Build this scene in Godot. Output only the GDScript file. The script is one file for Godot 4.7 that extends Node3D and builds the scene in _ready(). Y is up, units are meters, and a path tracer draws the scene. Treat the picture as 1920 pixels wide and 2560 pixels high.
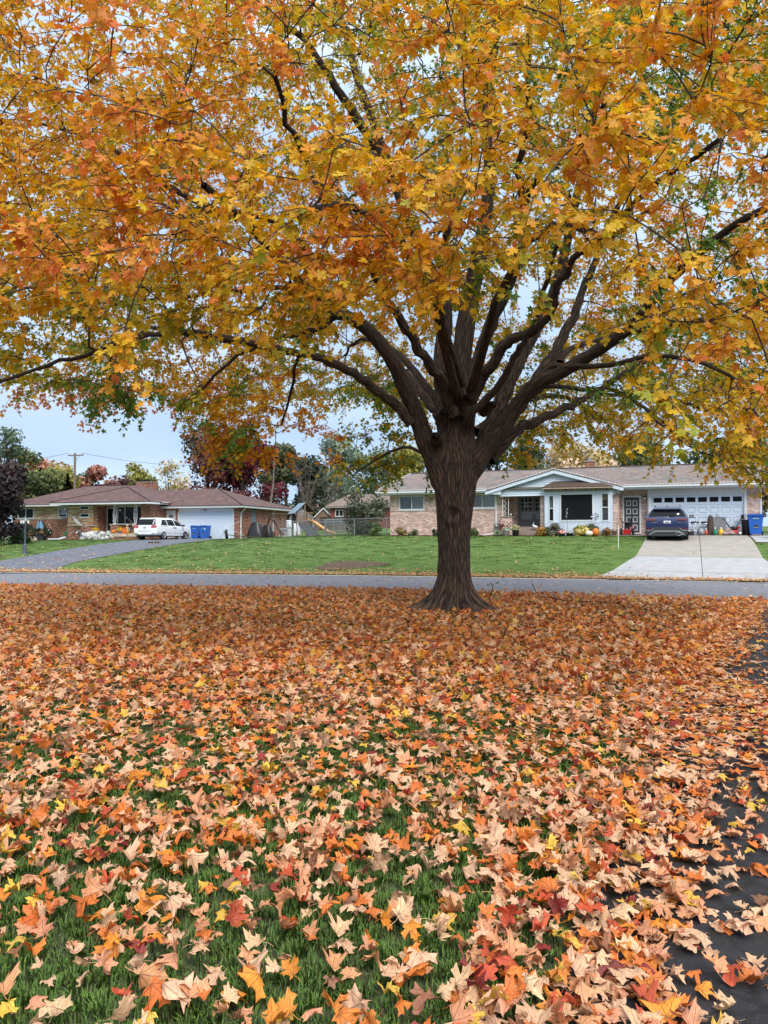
extends Node3D
# A street of low brick houses seen across a lawn of fallen leaves, under a big maple in autumn colour.

const EYE := Vector3(0, 1.6, 0)
const PITCH := 1.81
const FOV := 68.0
const EXPOSURE := 2.22
const SKY_ENERGY := 1.0

var M := {}
var rng := RandomNumberGenerator.new()
var noise := FastNoiseLite.new()

# ---------------------------------------------------------------- shapes
class Geo:
	var v := PackedVector3Array()
	var n := PackedVector3Array()
	var t := PackedVector2Array()
	var c := PackedColorArray()
	var i := PackedInt32Array()
	var col := Color.WHITE
	var use_color := false
	var use_uv := false
	func vert(p: Vector3, nn: Vector3, uv := Vector2.ZERO) -> int:
		v.append(p); n.append(nn); t.append(uv); c.append(col)
		return v.size() - 1
	# corners run counter-clockwise seen from outside
	func tri(a: Vector3, b: Vector3, d: Vector3) -> void:
		var nn := (b - a).cross(d - a).normalized()
		var k := vert(a, nn); vert(b, nn); vert(d, nn)
		i.append(k); i.append(k + 2); i.append(k + 1)
	func quad(a: Vector3, b: Vector3, d: Vector3, e: Vector3) -> void:
		var nn := (d - a).cross(e - b).normalized()
		var k := vert(a, nn, Vector2(0, 1)); vert(b, nn, Vector2(1, 1)); vert(d, nn, Vector2(1, 0)); vert(e, nn, Vector2(0, 0))
		for q in [0, 2, 1, 0, 3, 2]: i.append(k + q)
	func box(at: Vector3, s: Vector3, b := Basis.IDENTITY, taper := 1.0) -> Geo:
		var h := s * 0.5
		var p := []
		for y in [-1.0, 1.0]:
			for q in [[-1.0, -1.0], [1.0, -1.0], [1.0, 1.0], [-1.0, 1.0]]:
				var f: float = taper if y > 0 else 1.0
				p.append(at + b * Vector3(q[0] * h.x * f, y * h.y, q[1] * h.z * f))
		quad(p[3], p[2], p[6], p[7]); quad(p[1], p[0], p[4], p[5])
		quad(p[2], p[1], p[5], p[6]); quad(p[0], p[3], p[7], p[4])
		quad(p[7], p[6], p[5], p[4]); quad(p[0], p[1], p[2], p[3])
		return self
	# a box by its two corners
	func bb(a: Vector3, d: Vector3) -> Geo:
		return box((a + d) * 0.5, (d - a).abs())
	# an outline in x and y pushed along z from z0 to z1
	func prism(poly: PackedVector2Array, z0: float, z1: float, x := Transform3D.IDENTITY) -> Geo:
		if Geometry2D.is_polygon_clockwise(poly):
			poly = poly.duplicate(); poly.reverse()
		var area := 0.0
		for k in poly.size():
			area += poly[k].cross(poly[(k + 1) % poly.size()])
		if area < 0:
			poly.reverse()
		var f := Geometry2D.triangulate_polygon(poly)
		var n0 := n.size(); var i0 := i.size()
		for k in range(0, f.size(), 3):
			var a := poly[f[k]]; var b := poly[f[k + 1]]; var d := poly[f[k + 2]]
			if (b - a).cross(d - a) < 0:
				var w := b; b = d; d = w
			tri(x * Vector3(a.x, a.y, z1), x * Vector3(b.x, b.y, z1), x * Vector3(d.x, d.y, z1))
			tri(x * Vector3(a.x, a.y, z0), x * Vector3(d.x, d.y, z0), x * Vector3(b.x, b.y, z0))
		for k in poly.size():
			var a := poly[k]; var b := poly[(k + 1) % poly.size()]
			quad(x * Vector3(a.x, a.y, z0), x * Vector3(b.x, b.y, z0), x * Vector3(b.x, b.y, z1), x * Vector3(a.x, a.y, z1))
		if x.basis.determinant() < 0:
			for k in range(n0, n.size()): n[k] = -n[k]
			for k in range(i0, i.size(), 3):
				var w := i[k + 1]; i[k + 1] = i[k + 2]; i[k + 2] = w
		return self
	# a round bar through points, with a radius at each
	func tube(p: PackedVector3Array, r: PackedFloat32Array, sides := 8, caps := true, vscale := 0.25, rough := 0.0) -> Geo:
		var up := Vector3.UP
		var along := 0.0
		var first := v.size()
		var turns := maxf(1.0, roundf(TAU * r[0] / 0.9))
		for k in p.size():
			var d := (p[mini(k + 1, p.size() - 1)] - p[maxi(k - 1, 0)]).normalized()
			if k == 0:
				up = Vector3.RIGHT if absf(d.y) > 0.9 else Vector3.UP
			var s := d.cross(up).normalized()
			up = s.cross(d).normalized()
			if k > 0:
				along += p[k].distance_to(p[k - 1])
			for q in sides + 1:
				var a := TAU * q / sides
				var o := s * cos(a) + up * sin(a)
				var f := 1.0
				if rough > 0:
					f += rough * (0.6 * sin(a * 3.0 + along * 1.7 + p[0].x) + 0.4 * sin(a * 5.0 - along * 2.3 + p[0].z))
				vert(p[k] + o * r[k] * f, o, Vector2(turns * q / sides, along * vscale))
		for k in p.size() - 1:
			for q in sides:
				var a := first + k * (sides + 1) + q
				var b := a + sides + 1
				i.append(a); i.append(a + 1); i.append(b + 1)
				i.append(a); i.append(b + 1); i.append(b)
		if caps:
			for e in [0, p.size() - 1]:
				var d: Vector3 = (p[1] - p[0]).normalized() * -1.0 if e == 0 else (p[e] - p[e - 1]).normalized()
				var m := vert(p[e], d)
				for q in sides:
					var a: int = first + e * (sides + 1) + q
					var k0 := vert(v[a], d); var k1 := vert(v[a + 1], d)
					i.append(m)
					if e == 0: i.append(k0); i.append(k1)
					else: i.append(k1); i.append(k0)
		return self
	func rod(a: Vector3, b: Vector3, r: float, sides := 6, r2 := -1.0) -> Geo:
		return tube(PackedVector3Array([a, b]), PackedFloat32Array([r, r if r2 < 0 else r2]), sides)
	func path(p: Array, r: float, sides := 6) -> Geo:
		var rr := PackedFloat32Array()
		for k in p.size(): rr.append(r)
		return tube(PackedVector3Array(p), rr, sides)
	# a turned shape: profile of (radius, height)
	func lathe(prof: Array, x := Transform3D.IDENTITY, sides := 14, ripple := 0.0, lobes := 8) -> Geo:
		var first := v.size()
		for k in prof.size():
			var a: Vector2 = prof[maxi(k - 1, 0)]; var b: Vector2 = prof[mini(k + 1, prof.size() - 1)]
			var d := (b - a).normalized()
			for q in sides + 1:
				var an := TAU * q / sides
				var f := 1.0 + ripple * absf(sin(an * lobes * 0.5))
				var nn := Vector3(d.y * cos(an), -d.x, d.y * sin(an)).normalized()
				vert(x * Vector3(prof[k].x * f * cos(an), prof[k].y, prof[k].x * f * sin(an)), (x.basis * nn).normalized(), Vector2(float(q) / sides, float(k) / prof.size()))
		for k in prof.size() - 1:
			for q in sides:
				var a := first + k * (sides + 1) + q
				var b := a + sides + 1
				i.append(a); i.append(a + 1); i.append(b + 1)
				i.append(a); i.append(b + 1); i.append(b)
		return self
	# a net of points, rows of equal length, smooth
	func net(rows: Array, closed := false) -> Geo:
		var first := v.size()
		var w: int = rows[0].size()
		for r in rows.size():
			for q in w:
				var a: Vector3 = rows[maxi(r - 1, 0)][q]; var b: Vector3 = rows[mini(r + 1, rows.size() - 1)][q]
				var ql := (q - 1 + w) % w if closed else maxi(q - 1, 0)
				var qr := (q + 1) % w if closed else mini(q + 1, w - 1)
				var ea: Vector3 = rows[r][ql]; var eb: Vector3 = rows[r][qr]
				var nn := (eb - ea).cross(b - a).normalized()
				if nn.length() < 0.5: nn = Vector3.UP
				vert(rows[r][q], nn, Vector2(float(q) / (w - 1), float(r) / maxi(1, rows.size() - 1)))
		for r in rows.size() - 1:
			for q in (w if closed else w - 1):
				var a := first + r * w + q; var b := first + r * w + (q + 1) % w
				i.append(a); i.append(b + w); i.append(b)
				i.append(a); i.append(a + w); i.append(b + w)
		return self
	func flip() -> Geo:
		for k in n.size(): n[k] = -n[k]
		for k in range(0, i.size(), 3):
			var w := i[k + 1]; i[k + 1] = i[k + 2]; i[k + 2] = w
		return self
	# a flat outline in space with thickness straight down
	func plate(p: Array, thick: float) -> Geo:
		var nn: Vector3 = (p[1] - p[0]).cross(p[2] - p[0])
		if nn.y < 0: p.reverse()
		for k in range(1, p.size() - 1):
			tri(p[0], p[k], p[k + 1])
			tri(p[0] - Vector3(0, thick, 0), p[k + 1] - Vector3(0, thick, 0), p[k] - Vector3(0, thick, 0))
		for k in p.size():
			var a: Vector3 = p[k]; var b: Vector3 = p[(k + 1) % p.size()]
			quad(a - Vector3(0, thick, 0), b - Vector3(0, thick, 0), b, a)
		return self
	func bar(a: Vector3, b: Vector3, w: float, h: float) -> Geo:
		var d := (b - a).normalized()
		var s := d.cross(Vector3.UP)
		s = Vector3.RIGHT if s.length() < 0.01 else s.normalized()
		return box((a + b) * 0.5, Vector3(w, h, a.distance_to(b)), Basis(s, d.cross(s), d))
	func made(m: Material) -> ArrayMesh:
		var arr := []
		arr.resize(Mesh.ARRAY_MAX)
		arr[Mesh.ARRAY_VERTEX] = v
		arr[Mesh.ARRAY_NORMAL] = n
		arr[Mesh.ARRAY_INDEX] = i
		arr[Mesh.ARRAY_TEX_UV] = t
		if use_color: arr[Mesh.ARRAY_COLOR] = c
		var o := ArrayMesh.new()
		o.add_surface_from_arrays(Mesh.PRIMITIVE_TRIANGLES, arr)
		o.surface_set_material(0, m)
		return o

func V(x: float, y: float, z: float) -> Vector3: return Vector3(x, y, z)

func rect(x0: float, y0: float, x1: float, y1: float) -> PackedVector2Array:
	return PackedVector2Array([Vector2(x0, y0), Vector2(x1, y0), Vector2(x1, y1), Vector2(x0, y1)])

var taken := {}
func numbered(called: String) -> String:
	if not taken.has(called):
		taken[called] = 0
		return called
	taken[called] += 1
	return "%s_%03d" % [called, taken[called]]

func thing(called: String, label: String, category: String, at := Vector3.ZERO, turn := 0.0, group := "") -> Node3D:
	var o := Node3D.new()
	o.name = numbered(called)
	add_child(o)
	o.position = at
	o.rotation.y = deg_to_rad(turn)
	return tag(o, label, category, group)

func tag(o: Node3D, label: String, category: String, group := "", kind := "") -> Node3D:
	if label: o.set_meta("label", label)
	if category: o.set_meta("category", category)
	if group: o.set_meta("group", group)
	if kind: o.set_meta("kind", kind)
	return o

func part(called: String, g: Geo, m: Material, parent: Node3D) -> MeshInstance3D:
	var o := MeshInstance3D.new()
	o.mesh = g.made(m)
	if parent == self:
		o.name = numbered(called)
		add_child(o)
	else:
		o.name = called
		parent.add_child(o, true)
	return o

func structure(called: String, g: Geo, m: Material, label := "") -> MeshInstance3D:
	var o := part(called, g, m, self)
	tag(o, label, "", "", "structure")
	return o

# a copy of a thing, with its parts
func copy(o: Node3D, called: String, label: String, at: Vector3, turn := 0.0) -> Node3D:
	var d: Node3D = o.duplicate()
	d.name = numbered(called)
	add_child(d)
	d.position = at
	d.rotation.y = deg_to_rad(turn)
	d.set_meta("label", label)
	return d

# ---------------------------------------------------------------- materials
func lin(r: float, g: float, b: float) -> Color: return Color(r, g, b).linear_to_srgb()

func mat(r: float, g: float, b: float, rough := 0.7, metal := 0.0) -> StandardMaterial3D:
	var m := StandardMaterial3D.new()
	m.albedo_color = lin(r, g, b)
	m.roughness = rough
	m.metallic = metal
	m.cull_mode = BaseMaterial3D.CULL_DISABLED
	return m

func noise_tex(freq: float, stops: Array, size := 256, kind := FastNoiseLite.TYPE_SIMPLEX_SMOOTH, octaves := 4, sd := 1, normal := 0.0) -> NoiseTexture2D:
	var f := FastNoiseLite.new()
	f.noise_type = kind
	f.frequency = freq
	f.fractal_octaves = octaves
	f.seed = sd
	var t := NoiseTexture2D.new()
	t.width = size; t.height = size
	t.seamless = true
	t.noise = f
	if normal > 0:
		t.as_normal_map = true
		t.bump_strength = normal
	elif stops.size():
		var g := Gradient.new()
		g.offsets = PackedFloat32Array()
		g.colors = PackedColorArray()
		var offs := PackedFloat32Array(); var cols := PackedColorArray()
		for s in stops:
			offs.append(s[0]); cols.append(s[1])
		g.offsets = offs; g.colors = cols
		t.color_ramp = g
	return t

# a surface with mottled tone, mapped over the object's own axes
func mottled(a: Color, b: Color, scale: float, freq := 0.02, rough := 0.85, bump := 0.0, sd := 1, world := false) -> StandardMaterial3D:
	var m := StandardMaterial3D.new()
	m.albedo_texture = noise_tex(freq, [[0.15, a], [0.85, b]], 256, FastNoiseLite.TYPE_SIMPLEX_SMOOTH, 5, sd)
	m.roughness = rough
	m.uv1_triplanar = true
	m.uv1_world_triplanar = world
	m.uv1_scale = Vector3.ONE * scale
	m.cull_mode = BaseMaterial3D.CULL_DISABLED
	if bump > 0:
		m.heightmap_enabled = true
		m.heightmap_texture = noise_tex(freq * 3.0, [], 256, FastNoiseLite.TYPE_SIMPLEX_SMOOTH, 4, sd + 7)
		m.heightmap_scale = bump
	return m

# courses of small pieces (bricks or shingles too far off to tell apart)
func courses(w: int, h: int, rows: int, per_row: int, joint: Color, tones: Array, jx: int, jy: int, sd: int, wander := 0.0) -> ImageTexture:
	var r := RandomNumberGenerator.new()
	r.seed = sd
	var im := Image.create(w, h, false, Image.FORMAT_RGB8)
	im.fill(joint)
	for y in rows:
		var y0 := h * y / rows; var y1 := h * (y + 1) / rows
		var x := -r.randf() * w / per_row if wander > 0 else (0.0 if y % 2 == 0 else -0.5 * w / per_row)
		while x < w:
			var bw := w / float(per_row) * (1.0 + wander * (r.randf() - 0.5) * 1.6)
			var tone: Color = tones[r.randi() % tones.size()]
			var f := r.randf_range(0.86, 1.14)
			im.fill_rect(Rect2i(int(x), y0, maxi(1, int(x + bw) - int(x) - jx), y1 - y0 - jy), Color(tone.r * f, tone.g * f, tone.b * f))
			x += bw
	for k in w * h / 3:
		var px := r.randi() % w; var py := r.randi() % h
		var q := im.get_pixel(px, py)
		var f := r.randf_range(0.88, 1.12)
		im.set_pixel(px, py, Color(q.r * f, q.g * f, q.b * f))
	return ImageTexture.create_from_image(im)

func tri_mat(t: Texture2D, size: float, rough := 0.9) -> StandardMaterial3D:
	var m := StandardMaterial3D.new()
	m.albedo_texture = t
	m.roughness = rough
	m.uv1_triplanar = true
	m.uv1_triplanar_sharpness = 8.0
	m.uv1_scale = Vector3.ONE / size
	m.cull_mode = BaseMaterial3D.CULL_DISABLED
	return m

func leaf_vein_texture() -> ImageTexture:
	var s := 128
	var im := Image.create(s, s, false, Image.FORMAT_RGB8)
	var f := FastNoiseLite.new()
	f.frequency = 0.045; f.seed = 5
	var g := FastNoiseLite.new()
	g.frequency = 0.2; g.seed = 9
	for y in s:
		for x in s:
			var p := Vector2((x + 0.5) / s * 1.4 - 0.7, 1.2 - (y + 0.5) / s * 1.3)
			var d := 9.0
			for e in [Vector2(0, 1.05), Vector2(0.58, 0.62), Vector2(-0.58, 0.62), Vector2(0.44, 0.06), Vector2(-0.44, 0.06)]:
				var q: Vector2 = Geometry2D.get_closest_point_to_segment(p, Vector2(0, 0.06), e)
				d = minf(d, p.distance_to(q) / (0.013 + 0.012 * (1.0 - q.distance_to(Vector2(0, 0.06)))))
			var k := 0.9 + 0.13 * f.get_noise_2d(x, y) + 0.07 * g.get_noise_2d(x, y)
			if d < 1.0: k *= 0.78
			elif d < 2.4: k *= 1.04
			var spot := 1.0 if g.get_noise_2d(x * 1.3 + 90.0, y * 1.3) < 0.55 else 0.7
			k *= spot
			im.set_pixel(x, y, Color(minf(k, 1.0), minf(k * 0.985, 1.0), minf(k * 0.97, 1.0)))
	return ImageTexture.create_from_image(im)

# sealed asphalt: pale grit and a net of fine cracks
func asphalt_texture() -> ImageTexture:
	var n := 768
	var im := Image.create(n, n, false, Image.FORMAT_RGB8)
	var crack := FastNoiseLite.new()
	crack.noise_type = FastNoiseLite.TYPE_CELLULAR
	crack.cellular_return_type = FastNoiseLite.RETURN_DISTANCE2_SUB
	crack.fractal_type = FastNoiseLite.FRACTAL_NONE
	crack.frequency = 0.018
	crack.domain_warp_enabled = true
	crack.domain_warp_amplitude = 26.0
	crack.domain_warp_frequency = 0.02
	var cloud := FastNoiseLite.new(); cloud.frequency = 0.012
	var r := RandomNumberGenerator.new(); r.seed = 64
	for y in n:
		for x in n:
			var k := 0.108 + 0.022 * cloud.get_noise_2d(x, y) + r.randfn() * 0.012
			var e := crack.get_noise_2d(x, y) + 1.0
			var open := cloud.get_noise_2d(x * 1.7 + 300.0, y * 1.7)
			if e < 0.13 and open > -0.35: k *= 0.15 + 4.5 * e
			if r.randf() < 0.02: k = r.randf_range(0.16, 0.42)
			im.set_pixel(x, y, Color(k * 0.95, k * 0.98, k * 1.12))
	return ImageTexture.create_from_image(im)

func make_materials() -> void:
	var S := func(r: int, g: int, b: int) -> Color: return Color8(r, g, b)
	# bark: long furrows that wander, pale ridges
	var fb := FastNoiseLite.new()
	fb.noise_type = FastNoiseLite.TYPE_SIMPLEX_SMOOTH
	fb.frequency = 0.026
	fb.fractal_type = FastNoiseLite.FRACTAL_RIDGED
	fb.fractal_octaves = 4
	fb.domain_warp_enabled = true
	fb.domain_warp_amplitude = 14.0
	fb.domain_warp_frequency = 0.012
	fb.seed = 3
	var th := NoiseTexture2D.new()
	th.width = 512; th.height = 512; th.seamless = true; th.noise = fb
	var ta := NoiseTexture2D.new()
	ta.width = 512; ta.height = 512; ta.seamless = true; ta.noise = fb
	var gr := Gradient.new()
	gr.offsets = PackedFloat32Array([0.0, 0.35, 0.6, 0.85, 1.0])
	gr.colors = PackedColorArray([S.call(106, 84, 66), S.call(91, 71, 56), S.call(60, 46, 37), S.call(22, 17, 14), S.call(8, 7, 6)])
	ta.color_ramp = gr
	var b := StandardMaterial3D.new()
	b.albedo_texture = ta
	b.heightmap_enabled = true
	b.heightmap_texture = th
	b.heightmap_scale = -4.0
	b.roughness = 0.95
	b.uv1_scale = Vector3(1.0, 1.0, 1.0)
	b.cull_mode = BaseMaterial3D.CULL_DISABLED
	M.bark = b
	M.twig = mat(0.045, 0.032, 0.026, 0.9)
	M.stump = mat(0.10, 0.075, 0.055, 0.95)
	var vein := leaf_vein_texture()
	M.vein = vein
	M.canopy = mat(1, 1, 1, 0.6)
	M.canopy.albedo_color = Color.WHITE
	M.canopy.albedo_texture = vein
	M.canopy.vertex_color_use_as_albedo = true
	M.canopy.backlight_enabled = true
	M.canopy.backlight = lin(0.85, 0.85, 0.85)
	M.litter = mat(1, 1, 1, 0.7)
	M.litter.albedo_color = Color.WHITE
	M.litter.albedo_texture = vein
	M.litter.vertex_color_use_as_albedo = true
	M.litter.backlight_enabled = true
	M.litter.backlight = lin(0.4, 0.4, 0.4)
	M.foliage = mat(1, 1, 1, 0.8)
	M.foliage.albedo_color = Color.WHITE
	M.foliage.vertex_color_use_as_albedo = true
	M.foliage.backlight_enabled = true
	M.foliage.backlight = lin(0.4, 0.4, 0.4)
	M.blade = mat(1, 1, 1, 0.6)
	M.blade.albedo_color = Color.WHITE
	M.blade.vertex_color_use_as_albedo = true
	M.blade.backlight_enabled = true
	M.blade.backlight = lin(0.35, 0.35, 0.35)
	# grounds
	M.near_soil = mottled(S.call(44, 50, 28), S.call(70, 76, 40), 0.7, 0.03, 0.95, 1.2, 11, true)
	M.far_turf = mottled(S.call(62, 90, 20), S.call(78, 104, 28), 0.23, 0.02, 0.95, 0.0, 12, true)
	M.field = mottled(S.call(78, 100, 44), S.call(104, 122, 58), 0.1, 0.02, 0.95, 0.0, 13, true)
	M.road = mottled(S.call(92, 92, 99), S.call(122, 122, 129), 0.22, 0.05, 0.9, 0.3, 14, true)
	M.old_asphalt = mottled(S.call(72, 76, 86), S.call(106, 108, 118), 0.3, 0.02, 0.9, 0.3, 15, true)
	M.black_asphalt = mottled(S.call(13, 14, 18), S.call(27, 28, 33), 0.9, 0.045, 0.72, 0.35, 16, true)
	M.black_asphalt.albedo_texture = asphalt_texture()
	M.black_asphalt.uv1_scale = Vector3.ONE / 2.6
	M.concrete = mottled(S.call(136, 130, 124), S.call(152, 145, 138), 0.3, 0.02, 0.9, 0.15, 17, true)
	M.stained_concrete = mottled(S.call(138, 132, 124), S.call(150, 144, 136), 0.25, 0.02, 0.9, 0.15, 18, true)
	M.pale_concrete = mottled(S.call(146, 147, 149), S.call(160, 161, 163), 0.3, 0.02, 0.9, 0.15, 19, true)
	M.soil = mottled(S.call(70, 52, 38), S.call(100, 78, 58), 0.6, 0.04, 0.95, 2.0, 20, true)
	# walls and roofs
	var salmon := [S.call(202, 175, 163), S.call(194, 166, 154), S.call(207, 183, 172), S.call(188, 159, 147), S.call(200, 171, 160)]
	M.pink_brick = tri_mat(courses(512, 512, 21, 8, S.call(150, 128, 118), salmon, 2, 4, 41), 1.6)
	var red := [S.call(146, 94, 72), S.call(134, 84, 65), S.call(164, 113, 88), S.call(116, 75, 61), S.call(152, 106, 85), S.call(98, 68, 58)]
	M.red_brick = tri_mat(courses(512, 512, 21, 8, S.call(150, 128, 112), red, 2, 3, 42), 1.6)
	var deep := [S.call(128, 62, 50), S.call(112, 54, 46), S.call(140, 70, 58)]
	M.deep_brick = tri_mat(courses(256, 256, 21, 8, S.call(110, 70, 62), deep, 1, 2, 43), 1.6)
	var sand := [S.call(176, 150, 120), S.call(190, 168, 138), S.call(160, 122, 94), S.call(200, 180, 150), S.call(150, 132, 112), S.call(180, 140, 104)]
	M.ledge_stone = tri_mat(courses(512, 512, 26, 4, S.call(112, 94, 78), sand, 3, 3, 44, 0.9), 2.2)
	var shingle := [S.call(122, 105, 97), S.call(108, 101, 97), S.call(92, 97, 99), S.call(130, 107, 97), S.call(101, 96, 94), S.call(114, 110, 106)]
	M.shingle = tri_mat(courses(512, 512, 28, 16, S.call(98, 84, 80), shingle, 1, 3, 45, 0.8), 4.0, 0.95)
	var plum := [S.call(90, 68, 66), S.call(85, 64, 62), S.call(95, 72, 69), S.call(82, 62, 60)]
	M.plum_shingle = tri_mat(courses(512, 512, 28, 16, S.call(90, 65, 62), plum, 1, 2, 46, 0.8), 4.0, 0.95)
	var grey := [S.call(122, 108, 98), S.call(112, 98, 90), S.call(130, 116, 106)]
	M.grey_shingle = tri_mat(courses(256, 256, 28, 16, S.call(92, 80, 74), grey, 1, 2, 47, 0.8), 4.0, 0.95)
	M.white = mat(0.66, 0.69, 0.72, 0.5)
	M.white_wood = mottled(S.call(204, 207, 212), S.call(215, 218, 222), 0.8, 0.02, 0.55, 0.0, 48)
	M.blue_white = mottled(S.call(192, 206, 222), S.call(204, 216, 230), 0.8, 0.02, 0.6, 0.0, 49)
	M.cream = mat(0.55, 0.51, 0.42, 0.6)
	M.soffit = mat(0.5, 0.49, 0.44, 0.7)
	M.grey_paint = mat(0.14, 0.14, 0.145, 0.5)
	M.slate_paint = mat(0.055, 0.06, 0.072, 0.45)
	M.step = mottled(S.call(126, 112, 104), S.call(150, 134, 124), 0.8, 0.03, 0.9, 0.2, 50)
	M.sill = mat(0.42, 0.37, 0.30, 0.8)
	M.ridge = mat(0.05, 0.027, 0.025, 0.95)
	M.room = mat(0.05, 0.045, 0.04, 0.9)
	M.blind = mat(0.34, 0.36, 0.33, 0.8)
	M.dark_blind = mat(0.10, 0.10, 0.105, 0.8)
	M.teal_blind = mat(0.10, 0.24, 0.28, 0.8)
	M.tan_blind = mat(0.36, 0.30, 0.22, 0.8)
	var g := StandardMaterial3D.new()
	g.transparency = BaseMaterial3D.TRANSPARENCY_ALPHA
	g.albedo_color = Color(0.25, 0.28, 0.30, 0.22)
	g.roughness = 0.04
	g.cull_mode = BaseMaterial3D.CULL_DISABLED
	M.glass = g
	M.dark_glass = mat(0.012, 0.014, 0.017, 0.05)  # opaque near-black glass; the dark interiors behind it are put into this colour
	M.dark_glass.metallic_specular = 0.22
	M.wood = mottled(S.call(106, 88, 74), S.call(134, 114, 98), 0.9, 0.03, 0.9, 0.4, 51)
	M.dark_wood = mottled(S.call(62, 50, 42), S.call(86, 70, 60), 0.9, 0.03, 0.9, 0.4, 52)
	M.raw_wood = mottled(S.call(176, 150, 136), S.call(196, 172, 158), 0.9, 0.03, 0.9, 0.2, 53)
	M.black = mat(0.012, 0.012, 0.013, 0.5)
	M.tarp = mat(0.016, 0.016, 0.018, 0.38)
	M.rubber = mat(0.014, 0.014, 0.014, 0.85)
	M.steel = mat(0.42, 0.42, 0.43, 0.35, 0.9)
	M.zinc = mat(0.30, 0.31, 0.32, 0.45, 0.7)
	M.chrome = mat(0.75, 0.76, 0.78, 0.15, 1.0)
	M.grey_metal = mat(0.24, 0.25, 0.27, 0.5, 0.3)
	M.blue_plastic = mat(0.012, 0.10, 0.42, 0.4)
	M.red_paint = mat(0.36, 0.012, 0.014, 0.35)
	M.orange = mat(0.62, 0.17, 0.02, 0.6)
	M.slide = mat(0.72, 0.36, 0.10, 0.4)
	M.yellow = mat(0.72, 0.45, 0.03, 0.6)
	M.pumpkin_white = mat(0.72, 0.66, 0.55, 0.6)
	M.terracotta = mat(0.30, 0.22, 0.19, 0.8)
	M.green_plastic = mat(0.01, 0.20, 0.10, 0.5)
	M.sky_blue = mat(0.16, 0.30, 0.46, 0.5)
	M.tin_blue = mat(0.17, 0.25, 0.31, 0.5)
	M.dark_iron = mat(0.03, 0.035, 0.04, 0.5, 0.3)
	M.lamp_post = mat(0.07, 0.09, 0.11, 0.5, 0.2)
	M.lamp_glass = mat(0.75, 0.74, 0.70, 0.2)
	M.amber = mat(0.5, 0.10, 0.05, 0.2)
	M.tail = mat(0.34, 0.010, 0.014, 0.15)
	M.tail.clearcoat_enabled = true
	M.dark_tail = mat(0.10, 0.006, 0.008, 0.15)
	M.plate = mat(0.7, 0.72, 0.74, 0.4)
	M.ink = mat(0.02, 0.025, 0.04, 0.5)
	var cw := mat(0.76, 0.78, 0.79, 0.25)
	cw.clearcoat_enabled = true; cw.clearcoat = 0.8; cw.clearcoat_roughness = 0.05
	M.car_white = cw
	var cb := mat(0.004, 0.013, 0.072, 0.35, 0.0)
	cb.clearcoat_enabled = true; cb.clearcoat = 0.4; cb.clearcoat_roughness = 0.04
	M.car_blue = cb
	M.cladding = mat(0.03, 0.032, 0.036, 0.6)
	M.silver = mat(0.35, 0.36, 0.37, 0.35, 0.7)
	M.rock = mottled(S.call(150, 130, 118), S.call(186, 168, 156), 1.5, 0.04, 0.9, 1.0, 55)
	M.pole = mottled(S.call(104, 92, 84), S.call(126, 114, 104), 0.5, 0.03, 0.9, 0.0, 56)
	M.block = mat(0.28, 0.26, 0.25, 0.9)

# ---------------------------------------------------------------- the lie of the land
const NEAR_X := [-60.0, -30.0, -12.1, 0.0, 9.05, 20.0, 40.0, 60.0]
const NEAR_Z := [-31.5, -26.8, -23.9, -22.0, -18.4, -13.4, -4.6, 4.0]
const FAR_X := [-60.0, -30.0, -17.0, 0.0, 13.25, 25.0, 45.0, 60.0]
const FAR_Z := [-43.0, -36.6, -33.6, -30.8, -26.4, -21.7, -13.2, -7.0]
const EDGE_Z := [8.0, 0.0, -2.4, -2.94, -4.93, -8.1, -12.0, -17.2, -18.6, -20.0]
const EDGE_X := [-4.0, -0.5, 0.50, 0.70, 1.68, 3.12, 5.2, 8.1, 9.4, 11.2]

func along(xs: Array, ys: Array, x: float) -> float:
	var n := xs.size()
	var dir := 1.0 if xs[n - 1] > xs[0] else -1.0
	for k in n - 1:
		if (x - xs[k + 1]) * dir <= 0 or k == n - 2:
			return ys[k] + (ys[k + 1] - ys[k]) * (x - xs[k]) / (xs[k + 1] - xs[k])
	return 0.0
func zn(x: float) -> float: return (along(NEAR_X, NEAR_Z, x - 1.5) + along(NEAR_X, NEAR_Z, x) + along(NEAR_X, NEAR_Z, x + 1.5)) / 3.0
func zf(x: float) -> float: return (along(FAR_X, FAR_Z, x - 1.5) + along(FAR_X, FAR_Z, x) + along(FAR_X, FAR_Z, x + 1.5)) / 3.0
func edge(z: float) -> float: return along(EDGE_Z, EDGE_X, z)

func height(x: float, z: float) -> float:
	var s := (zf(x) - z) * 0.93
	if s <= 0: return 0.0
	var k := smoothstep(-16.0, 1.0, x)
	var far := lerpf(26.0, 14.2, k)
	var top := lerpf(1.36, 1.62, k)
	top -= 0.14 * smoothstep(-22.0, -31.0, x)
	var p := minf(s / far, 1.0)
	var h := top * (1.0 - pow(1.0 - p, 1.75))
	h += 0.95 * smoothstep(far + 2.0, far + 42.0, s) * (1.0 - smoothstep(-10.0, -18.0, x) * 0.5)
	return h

# a sheet of ground laid between two edges given for each x (or z)
func sheet(us: Array, ts: Array, at: Callable, lift: float) -> Geo:
	var g := Geo.new()
	var rows := []
	for t in ts:
		var row := []
		for u in us:
			var p: Vector2 = at.call(u, t)
			row.append(Vector3(p.x, height(p.x, p.y) + lift, p.y))
		rows.append(row)
	g.net(rows)
	return g.flip() if g.n[0].y < 0 else g

func steps(a: float, b: float, d: float) -> Array:
	var o := []
	var n := int(ceil(absf(b - a) / d))
	for k in n + 1: o.append(a + (b - a) * k / n)
	return o

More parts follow.
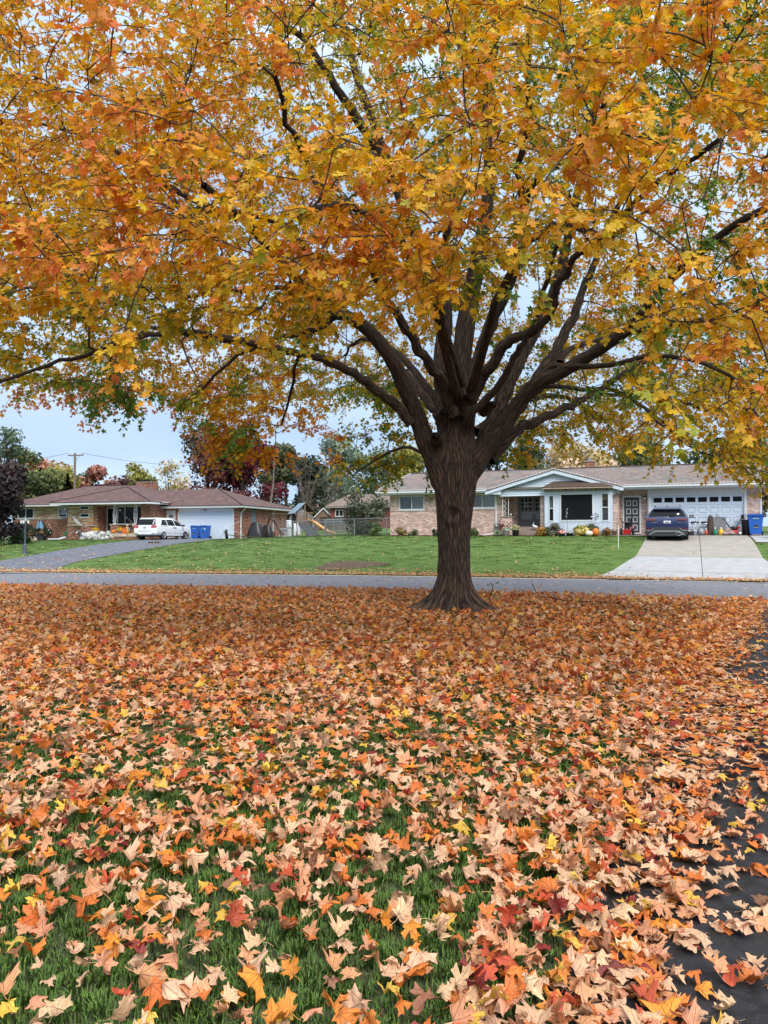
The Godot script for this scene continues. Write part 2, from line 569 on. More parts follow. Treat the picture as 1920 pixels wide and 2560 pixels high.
func ground() -> void:
	var xs := [-320.0, -240.0, -160.0, -110.0, -80.0]
	xs.append_array(steps(-60, 45, 1.0))
	xs.append_array([60.0, 80.0, 110.0, 160.0, 240.0, 320.0])
	var ts := steps(0, 34, 0.6)
	ts.append_array([37.0, 41.0, 46.0, 52.0, 60.0, 72.0, 90.0, 120.0, 160.0, 220.0, 320.0])
	structure("lawn_across_the_road", sheet(xs, ts, func(x, t): return Vector2(x, zf(x) - t), 0.0), M.far_turf)
	structure("road", sheet(xs, steps(0, 1, 0.1), func(x, t): return Vector2(x, lerpf(zn(x), zf(x), t)), -0.03), M.road)
	var near_t := steps(0, 34, 1.0)
	near_t.append_array([45.0, 70.0, 120.0])
	var lawn := structure("lawn", sheet(xs, near_t, func(x, t): return Vector2(x, zn(x) + t), 0.0), M.near_soil)
	# the neighbour's fresh black drive, running from the street past the camera
	var drive := structure("driveway", sheet(steps(0, 8, 0.5), steps(-19.4, 9, 0.5), func(u, t): return Vector2(edge(t) + u, maxf(t, zn(edge(t) + u) - 0.1)), 0.006), M.black_asphalt)
	M.lawn_node = lawn
	M.drive_node = drive
	# left house: asphalt drive that climbs from the road to the garage
	var lz := [-33.2, -34.5, -37.0, -40.0, -45.0, -50.0, -56.0, -59.6]
	var lx := [-21.5, -20.3, -19.5, -19.1, -18.8, -18.6, -18.3, -17.4]
	var rx := [-13.6, -14.9, -15.1, -14.6, -13.8, -13.1, -12.2, -11.6]
	structure("asphalt_driveway", sheet(steps(0, 1, 0.1), steps(-33.0, -60.4, 0.5), func(u, t): return Vector2(lerpf(along(lz, lx, t), along(lz, rx, t), u), t), 0.02), M.old_asphalt)
	# bare patch in the far lawn
	var soil := Geo.new()
	var rows := []
	for k in 6:
		var row := []
		for q in 19:
			var a := TAU * q / 18
			var rr := k / 5.0 * (1.0 + 0.18 * sin(a * 3.0 + 1.0) + 0.1 * sin(a * 7.0))
			var x := -1.5 + cos(a) * 1.5 * rr; var z := -33.0 + sin(a) * 0.9 * rr
			row.append(Vector3(x, height(x, z) + 0.014, z))
		rows.append(row)
	soil.net(rows)
	structure("bare_soil", soil.flip() if soil.n[40].y < 0 else soil, M.soil)

# the street side of the right house, in that house's own axes
const RO := Vector3(0.38, 1.66, -46.5)
const RA := 22.0
const LO := Vector3(-11.47, 1.45, -60.0)
const LA := 17.0
func from_house(o: Vector3, deg: float, x: float, z: float) -> Vector3:
	var a := deg_to_rad(deg)
	var p := Vector3(o.x + cos(a) * x - sin(a) * z, 0, o.z + sin(a) * x + cos(a) * z)
	p.y = height(p.x, p.z)
	return p
func rh(x: float, z: float) -> Vector3: return from_house(RO, RA, x, z)
func lh(x: float, z: float) -> Vector3: return from_house(LO, LA, x, z)

func slab(a: Array, lift: float, gap: float, thick: float) -> Geo:
	# a: left x, right x at z0, then at z1, in the right house's axes
	var g := Geo.new()
	var rows := []
	for k in 9:
		var z := lerpf(a[4] + gap, a[5] - gap, k / 8.0)
		var l := lerpf(a[0], a[2], (z - a[4]) / (a[5] - a[4])) + gap; var r := lerpf(a[1], a[3], (z - a[4]) / (a[5] - a[4])) - gap
		var row := []
		for q in 5:
			var p := rh(lerpf(l, r, q / 4.0), z)
			p.z = minf(p.z, zf(p.x) + 0.12)
			p.y = height(p.x, p.z)
			row.append(p + Vector3.UP * lift)
		row.append(row[4] - Vector3.UP * thick)
		row.push_front(row[0] - Vector3.UP * thick)
		rows.append(row)
	g.net(rows)
	return g.flip() if g.n[g.n.size() / 2].y < 0 else g

func concrete_drive() -> void:
	var base := structure("concrete_driveway", slab([15.1, 19.6, 15.1, 19.6, -0.3, 16.5], 0.012, 0.0, 0.02), M.soil)
	var rows := [[-0.3, 3.4], [3.4, 6.8], [6.8, 9.9], [9.9, 12.8], [12.8, 17.2]]
	for k in rows.size():
		var z0: float = rows[k][0]; var z1: float = rows[k][1]
		var l := func(z): return 15.0 - 1.55 * pow(maxf(0, (z - 9.0) / 6.1), 1.6)
		var r := func(z): return 19.7 + 1.4 * pow(maxf(0, (z - 10.5) / 4.6), 1.6)
		var m: Material = M.stained_concrete if k in [1, 2] else (M.concrete if k == 0 else M.pale_concrete)
		part("slab", slab([l.call(z0), 17.45, l.call(z1), 17.45, z0, z1], 0.035, 0.012, 0.03), m, base)
		part("slab", slab([17.45, r.call(z0), 17.45, r.call(z1), z0, z1], 0.035, 0.012, 0.03), m, base)
	structure("front_path", slab([13.2, 15.0, 13.2, 15.0, -0.6, 1.5], 0.04, 0.01, 0.03), M.concrete)
	var pad := structure("side_pad", slab([19.75, 24.5, 19.75, 24.5, -1.5, 5.4], 0.012, 0.0, 0.02), M.soil)
	for k in 5:
		part("slab", slab([19.78, 24.5, 19.78, 24.5, -1.4 + k * 1.35, -0.05 + k * 1.35], 0.035, 0.02, 0.03), M.pale_concrete, pad)
	structure("planting_bed", slab([-0.4, 13.1, -0.4, 13.1, -0.2, 1.15], 0.03, 0.0, 0.02), M.soil)

# ---------------------------------------------------------------- leaves
const HALF := [[0.04, 0.03], [0.17, -0.04], [0.42, 0.02], [0.33, 0.12], [0.30, 0.22], [0.48, 0.36], [0.68, 0.42], [0.55, 0.53], [0.63, 0.68], [0.43, 0.62], [0.20, 0.52], [0.22, 0.66], [0.33, 0.80], [0.17, 0.83], [0.09, 0.94]]
const HALF_LOW := [[0.43, 0.03], [0.26, 0.27], [0.65, 0.61], [0.19, 0.62]]

func leaf_shape(fine: bool, curl: float, sd: int, stem := 0.0) -> Array:
	var f := FastNoiseLite.new()
	f.seed = sd; f.frequency = 1.1
	var r := RandomNumberGenerator.new()
	r.seed = sd * 7 + 1
	var half: Array = HALF if fine else HALF_LOW
	var o := PackedVector2Array()
	for p in half: o.append(Vector2(p[0], p[1]))
	o.append(Vector2(0.02 * r.randfn(), 1.06))
	for k in half.size():
		var p = half[half.size() - 1 - k]
		o.append(Vector2(-p[0], p[1]))
	var wide := r.randf_range(0.78, 1.12)
	var fold := sd % 5 == 3
	for k in o.size():
		o[k] += Vector2(r.randfn(0, 0.026), r.randfn(0, 0.026))
		o[k].x *= wide
	var c1 := curl * r.randf_range(-0.5, 0.9); var c2 := curl * r.randf_range(-0.6, 0.9); var c3 := curl * r.randf_range(-0.25, 0.7) * (2.2 if fold else 1.0)
	var lift := func(p: Vector2) -> Vector3:
		var q := p - Vector2(0, 0.42)
		return Vector3(p.x, p.y, c1 * q.x * q.x + c2 * q.y * q.y + c3 * absf(q.x) * 0.8 + curl * 0.45 * f.get_noise_2d(p.x, p.y))
	var v := PackedVector3Array(); var uv := PackedVector2Array(); var ix := PackedInt32Array()
	var mids: Array = [Vector2(0, 0.12), Vector2(0, 0.40), Vector2(0, 0.68)] if fine else [Vector2(0, 0.40)]
	for m in mids: v.append(lift.call(m)); uv.append(m)
	for p in o: v.append(lift.call(p)); uv.append(p)
	var n0 := mids.size()
	var which := func(k: int) -> int:
		if mids.size() == 1: return 0
		var j := mini(k, o.size() - 1 - k)
		return 0 if j < 4 else (1 if j < 11 else 2)
	for k in o.size():
		var a := n0 + k; var b := n0 + (k + 1) % o.size()
		var ca: int = which.call(k); var cb: int = which.call((k + 1) % o.size())
		# outline runs counter-clockwise seen from +z: front faces run clockwise
		ix.append_array(PackedInt32Array([ca, b, a]))
		if ca != cb: ix.append_array(PackedInt32Array([ca, cb, b]))
	if stem > 0:
		var bend := r.randf_range(-0.2, 0.2)
		var s0 := v.size()
		for e in [[-0.012, 0.05, 0.0], [0.012, 0.05, 0.0], [bend * 0.4 - 0.011, -stem * 0.5, -0.03], [bend * 0.4 + 0.011, -stem * 0.5, -0.03], [bend - 0.012, -stem, 0.06], [bend + 0.012, -stem, 0.06]]:
			v.append(Vector3(e[0], e[1], e[2])); uv.append(Vector2(0.2, 0.3))
		ix.append_array(PackedInt32Array([s0, s0 + 1, s0 + 2, s0 + 1, s0 + 3, s0 + 2, s0 + 2, s0 + 3, s0 + 4, s0 + 3, s0 + 5, s0 + 4]))
	var n := PackedVector3Array(); n.resize(v.size())
	for k in range(0, ix.size(), 3):
		var nn := (v[ix[k + 2]] - v[ix[k]]).cross(v[ix[k + 1]] - v[ix[k]])
		for q in 3: n[ix[k + q]] += nn
	for k in n.size(): n[k] = n[k].normalized()
	var t := PackedVector2Array()
	for p in uv: t.append(Vector2((p.x + 0.7) / 1.4, (1.2 - p.y) / 1.3))
	return [v, n, t, ix]

class Heap:   # many leaves joined into one mesh
	var v := PackedVector3Array()
	var n := PackedVector3Array()
	var t := PackedVector2Array()
	var c := PackedColorArray()
	var i := PackedInt32Array()
	func put(shape: Array, x: Transform3D, col: Color, worn := 0.0, side := 0.0) -> void:
		var first := v.size()
		v.append_array(x * (shape[0] as PackedVector3Array))
		n.append_array(Transform3D(x.basis.orthonormalized(), Vector3.ZERO) * (shape[1] as PackedVector3Array))
		t.append_array(shape[2])
		var cc := PackedColorArray(); cc.resize(shape[0].size()); cc.fill(col)
		if worn > 0:
			var d := Vector3(cos(side), sin(side), 0)
			var brown := Color(col.r * 0.5, col.g * 0.38, col.b * 0.34)
			for k in cc.size(): cc[k] = col.lerp(brown, worn * clampf(0.25 + d.dot((shape[0] as PackedVector3Array)[k] - Vector3(0, 0.4, 0)) * 1.6, 0.0, 1.0))
		c.append_array(cc)
		for k in (shape[3] as PackedInt32Array): i.append(first + k)
	func made(m: Material) -> ArrayMesh:
		var a := []
		a.resize(Mesh.ARRAY_MAX)
		a[Mesh.ARRAY_VERTEX] = v; a[Mesh.ARRAY_NORMAL] = n; a[Mesh.ARRAY_TEX_UV] = t; a[Mesh.ARRAY_COLOR] = c; a[Mesh.ARRAY_INDEX] = i
		var o := ArrayMesh.new()
		o.add_surface_from_arrays(Mesh.PRIMITIVE_TRIANGLES, a)
		o.surface_set_material(0, m)
		return o

func single(shape: Array, m: Material) -> ArrayMesh:
	var h := Heap.new()
	h.put(shape, Transform3D.IDENTITY, Color.WHITE)
	return h.made(m)

# leaves kept as objects of their own: shared shapes, shared colours
var kept := {}
func keep(called: String, shape_no: int, shape: Array, x: Transform3D, col: Color, like: StandardMaterial3D, parent: Node3D) -> void:
	var ck := "%s %s" % [like.get_instance_id(), col.to_html()]
	if not kept.has(ck):
		var m: StandardMaterial3D = like.duplicate()
		m.vertex_color_use_as_albedo = false
		m.albedo_color = col.linear_to_srgb()
		kept[ck] = m
	var sk := "%s %d" % [like.get_instance_id(), shape_no]
	if not kept.has(sk): kept[sk] = single(shape, null)
	var o := MeshInstance3D.new()
	o.mesh = kept[sk]
	o.material_override = kept[ck]
	o.transform = x
	o.name = called
	parent.add_child(o, true)

func pick(pal: Array, r: RandomNumberGenerator) -> Color:
	var k := r.randf()
	for p in pal:
		k -= p[0]
		if k <= 0: return (p[1] as Color).srgb_to_linear()
	return (pal[0][1] as Color).srgb_to_linear()

func fallen_leaves() -> void:
	var r := RandomNumberGenerator.new(); r.seed = 21
	var f := FastNoiseLite.new(); f.seed = 4; f.frequency = 0.55
	var shapes := []
	for k in 14: shapes.append(leaf_shape(true, 1.0, 100 + k, 0.55 if k % 2 == 0 else 0.0))
	for k in 8: shapes.append(leaf_shape(false, 0.8, 200 + k))
	var pale := [[0.36, Color8(238, 194, 156)], [0.22, Color8(231, 164, 120)], [0.17, Color8(232, 130, 56)], [0.08, Color8(238, 150, 48)], [0.065, Color8(208, 88, 48)], [0.02, Color8(150, 52, 44)], [0.06, Color8(240, 196, 76)], [0.045, Color8(156, 110, 82)]]
	var rust := [[0.22, Color8(240, 196, 150)], [0.22, Color8(234, 162, 106)], [0.27, Color8(232, 138, 58)], [0.14, Color8(238, 160, 56)], [0.09, Color8(206, 96, 52)], [0.04, Color8(150, 66, 54)], [0.05, Color8(232, 190, 100)], [0.05, Color8(156, 112, 84)]]
	var found := []
	# square by square
	var cell := 0.25
	var z := 2.0
	z = -1.7
	while z > -24.6:
		var half := 0.506 * -z * 1.04 + 2.7
		var x := -half
		while x < half:
			var px := x + cell * 0.5; var pz := z - cell * 0.5
			var q := px - edge(pz)
			var d := -pz
			var per := 0.0
			var pile := 0.34 + 0.72 * smoothstep(4.2, 6.5, d) * (1.0 - smoothstep(7.0, 9.0, d)) + 0.2 * f.get_noise_2d(pz * 2.0, 7.0)
			if pz < zn(px) - 0.5:
				x += cell
				continue
			if q < -0.3:
				per = lerpf(118.0, 215.0, smoothstep(2.6, 4.4, d))
				per = lerpf(per, 300.0, smoothstep(4.4, 8.0, d))
				per = lerpf(per, 180.0, smoothstep(9.5, 15.0, d))
				per *= clampf(1.0 + 1.05 * f.get_noise_2d(px * 1.9, pz * 1.9), 0.35, 1.7) if d < 8.0 else clampf(1.0 + 0.7 * f.get_noise_2d(px, pz), 0.5, 1.5)
				per += 120.0 * smoothstep(-0.9, -0.3, q) * smoothstep(3.2, 4.5, d)
			elif q < pile:
				per = 400.0
			else:
				per = 400.0 * exp(-(q - pile) / 0.14) + 26.0 + 8.0 * smoothstep(3.0, 2.2, d) + 40.0 * smoothstep(0.15, 0.5, f.get_noise_2d(px * 0.8 + 40.0, pz * 0.8))
			var tz := pz - zn(px)
			if tz < 0.0: per *= clampf(1.0 + tz / 0.3, 0.05, 1.0)
			if absf(px) > 0.52 * d + 0.5: per *= 0.55
			var want := per * cell * cell
			var n := int(want) + (1 if r.randf() < want - int(want) else 0)
			for k in n:
				var lx := x + r.randf() * cell; var lz := z - r.randf() * cell
				if Vector2(lx - 1.47, lz + 16.0).length() < 0.62: continue
				var size := clampf(r.randfn(lerpf(0.068, 0.084, smoothstep(5.0, 10.0, d)), 0.018), 0.035, 0.118)
				var on_drive := lx > edge(lz) + 0.05
				var tilt := absf(r.randfn(0.0, 0.20 if on_drive else 0.42))
				if not on_drive and r.randf() < 0.15: tilt = r.randf_range(0.7, 1.35)
				var turn := Basis(Vector3.UP, r.randf() * TAU)
				var ax := Vector3(cos(r.randf() * TAU), 0, sin(r.randf() * TAU)).normalized()
				var b := Basis(ax, tilt) * turn * Basis(Vector3.RIGHT, -PI / 2)
				if r.randf() < 0.5: b = b * Basis(Vector3.UP, PI)
				var y := (0.012 + 0.03 * r.randf()) if on_drive else 0.035 + 0.055 * r.randf()
				if on_drive and q < pile: y += 0.035 * r.randf()
				y += sin(tilt) * size * 0.42
				var at := Vector3(lx, y, lz)
				var rusty := smoothstep(6.0, 10.5, d) * 0.8
				var col := pick(rust if r.randf() < rusty else pale, r)
				col = col * r.randf_range(0.84, 1.1)
				col.a = 1.0
				var fine := d < 5.0 and absf(px) < 0.53 * d + 0.2
				var no := r.randi() % 14 if fine else 14 + r.randi() % 8
				found.append([d - size * 12.0, Transform3D(b.scaled(Vector3.ONE * size), at), col, no, on_drive, absf(lx) < 0.5 * -lz])
			x += cell
		z -= cell
	found.sort_custom(func(a, b): return a[0] < b[0])
	var heap := Heap.new()
	var own := 0
	for e in found:
		if own < 300 and e[5] and -e[1].origin.z > 2.3:
			own += 1
			var c: Color = e[2]
			var quant := Color(snappedf(c.r, 0.06), snappedf(c.g, 0.05), snappedf(c.b, 0.04))
			quant = Color(maxf(quant.r, 0.08), maxf(quant.g, 0.03), maxf(quant.b, 0.02))
			keep("fallen_leaf", e[3], shapes[e[3]], e[1], quant, M.litter, M.drive_node if e[4] else M.lawn_node)
		else:
			heap.put(shapes[e[3]], e[1], e[2], r.randf() * r.randf() if e[3] < 14 else 0.0, r.randf() * TAU)
	# litter along the far kerb, on the road and strewn over the far lawn
	var speck := [[0.5, Color8(232, 190, 150)], [0.25, Color8(228, 150, 96)], [0.25, Color8(232, 202, 120)]]
	for k in 20000:
		var x := r.randf_range(-24, 22)
		var kind := r.randf()
		var z0 := zf(x)
		var dz := 0.0
		if kind < 0.70: dz = -absf(r.randfn(0.0, 0.42)) + 0.2
		elif kind < 0.73: dz = r.randf_range(0.0, 8.0)
		else:
			if r.randf() < 0.45: continue
			dz = -pow(r.randf(), 1.7) * 14.0
		if f.get_noise_2d(x * 0.5, dz * 0.6) < -0.12 and kind > 0.73: continue
		var hp := Vector2(x - RO.x, z0 + dz - RO.z).rotated(-deg_to_rad(RA))
		if dz < -0.3 and hp.x > 14.0 and hp.x < 22.0 and r.randf() < 0.85: continue
		var at := Vector3(x, height(x, z0 + dz) + 0.04 + 0.03 * r.randf(), z0 + dz)
		if dz < -0.5: at.y += 0.045
		if kind >= 0.70 and kind < 0.73: at.y = -0.01
		var b := Basis(Vector3(r.randfn(), 0, r.randfn()).normalized(), r.randfn(0, 0.45)) * Basis(Vector3.UP, r.randf() * TAU) * Basis(Vector3.RIGHT, -PI / 2)
		var size := r.randf_range(0.05, 0.095)
		heap.put(shapes[14 + r.randi() % 8], Transform3D(b.scaled(Vector3.ONE * size), at), pick(speck, r))
	var o := MeshInstance3D.new()
	o.name = "fallen_leaves"
	o.mesh = heap.made(M.litter)
	add_child(o)
	tag(o, "carpet of fallen orange, rust and peach maple leaves over the lawn", "fallen leaves", "", "stuff")
	print("ground leaves ", found.size(), " verts ", heap.v.size())

func tuft(blades: int, spread: float, tall: float, sd: int) -> ArrayMesh:
	var r := RandomNumberGenerator.new(); r.seed = sd
	var g := Geo.new(); g.use_color = true
	for k in blades:
		var a := r.randf() * TAU
		var p := Vector3(cos(a), 0, sin(a)) * spread * sqrt(r.randf())
		var lean := Vector3(r.randfn(), 0, r.randfn()) * 0.38
		var h := tall * r.randf_range(0.55, 1.1)
		var w := Vector3(cos(a + 1.6), 0, sin(a + 1.6)) * 0.0022 * (1.0 + tall * 4.0) * (spread / 0.05 * 0.5 + 0.5)
		var m := p + (Vector3.UP + lean * 0.45).normalized() * h * 0.55
		var e := p + (Vector3.UP + lean * 1.5).normalized() * h
		var tone := r.randf_range(0.75, 1.2)
		g.col = Color(tone * r.randf_range(0.9, 1.25), tone, tone * 0.9) if r.randf() > 0.07 else Color(3.2, 1.5, 2.4)
		var nn := (Vector3.UP * 1.2 + lean + Vector3(r.randfn(), 0, r.randfn()) * 0.3).normalized()
		var k0 := g.vert(p - w, nn); g.vert(p + w, nn); g.vert(m - w * 0.8, nn); g.vert(m + w * 0.8, nn); g.vert(e, nn)
		for q in [0, 2, 1, 1, 2, 3, 2, 4, 3]: g.i.append(k0 + q)
	return g.made(M.blade)

func scatter(called: String, label: String, mesh: Mesh, at: Array, cols: Array) -> void:
	var mm := MultiMesh.new()
	mm.transform_format = MultiMesh.TRANSFORM_3D
	mm.use_colors = true
	mm.mesh = mesh
	mm.instance_count = at.size()
	for k in at.size():
		mm.set_instance_transform(k, at[k])
		mm.set_instance_color(k, cols[k])
	var o := MultiMeshInstance3D.new()
	o.name = called
	o.multimesh = mm
	add_child(o)
	tag(o, label, "grass", "", "stuff")

func grass() -> void:
	var r := RandomNumberGenerator.new(); r.seed = 31
	var f := FastNoiseLite.new(); f.seed = 8; f.frequency = 0.5
	var at := []; var cols := []
	var near := tuft(16, 0.05, 0.045, 1)
	var d := 1.8
	while d < 21.0:
		var per := lerpf(520.0, 150.0, smoothstep(3.5, 8.0, d))
		var half := 0.506 * d * 1.04 + 2.6
		var n := int(per * half * 2.0 * 0.2)
		for k in n:
			var x := r.randf_range(-half, half); var z := -d - r.randf() * 0.2
			if x > edge(z) - 0.02 or z < zn(x): continue
			var s := r.randf_range(0.7, 1.25)
			at.append(Transform3D(Basis(Vector3.UP, r.randf() * TAU).scaled(Vector3(s, s * r.randf_range(0.8, 1.3), s)), Vector3(x, 0, z)))
			var k2 := 1.0 + 0.25 * f.get_noise_2d(x, z)
			cols.append(Color(0.14, 0.27, 0.045) * k2 * r.randf_range(0.8, 1.2))
		d += 0.2
	scatter("grass", "short dark green grass between the fallen leaves", near, at, cols)
	at = []; cols = []
	var far := tuft(40, 0.30, 0.032, 2)
	for k in 9000:
		var x := r.randf_range(-34, 22); var t := r.randf_range(0.55, 30.0)
		var z := zf(x) - t
		var u := x + 0.0
		if x < -11 and z < -33.0 and x > along([-33.2, -40.0, -50.0, -60.0], [-20.8, -19.0, -18.5, -17.3], z) and x < along([-33.2, -40.0, -50.0, -60.0], [-14.2, -14.5, -13.0, -11.5], z): continue
		var p := Vector2(x - RO.x, z - RO.z).rotated(-deg_to_rad(RA))
		if p.x > -0.3 and p.y < 1.1 and p.x < 24: continue
		if p.x > 14.92 - 1.55 * pow(maxf(0, (p.y - 9.0) / 6.1), 1.6) and p.x < 19.8 + 1.4 * pow(maxf(0, (p.y - 10.5) / 4.6), 1.6): continue
		if p.x > 19.9 and p.y < 5.5: continue
		if p.x > 13.0 and p.x < 15.1 and p.y < 1.6: continue
		if Vector2((x + 1.5) / 1.6, (z + 33.0) / 1.0).length() < 0.95: continue
		var l := Vector2(x - LO.x, z - LO.z).rotated(-deg_to_rad(LA))
		if l.x < 0.3 and l.y < 1.2 and l.x > -22: continue
		if l.x < -6.5 and l.x > -15 and l.y < 3.2: continue
		var s := r.randf_range(0.8, 1.3)
		at.append(Transform3D(Basis(Vector3.UP, r.randf() * TAU).scaled(Vector3(s, s, s)), Vector3(x, height(x, z) - 0.01, z)))
		var k2 := 1.0 + 0.35 * f.get_noise_2d(x * 0.6, z * 0.6)
		cols.append(Color(0.09, 0.17, 0.028) * k2 * r.randf_range(0.85, 1.15))
	scatter("lawn_grass", "mown bright green grass of the lawns across the road", far, at, cols)

# ---------------------------------------------------------------- the maple
var nodes := PackedVector3Array()
var node_r := PackedFloat32Array()
var node_d := PackedVector3Array()
var maple: Node3D

func smooth_path(p: Array, per: int) -> PackedVector3Array:
	var o := PackedVector3Array()
	for k in p.size() - 1:
		var a: Vector3 = p[maxi(k - 1, 0)]; var b: Vector3 = p[k]; var d: Vector3 = p[k + 1]; var e: Vector3 = p[mini(k + 2, p.size() - 1)]
		for q in per:
			o.append(b.cubic_interpolate(d, a, e, float(q) / per))
	o.append(p[p.size() - 1])
	return o

func limb(p: Array, r0: float, r1: float) -> void:
	var s := smooth_path(p, 4)
	var rr := PackedFloat32Array()
	var wob := RandomNumberGenerator.new(); wob.seed = int(r0 * 1000) + p.size() * 17 + int(absf(p[1].x) * 100)
	for k in s.size():
		var t := float(k) / (s.size() - 1)
		rr.append(maxf(lerpf(r0, r1, pow(t, 0.72)), 0.012) * (1.0 + 0.05 * wob.randfn()))
		if k > 1 and k < s.size() - 1 and r0 < 0.2: s[k] += Vector3(wob.randfn(), wob.randfn(), wob.randfn()) * 0.02
	var g := Geo.new()
	g.tube(s, rr, 18 if r0 > 0.2 else 8, true, 0.16, 0.055)
	part("limb" if r0 > 0.14 else "branch", g, M.bark, maple)
	for k in s.size():
		if k * 3 > s.size():
			nodes.append(s[k] - maple.position * 0.0); node_r.append(rr[k]); node_d.append((s[mini(k + 1, s.size() - 1)] - s[maxi(k - 1, 0)]).normalized())

func trunk() -> void:
	var hs := [-0.1, 0.04, 0.10, 0.2, 0.34, 0.5, 0.75, 1.1, 1.5, 1.9, 2.3, 2.6, 2.85, 3.1, 3.35, 3.7, 4.3, 5.0]
	var rs := [0.76, 0.69, 0.61, 0.52, 0.45, 0.395, 0.352, 0.33, 0.335, 0.355, 0.39, 0.43, 0.465, 0.48, 0.46, 0.40, 0.32, 0.22]
	var g := Geo.new()
	var sides := 64
	var f := FastNoiseLite.new(); f.seed = 12; f.frequency = 1.2
	var f2 := FastNoiseLite.new(); f2.seed = 13; f2.frequency = 4.0
	var rows := 90
	var net := []
	for k in rows + 1:
		var h := lerpf(-0.1, 5.0, pow(float(k) / rows, 1.25))
		var r := along(hs, rs, h)
		var row := []
		for q in sides:
			var a := TAU * q / sides
			var lobe := 0.0
			var flare := exp(-maxf(h, 0.0) / 0.24)
			for e in [[2.95, 1.05, 0.17], [1.75, 0.8, 0.13], [1.15, 0.8, 0.12], [0.30, 0.85, 0.16], [2.35, 0.6, 0.13], [4.0, 0.4, 0.3], [5.2, 0.4, 0.3]]:
				var da: float = absf(angle_difference(a, e[0]))
				lobe += e[1] * exp(-da * da / (2.0 * e[2] * e[2]))
			var depth_k := lerpf(1.0, 0.80, smoothstep(2.0, 3.2, h))
			var rr := r * lerpf(0.90, 1.0, smoothstep(0.0, 1.0, h)) + lobe * flare * 0.85 - 0.10 * flare
			rr += 0.05 * f.get_noise_3d(cos(a) * 0.9, h * 0.35, sin(a) * 0.9)
			rr += 0.022 * f2.get_noise_3d(cos(a) * 1.4, h * 0.22, sin(a) * 1.4)
			rr += 0.007 * absf(sin(a * 13.0 + 2.0 * f.get_noise_2d(h * 0.8, a))) * (1.0 - flare * 0.3)
			# the old pruning scar on the street side of the trunk
			var scar := Vector2(angle_difference(a, PI / 2 + 0.15) * r, h - 2.05)
			var sd := scar.length() / 0.17
			if sd < 1.6: rr += 0.06 * exp(-pow((sd - 1.0) / 0.3, 2.0)) - 0.05 * exp(-sd * sd * 2.0)
			row.append(Vector3(1.47 + 0.05 * smoothstep(1.5, 3.0, h) + cos(a) * rr, h, -16.0 + sin(a) * rr * depth_k))
		row.append(row[0])
		net.append(row)
	g.net(net)
	# bark runs up the trunk
	for k in g.v.size():
		var q := k % (sides + 1); var rw := k / (sides + 1)
		g.t[k] = Vector2(3.0 * q / sides, net[rw][0].y * 0.16)
		g.n[k] = g.n[k] if g.n[k].dot(Vector3(g.v[k].x - 1.47, 0, g.v[k].z + 16.0)) > 0 else -g.n[k]
	# net faces must look outwards
	var j := g.i.duplicate()
	for k in range(0, j.size(), 3):
		var a := j[k]; var b := j[k + 1]; var d := j[k + 2]
		if (g.v[d] - g.v[a]).cross(g.v[b] - g.v[a]).dot(g.n[a]) < 0:
			g.i[k + 1] = d; g.i[k + 2] = b
	part("trunk", g, M.bark, maple)
	for e in [[1.70, 4.38, -15.40, 0.0, 0.45, 1.0, 0.085], [1.05, 3.62, -15.42, -0.2, 0.1, 1.0, 0.075], [2.18, 4.25, -15.36, 0.55, 0.35, 0.9, 0.07], [1.20, 4.10, -15.40, 0.1, 0.1, 1.0, 0.07]]:
		var w := Geo.new()
		var d := Vector3(e[3], e[4], e[5]).normalized()
		var p := Vector3(e[0], e[1], e[2])
		w.tube(PackedVector3Array([p - d * 0.3, p - d * 0.06, p, p + d * 0.05, p + d * 0.055, p + d * 0.02]), PackedFloat32Array([e[6] * 1.7, e[6] * 1.45, e[6] * 1.35, e[6] * 1.2, e[6] * 0.75, e[6] * 0.6]), 12)
		part("branch_stub", w, M.bark, maple)

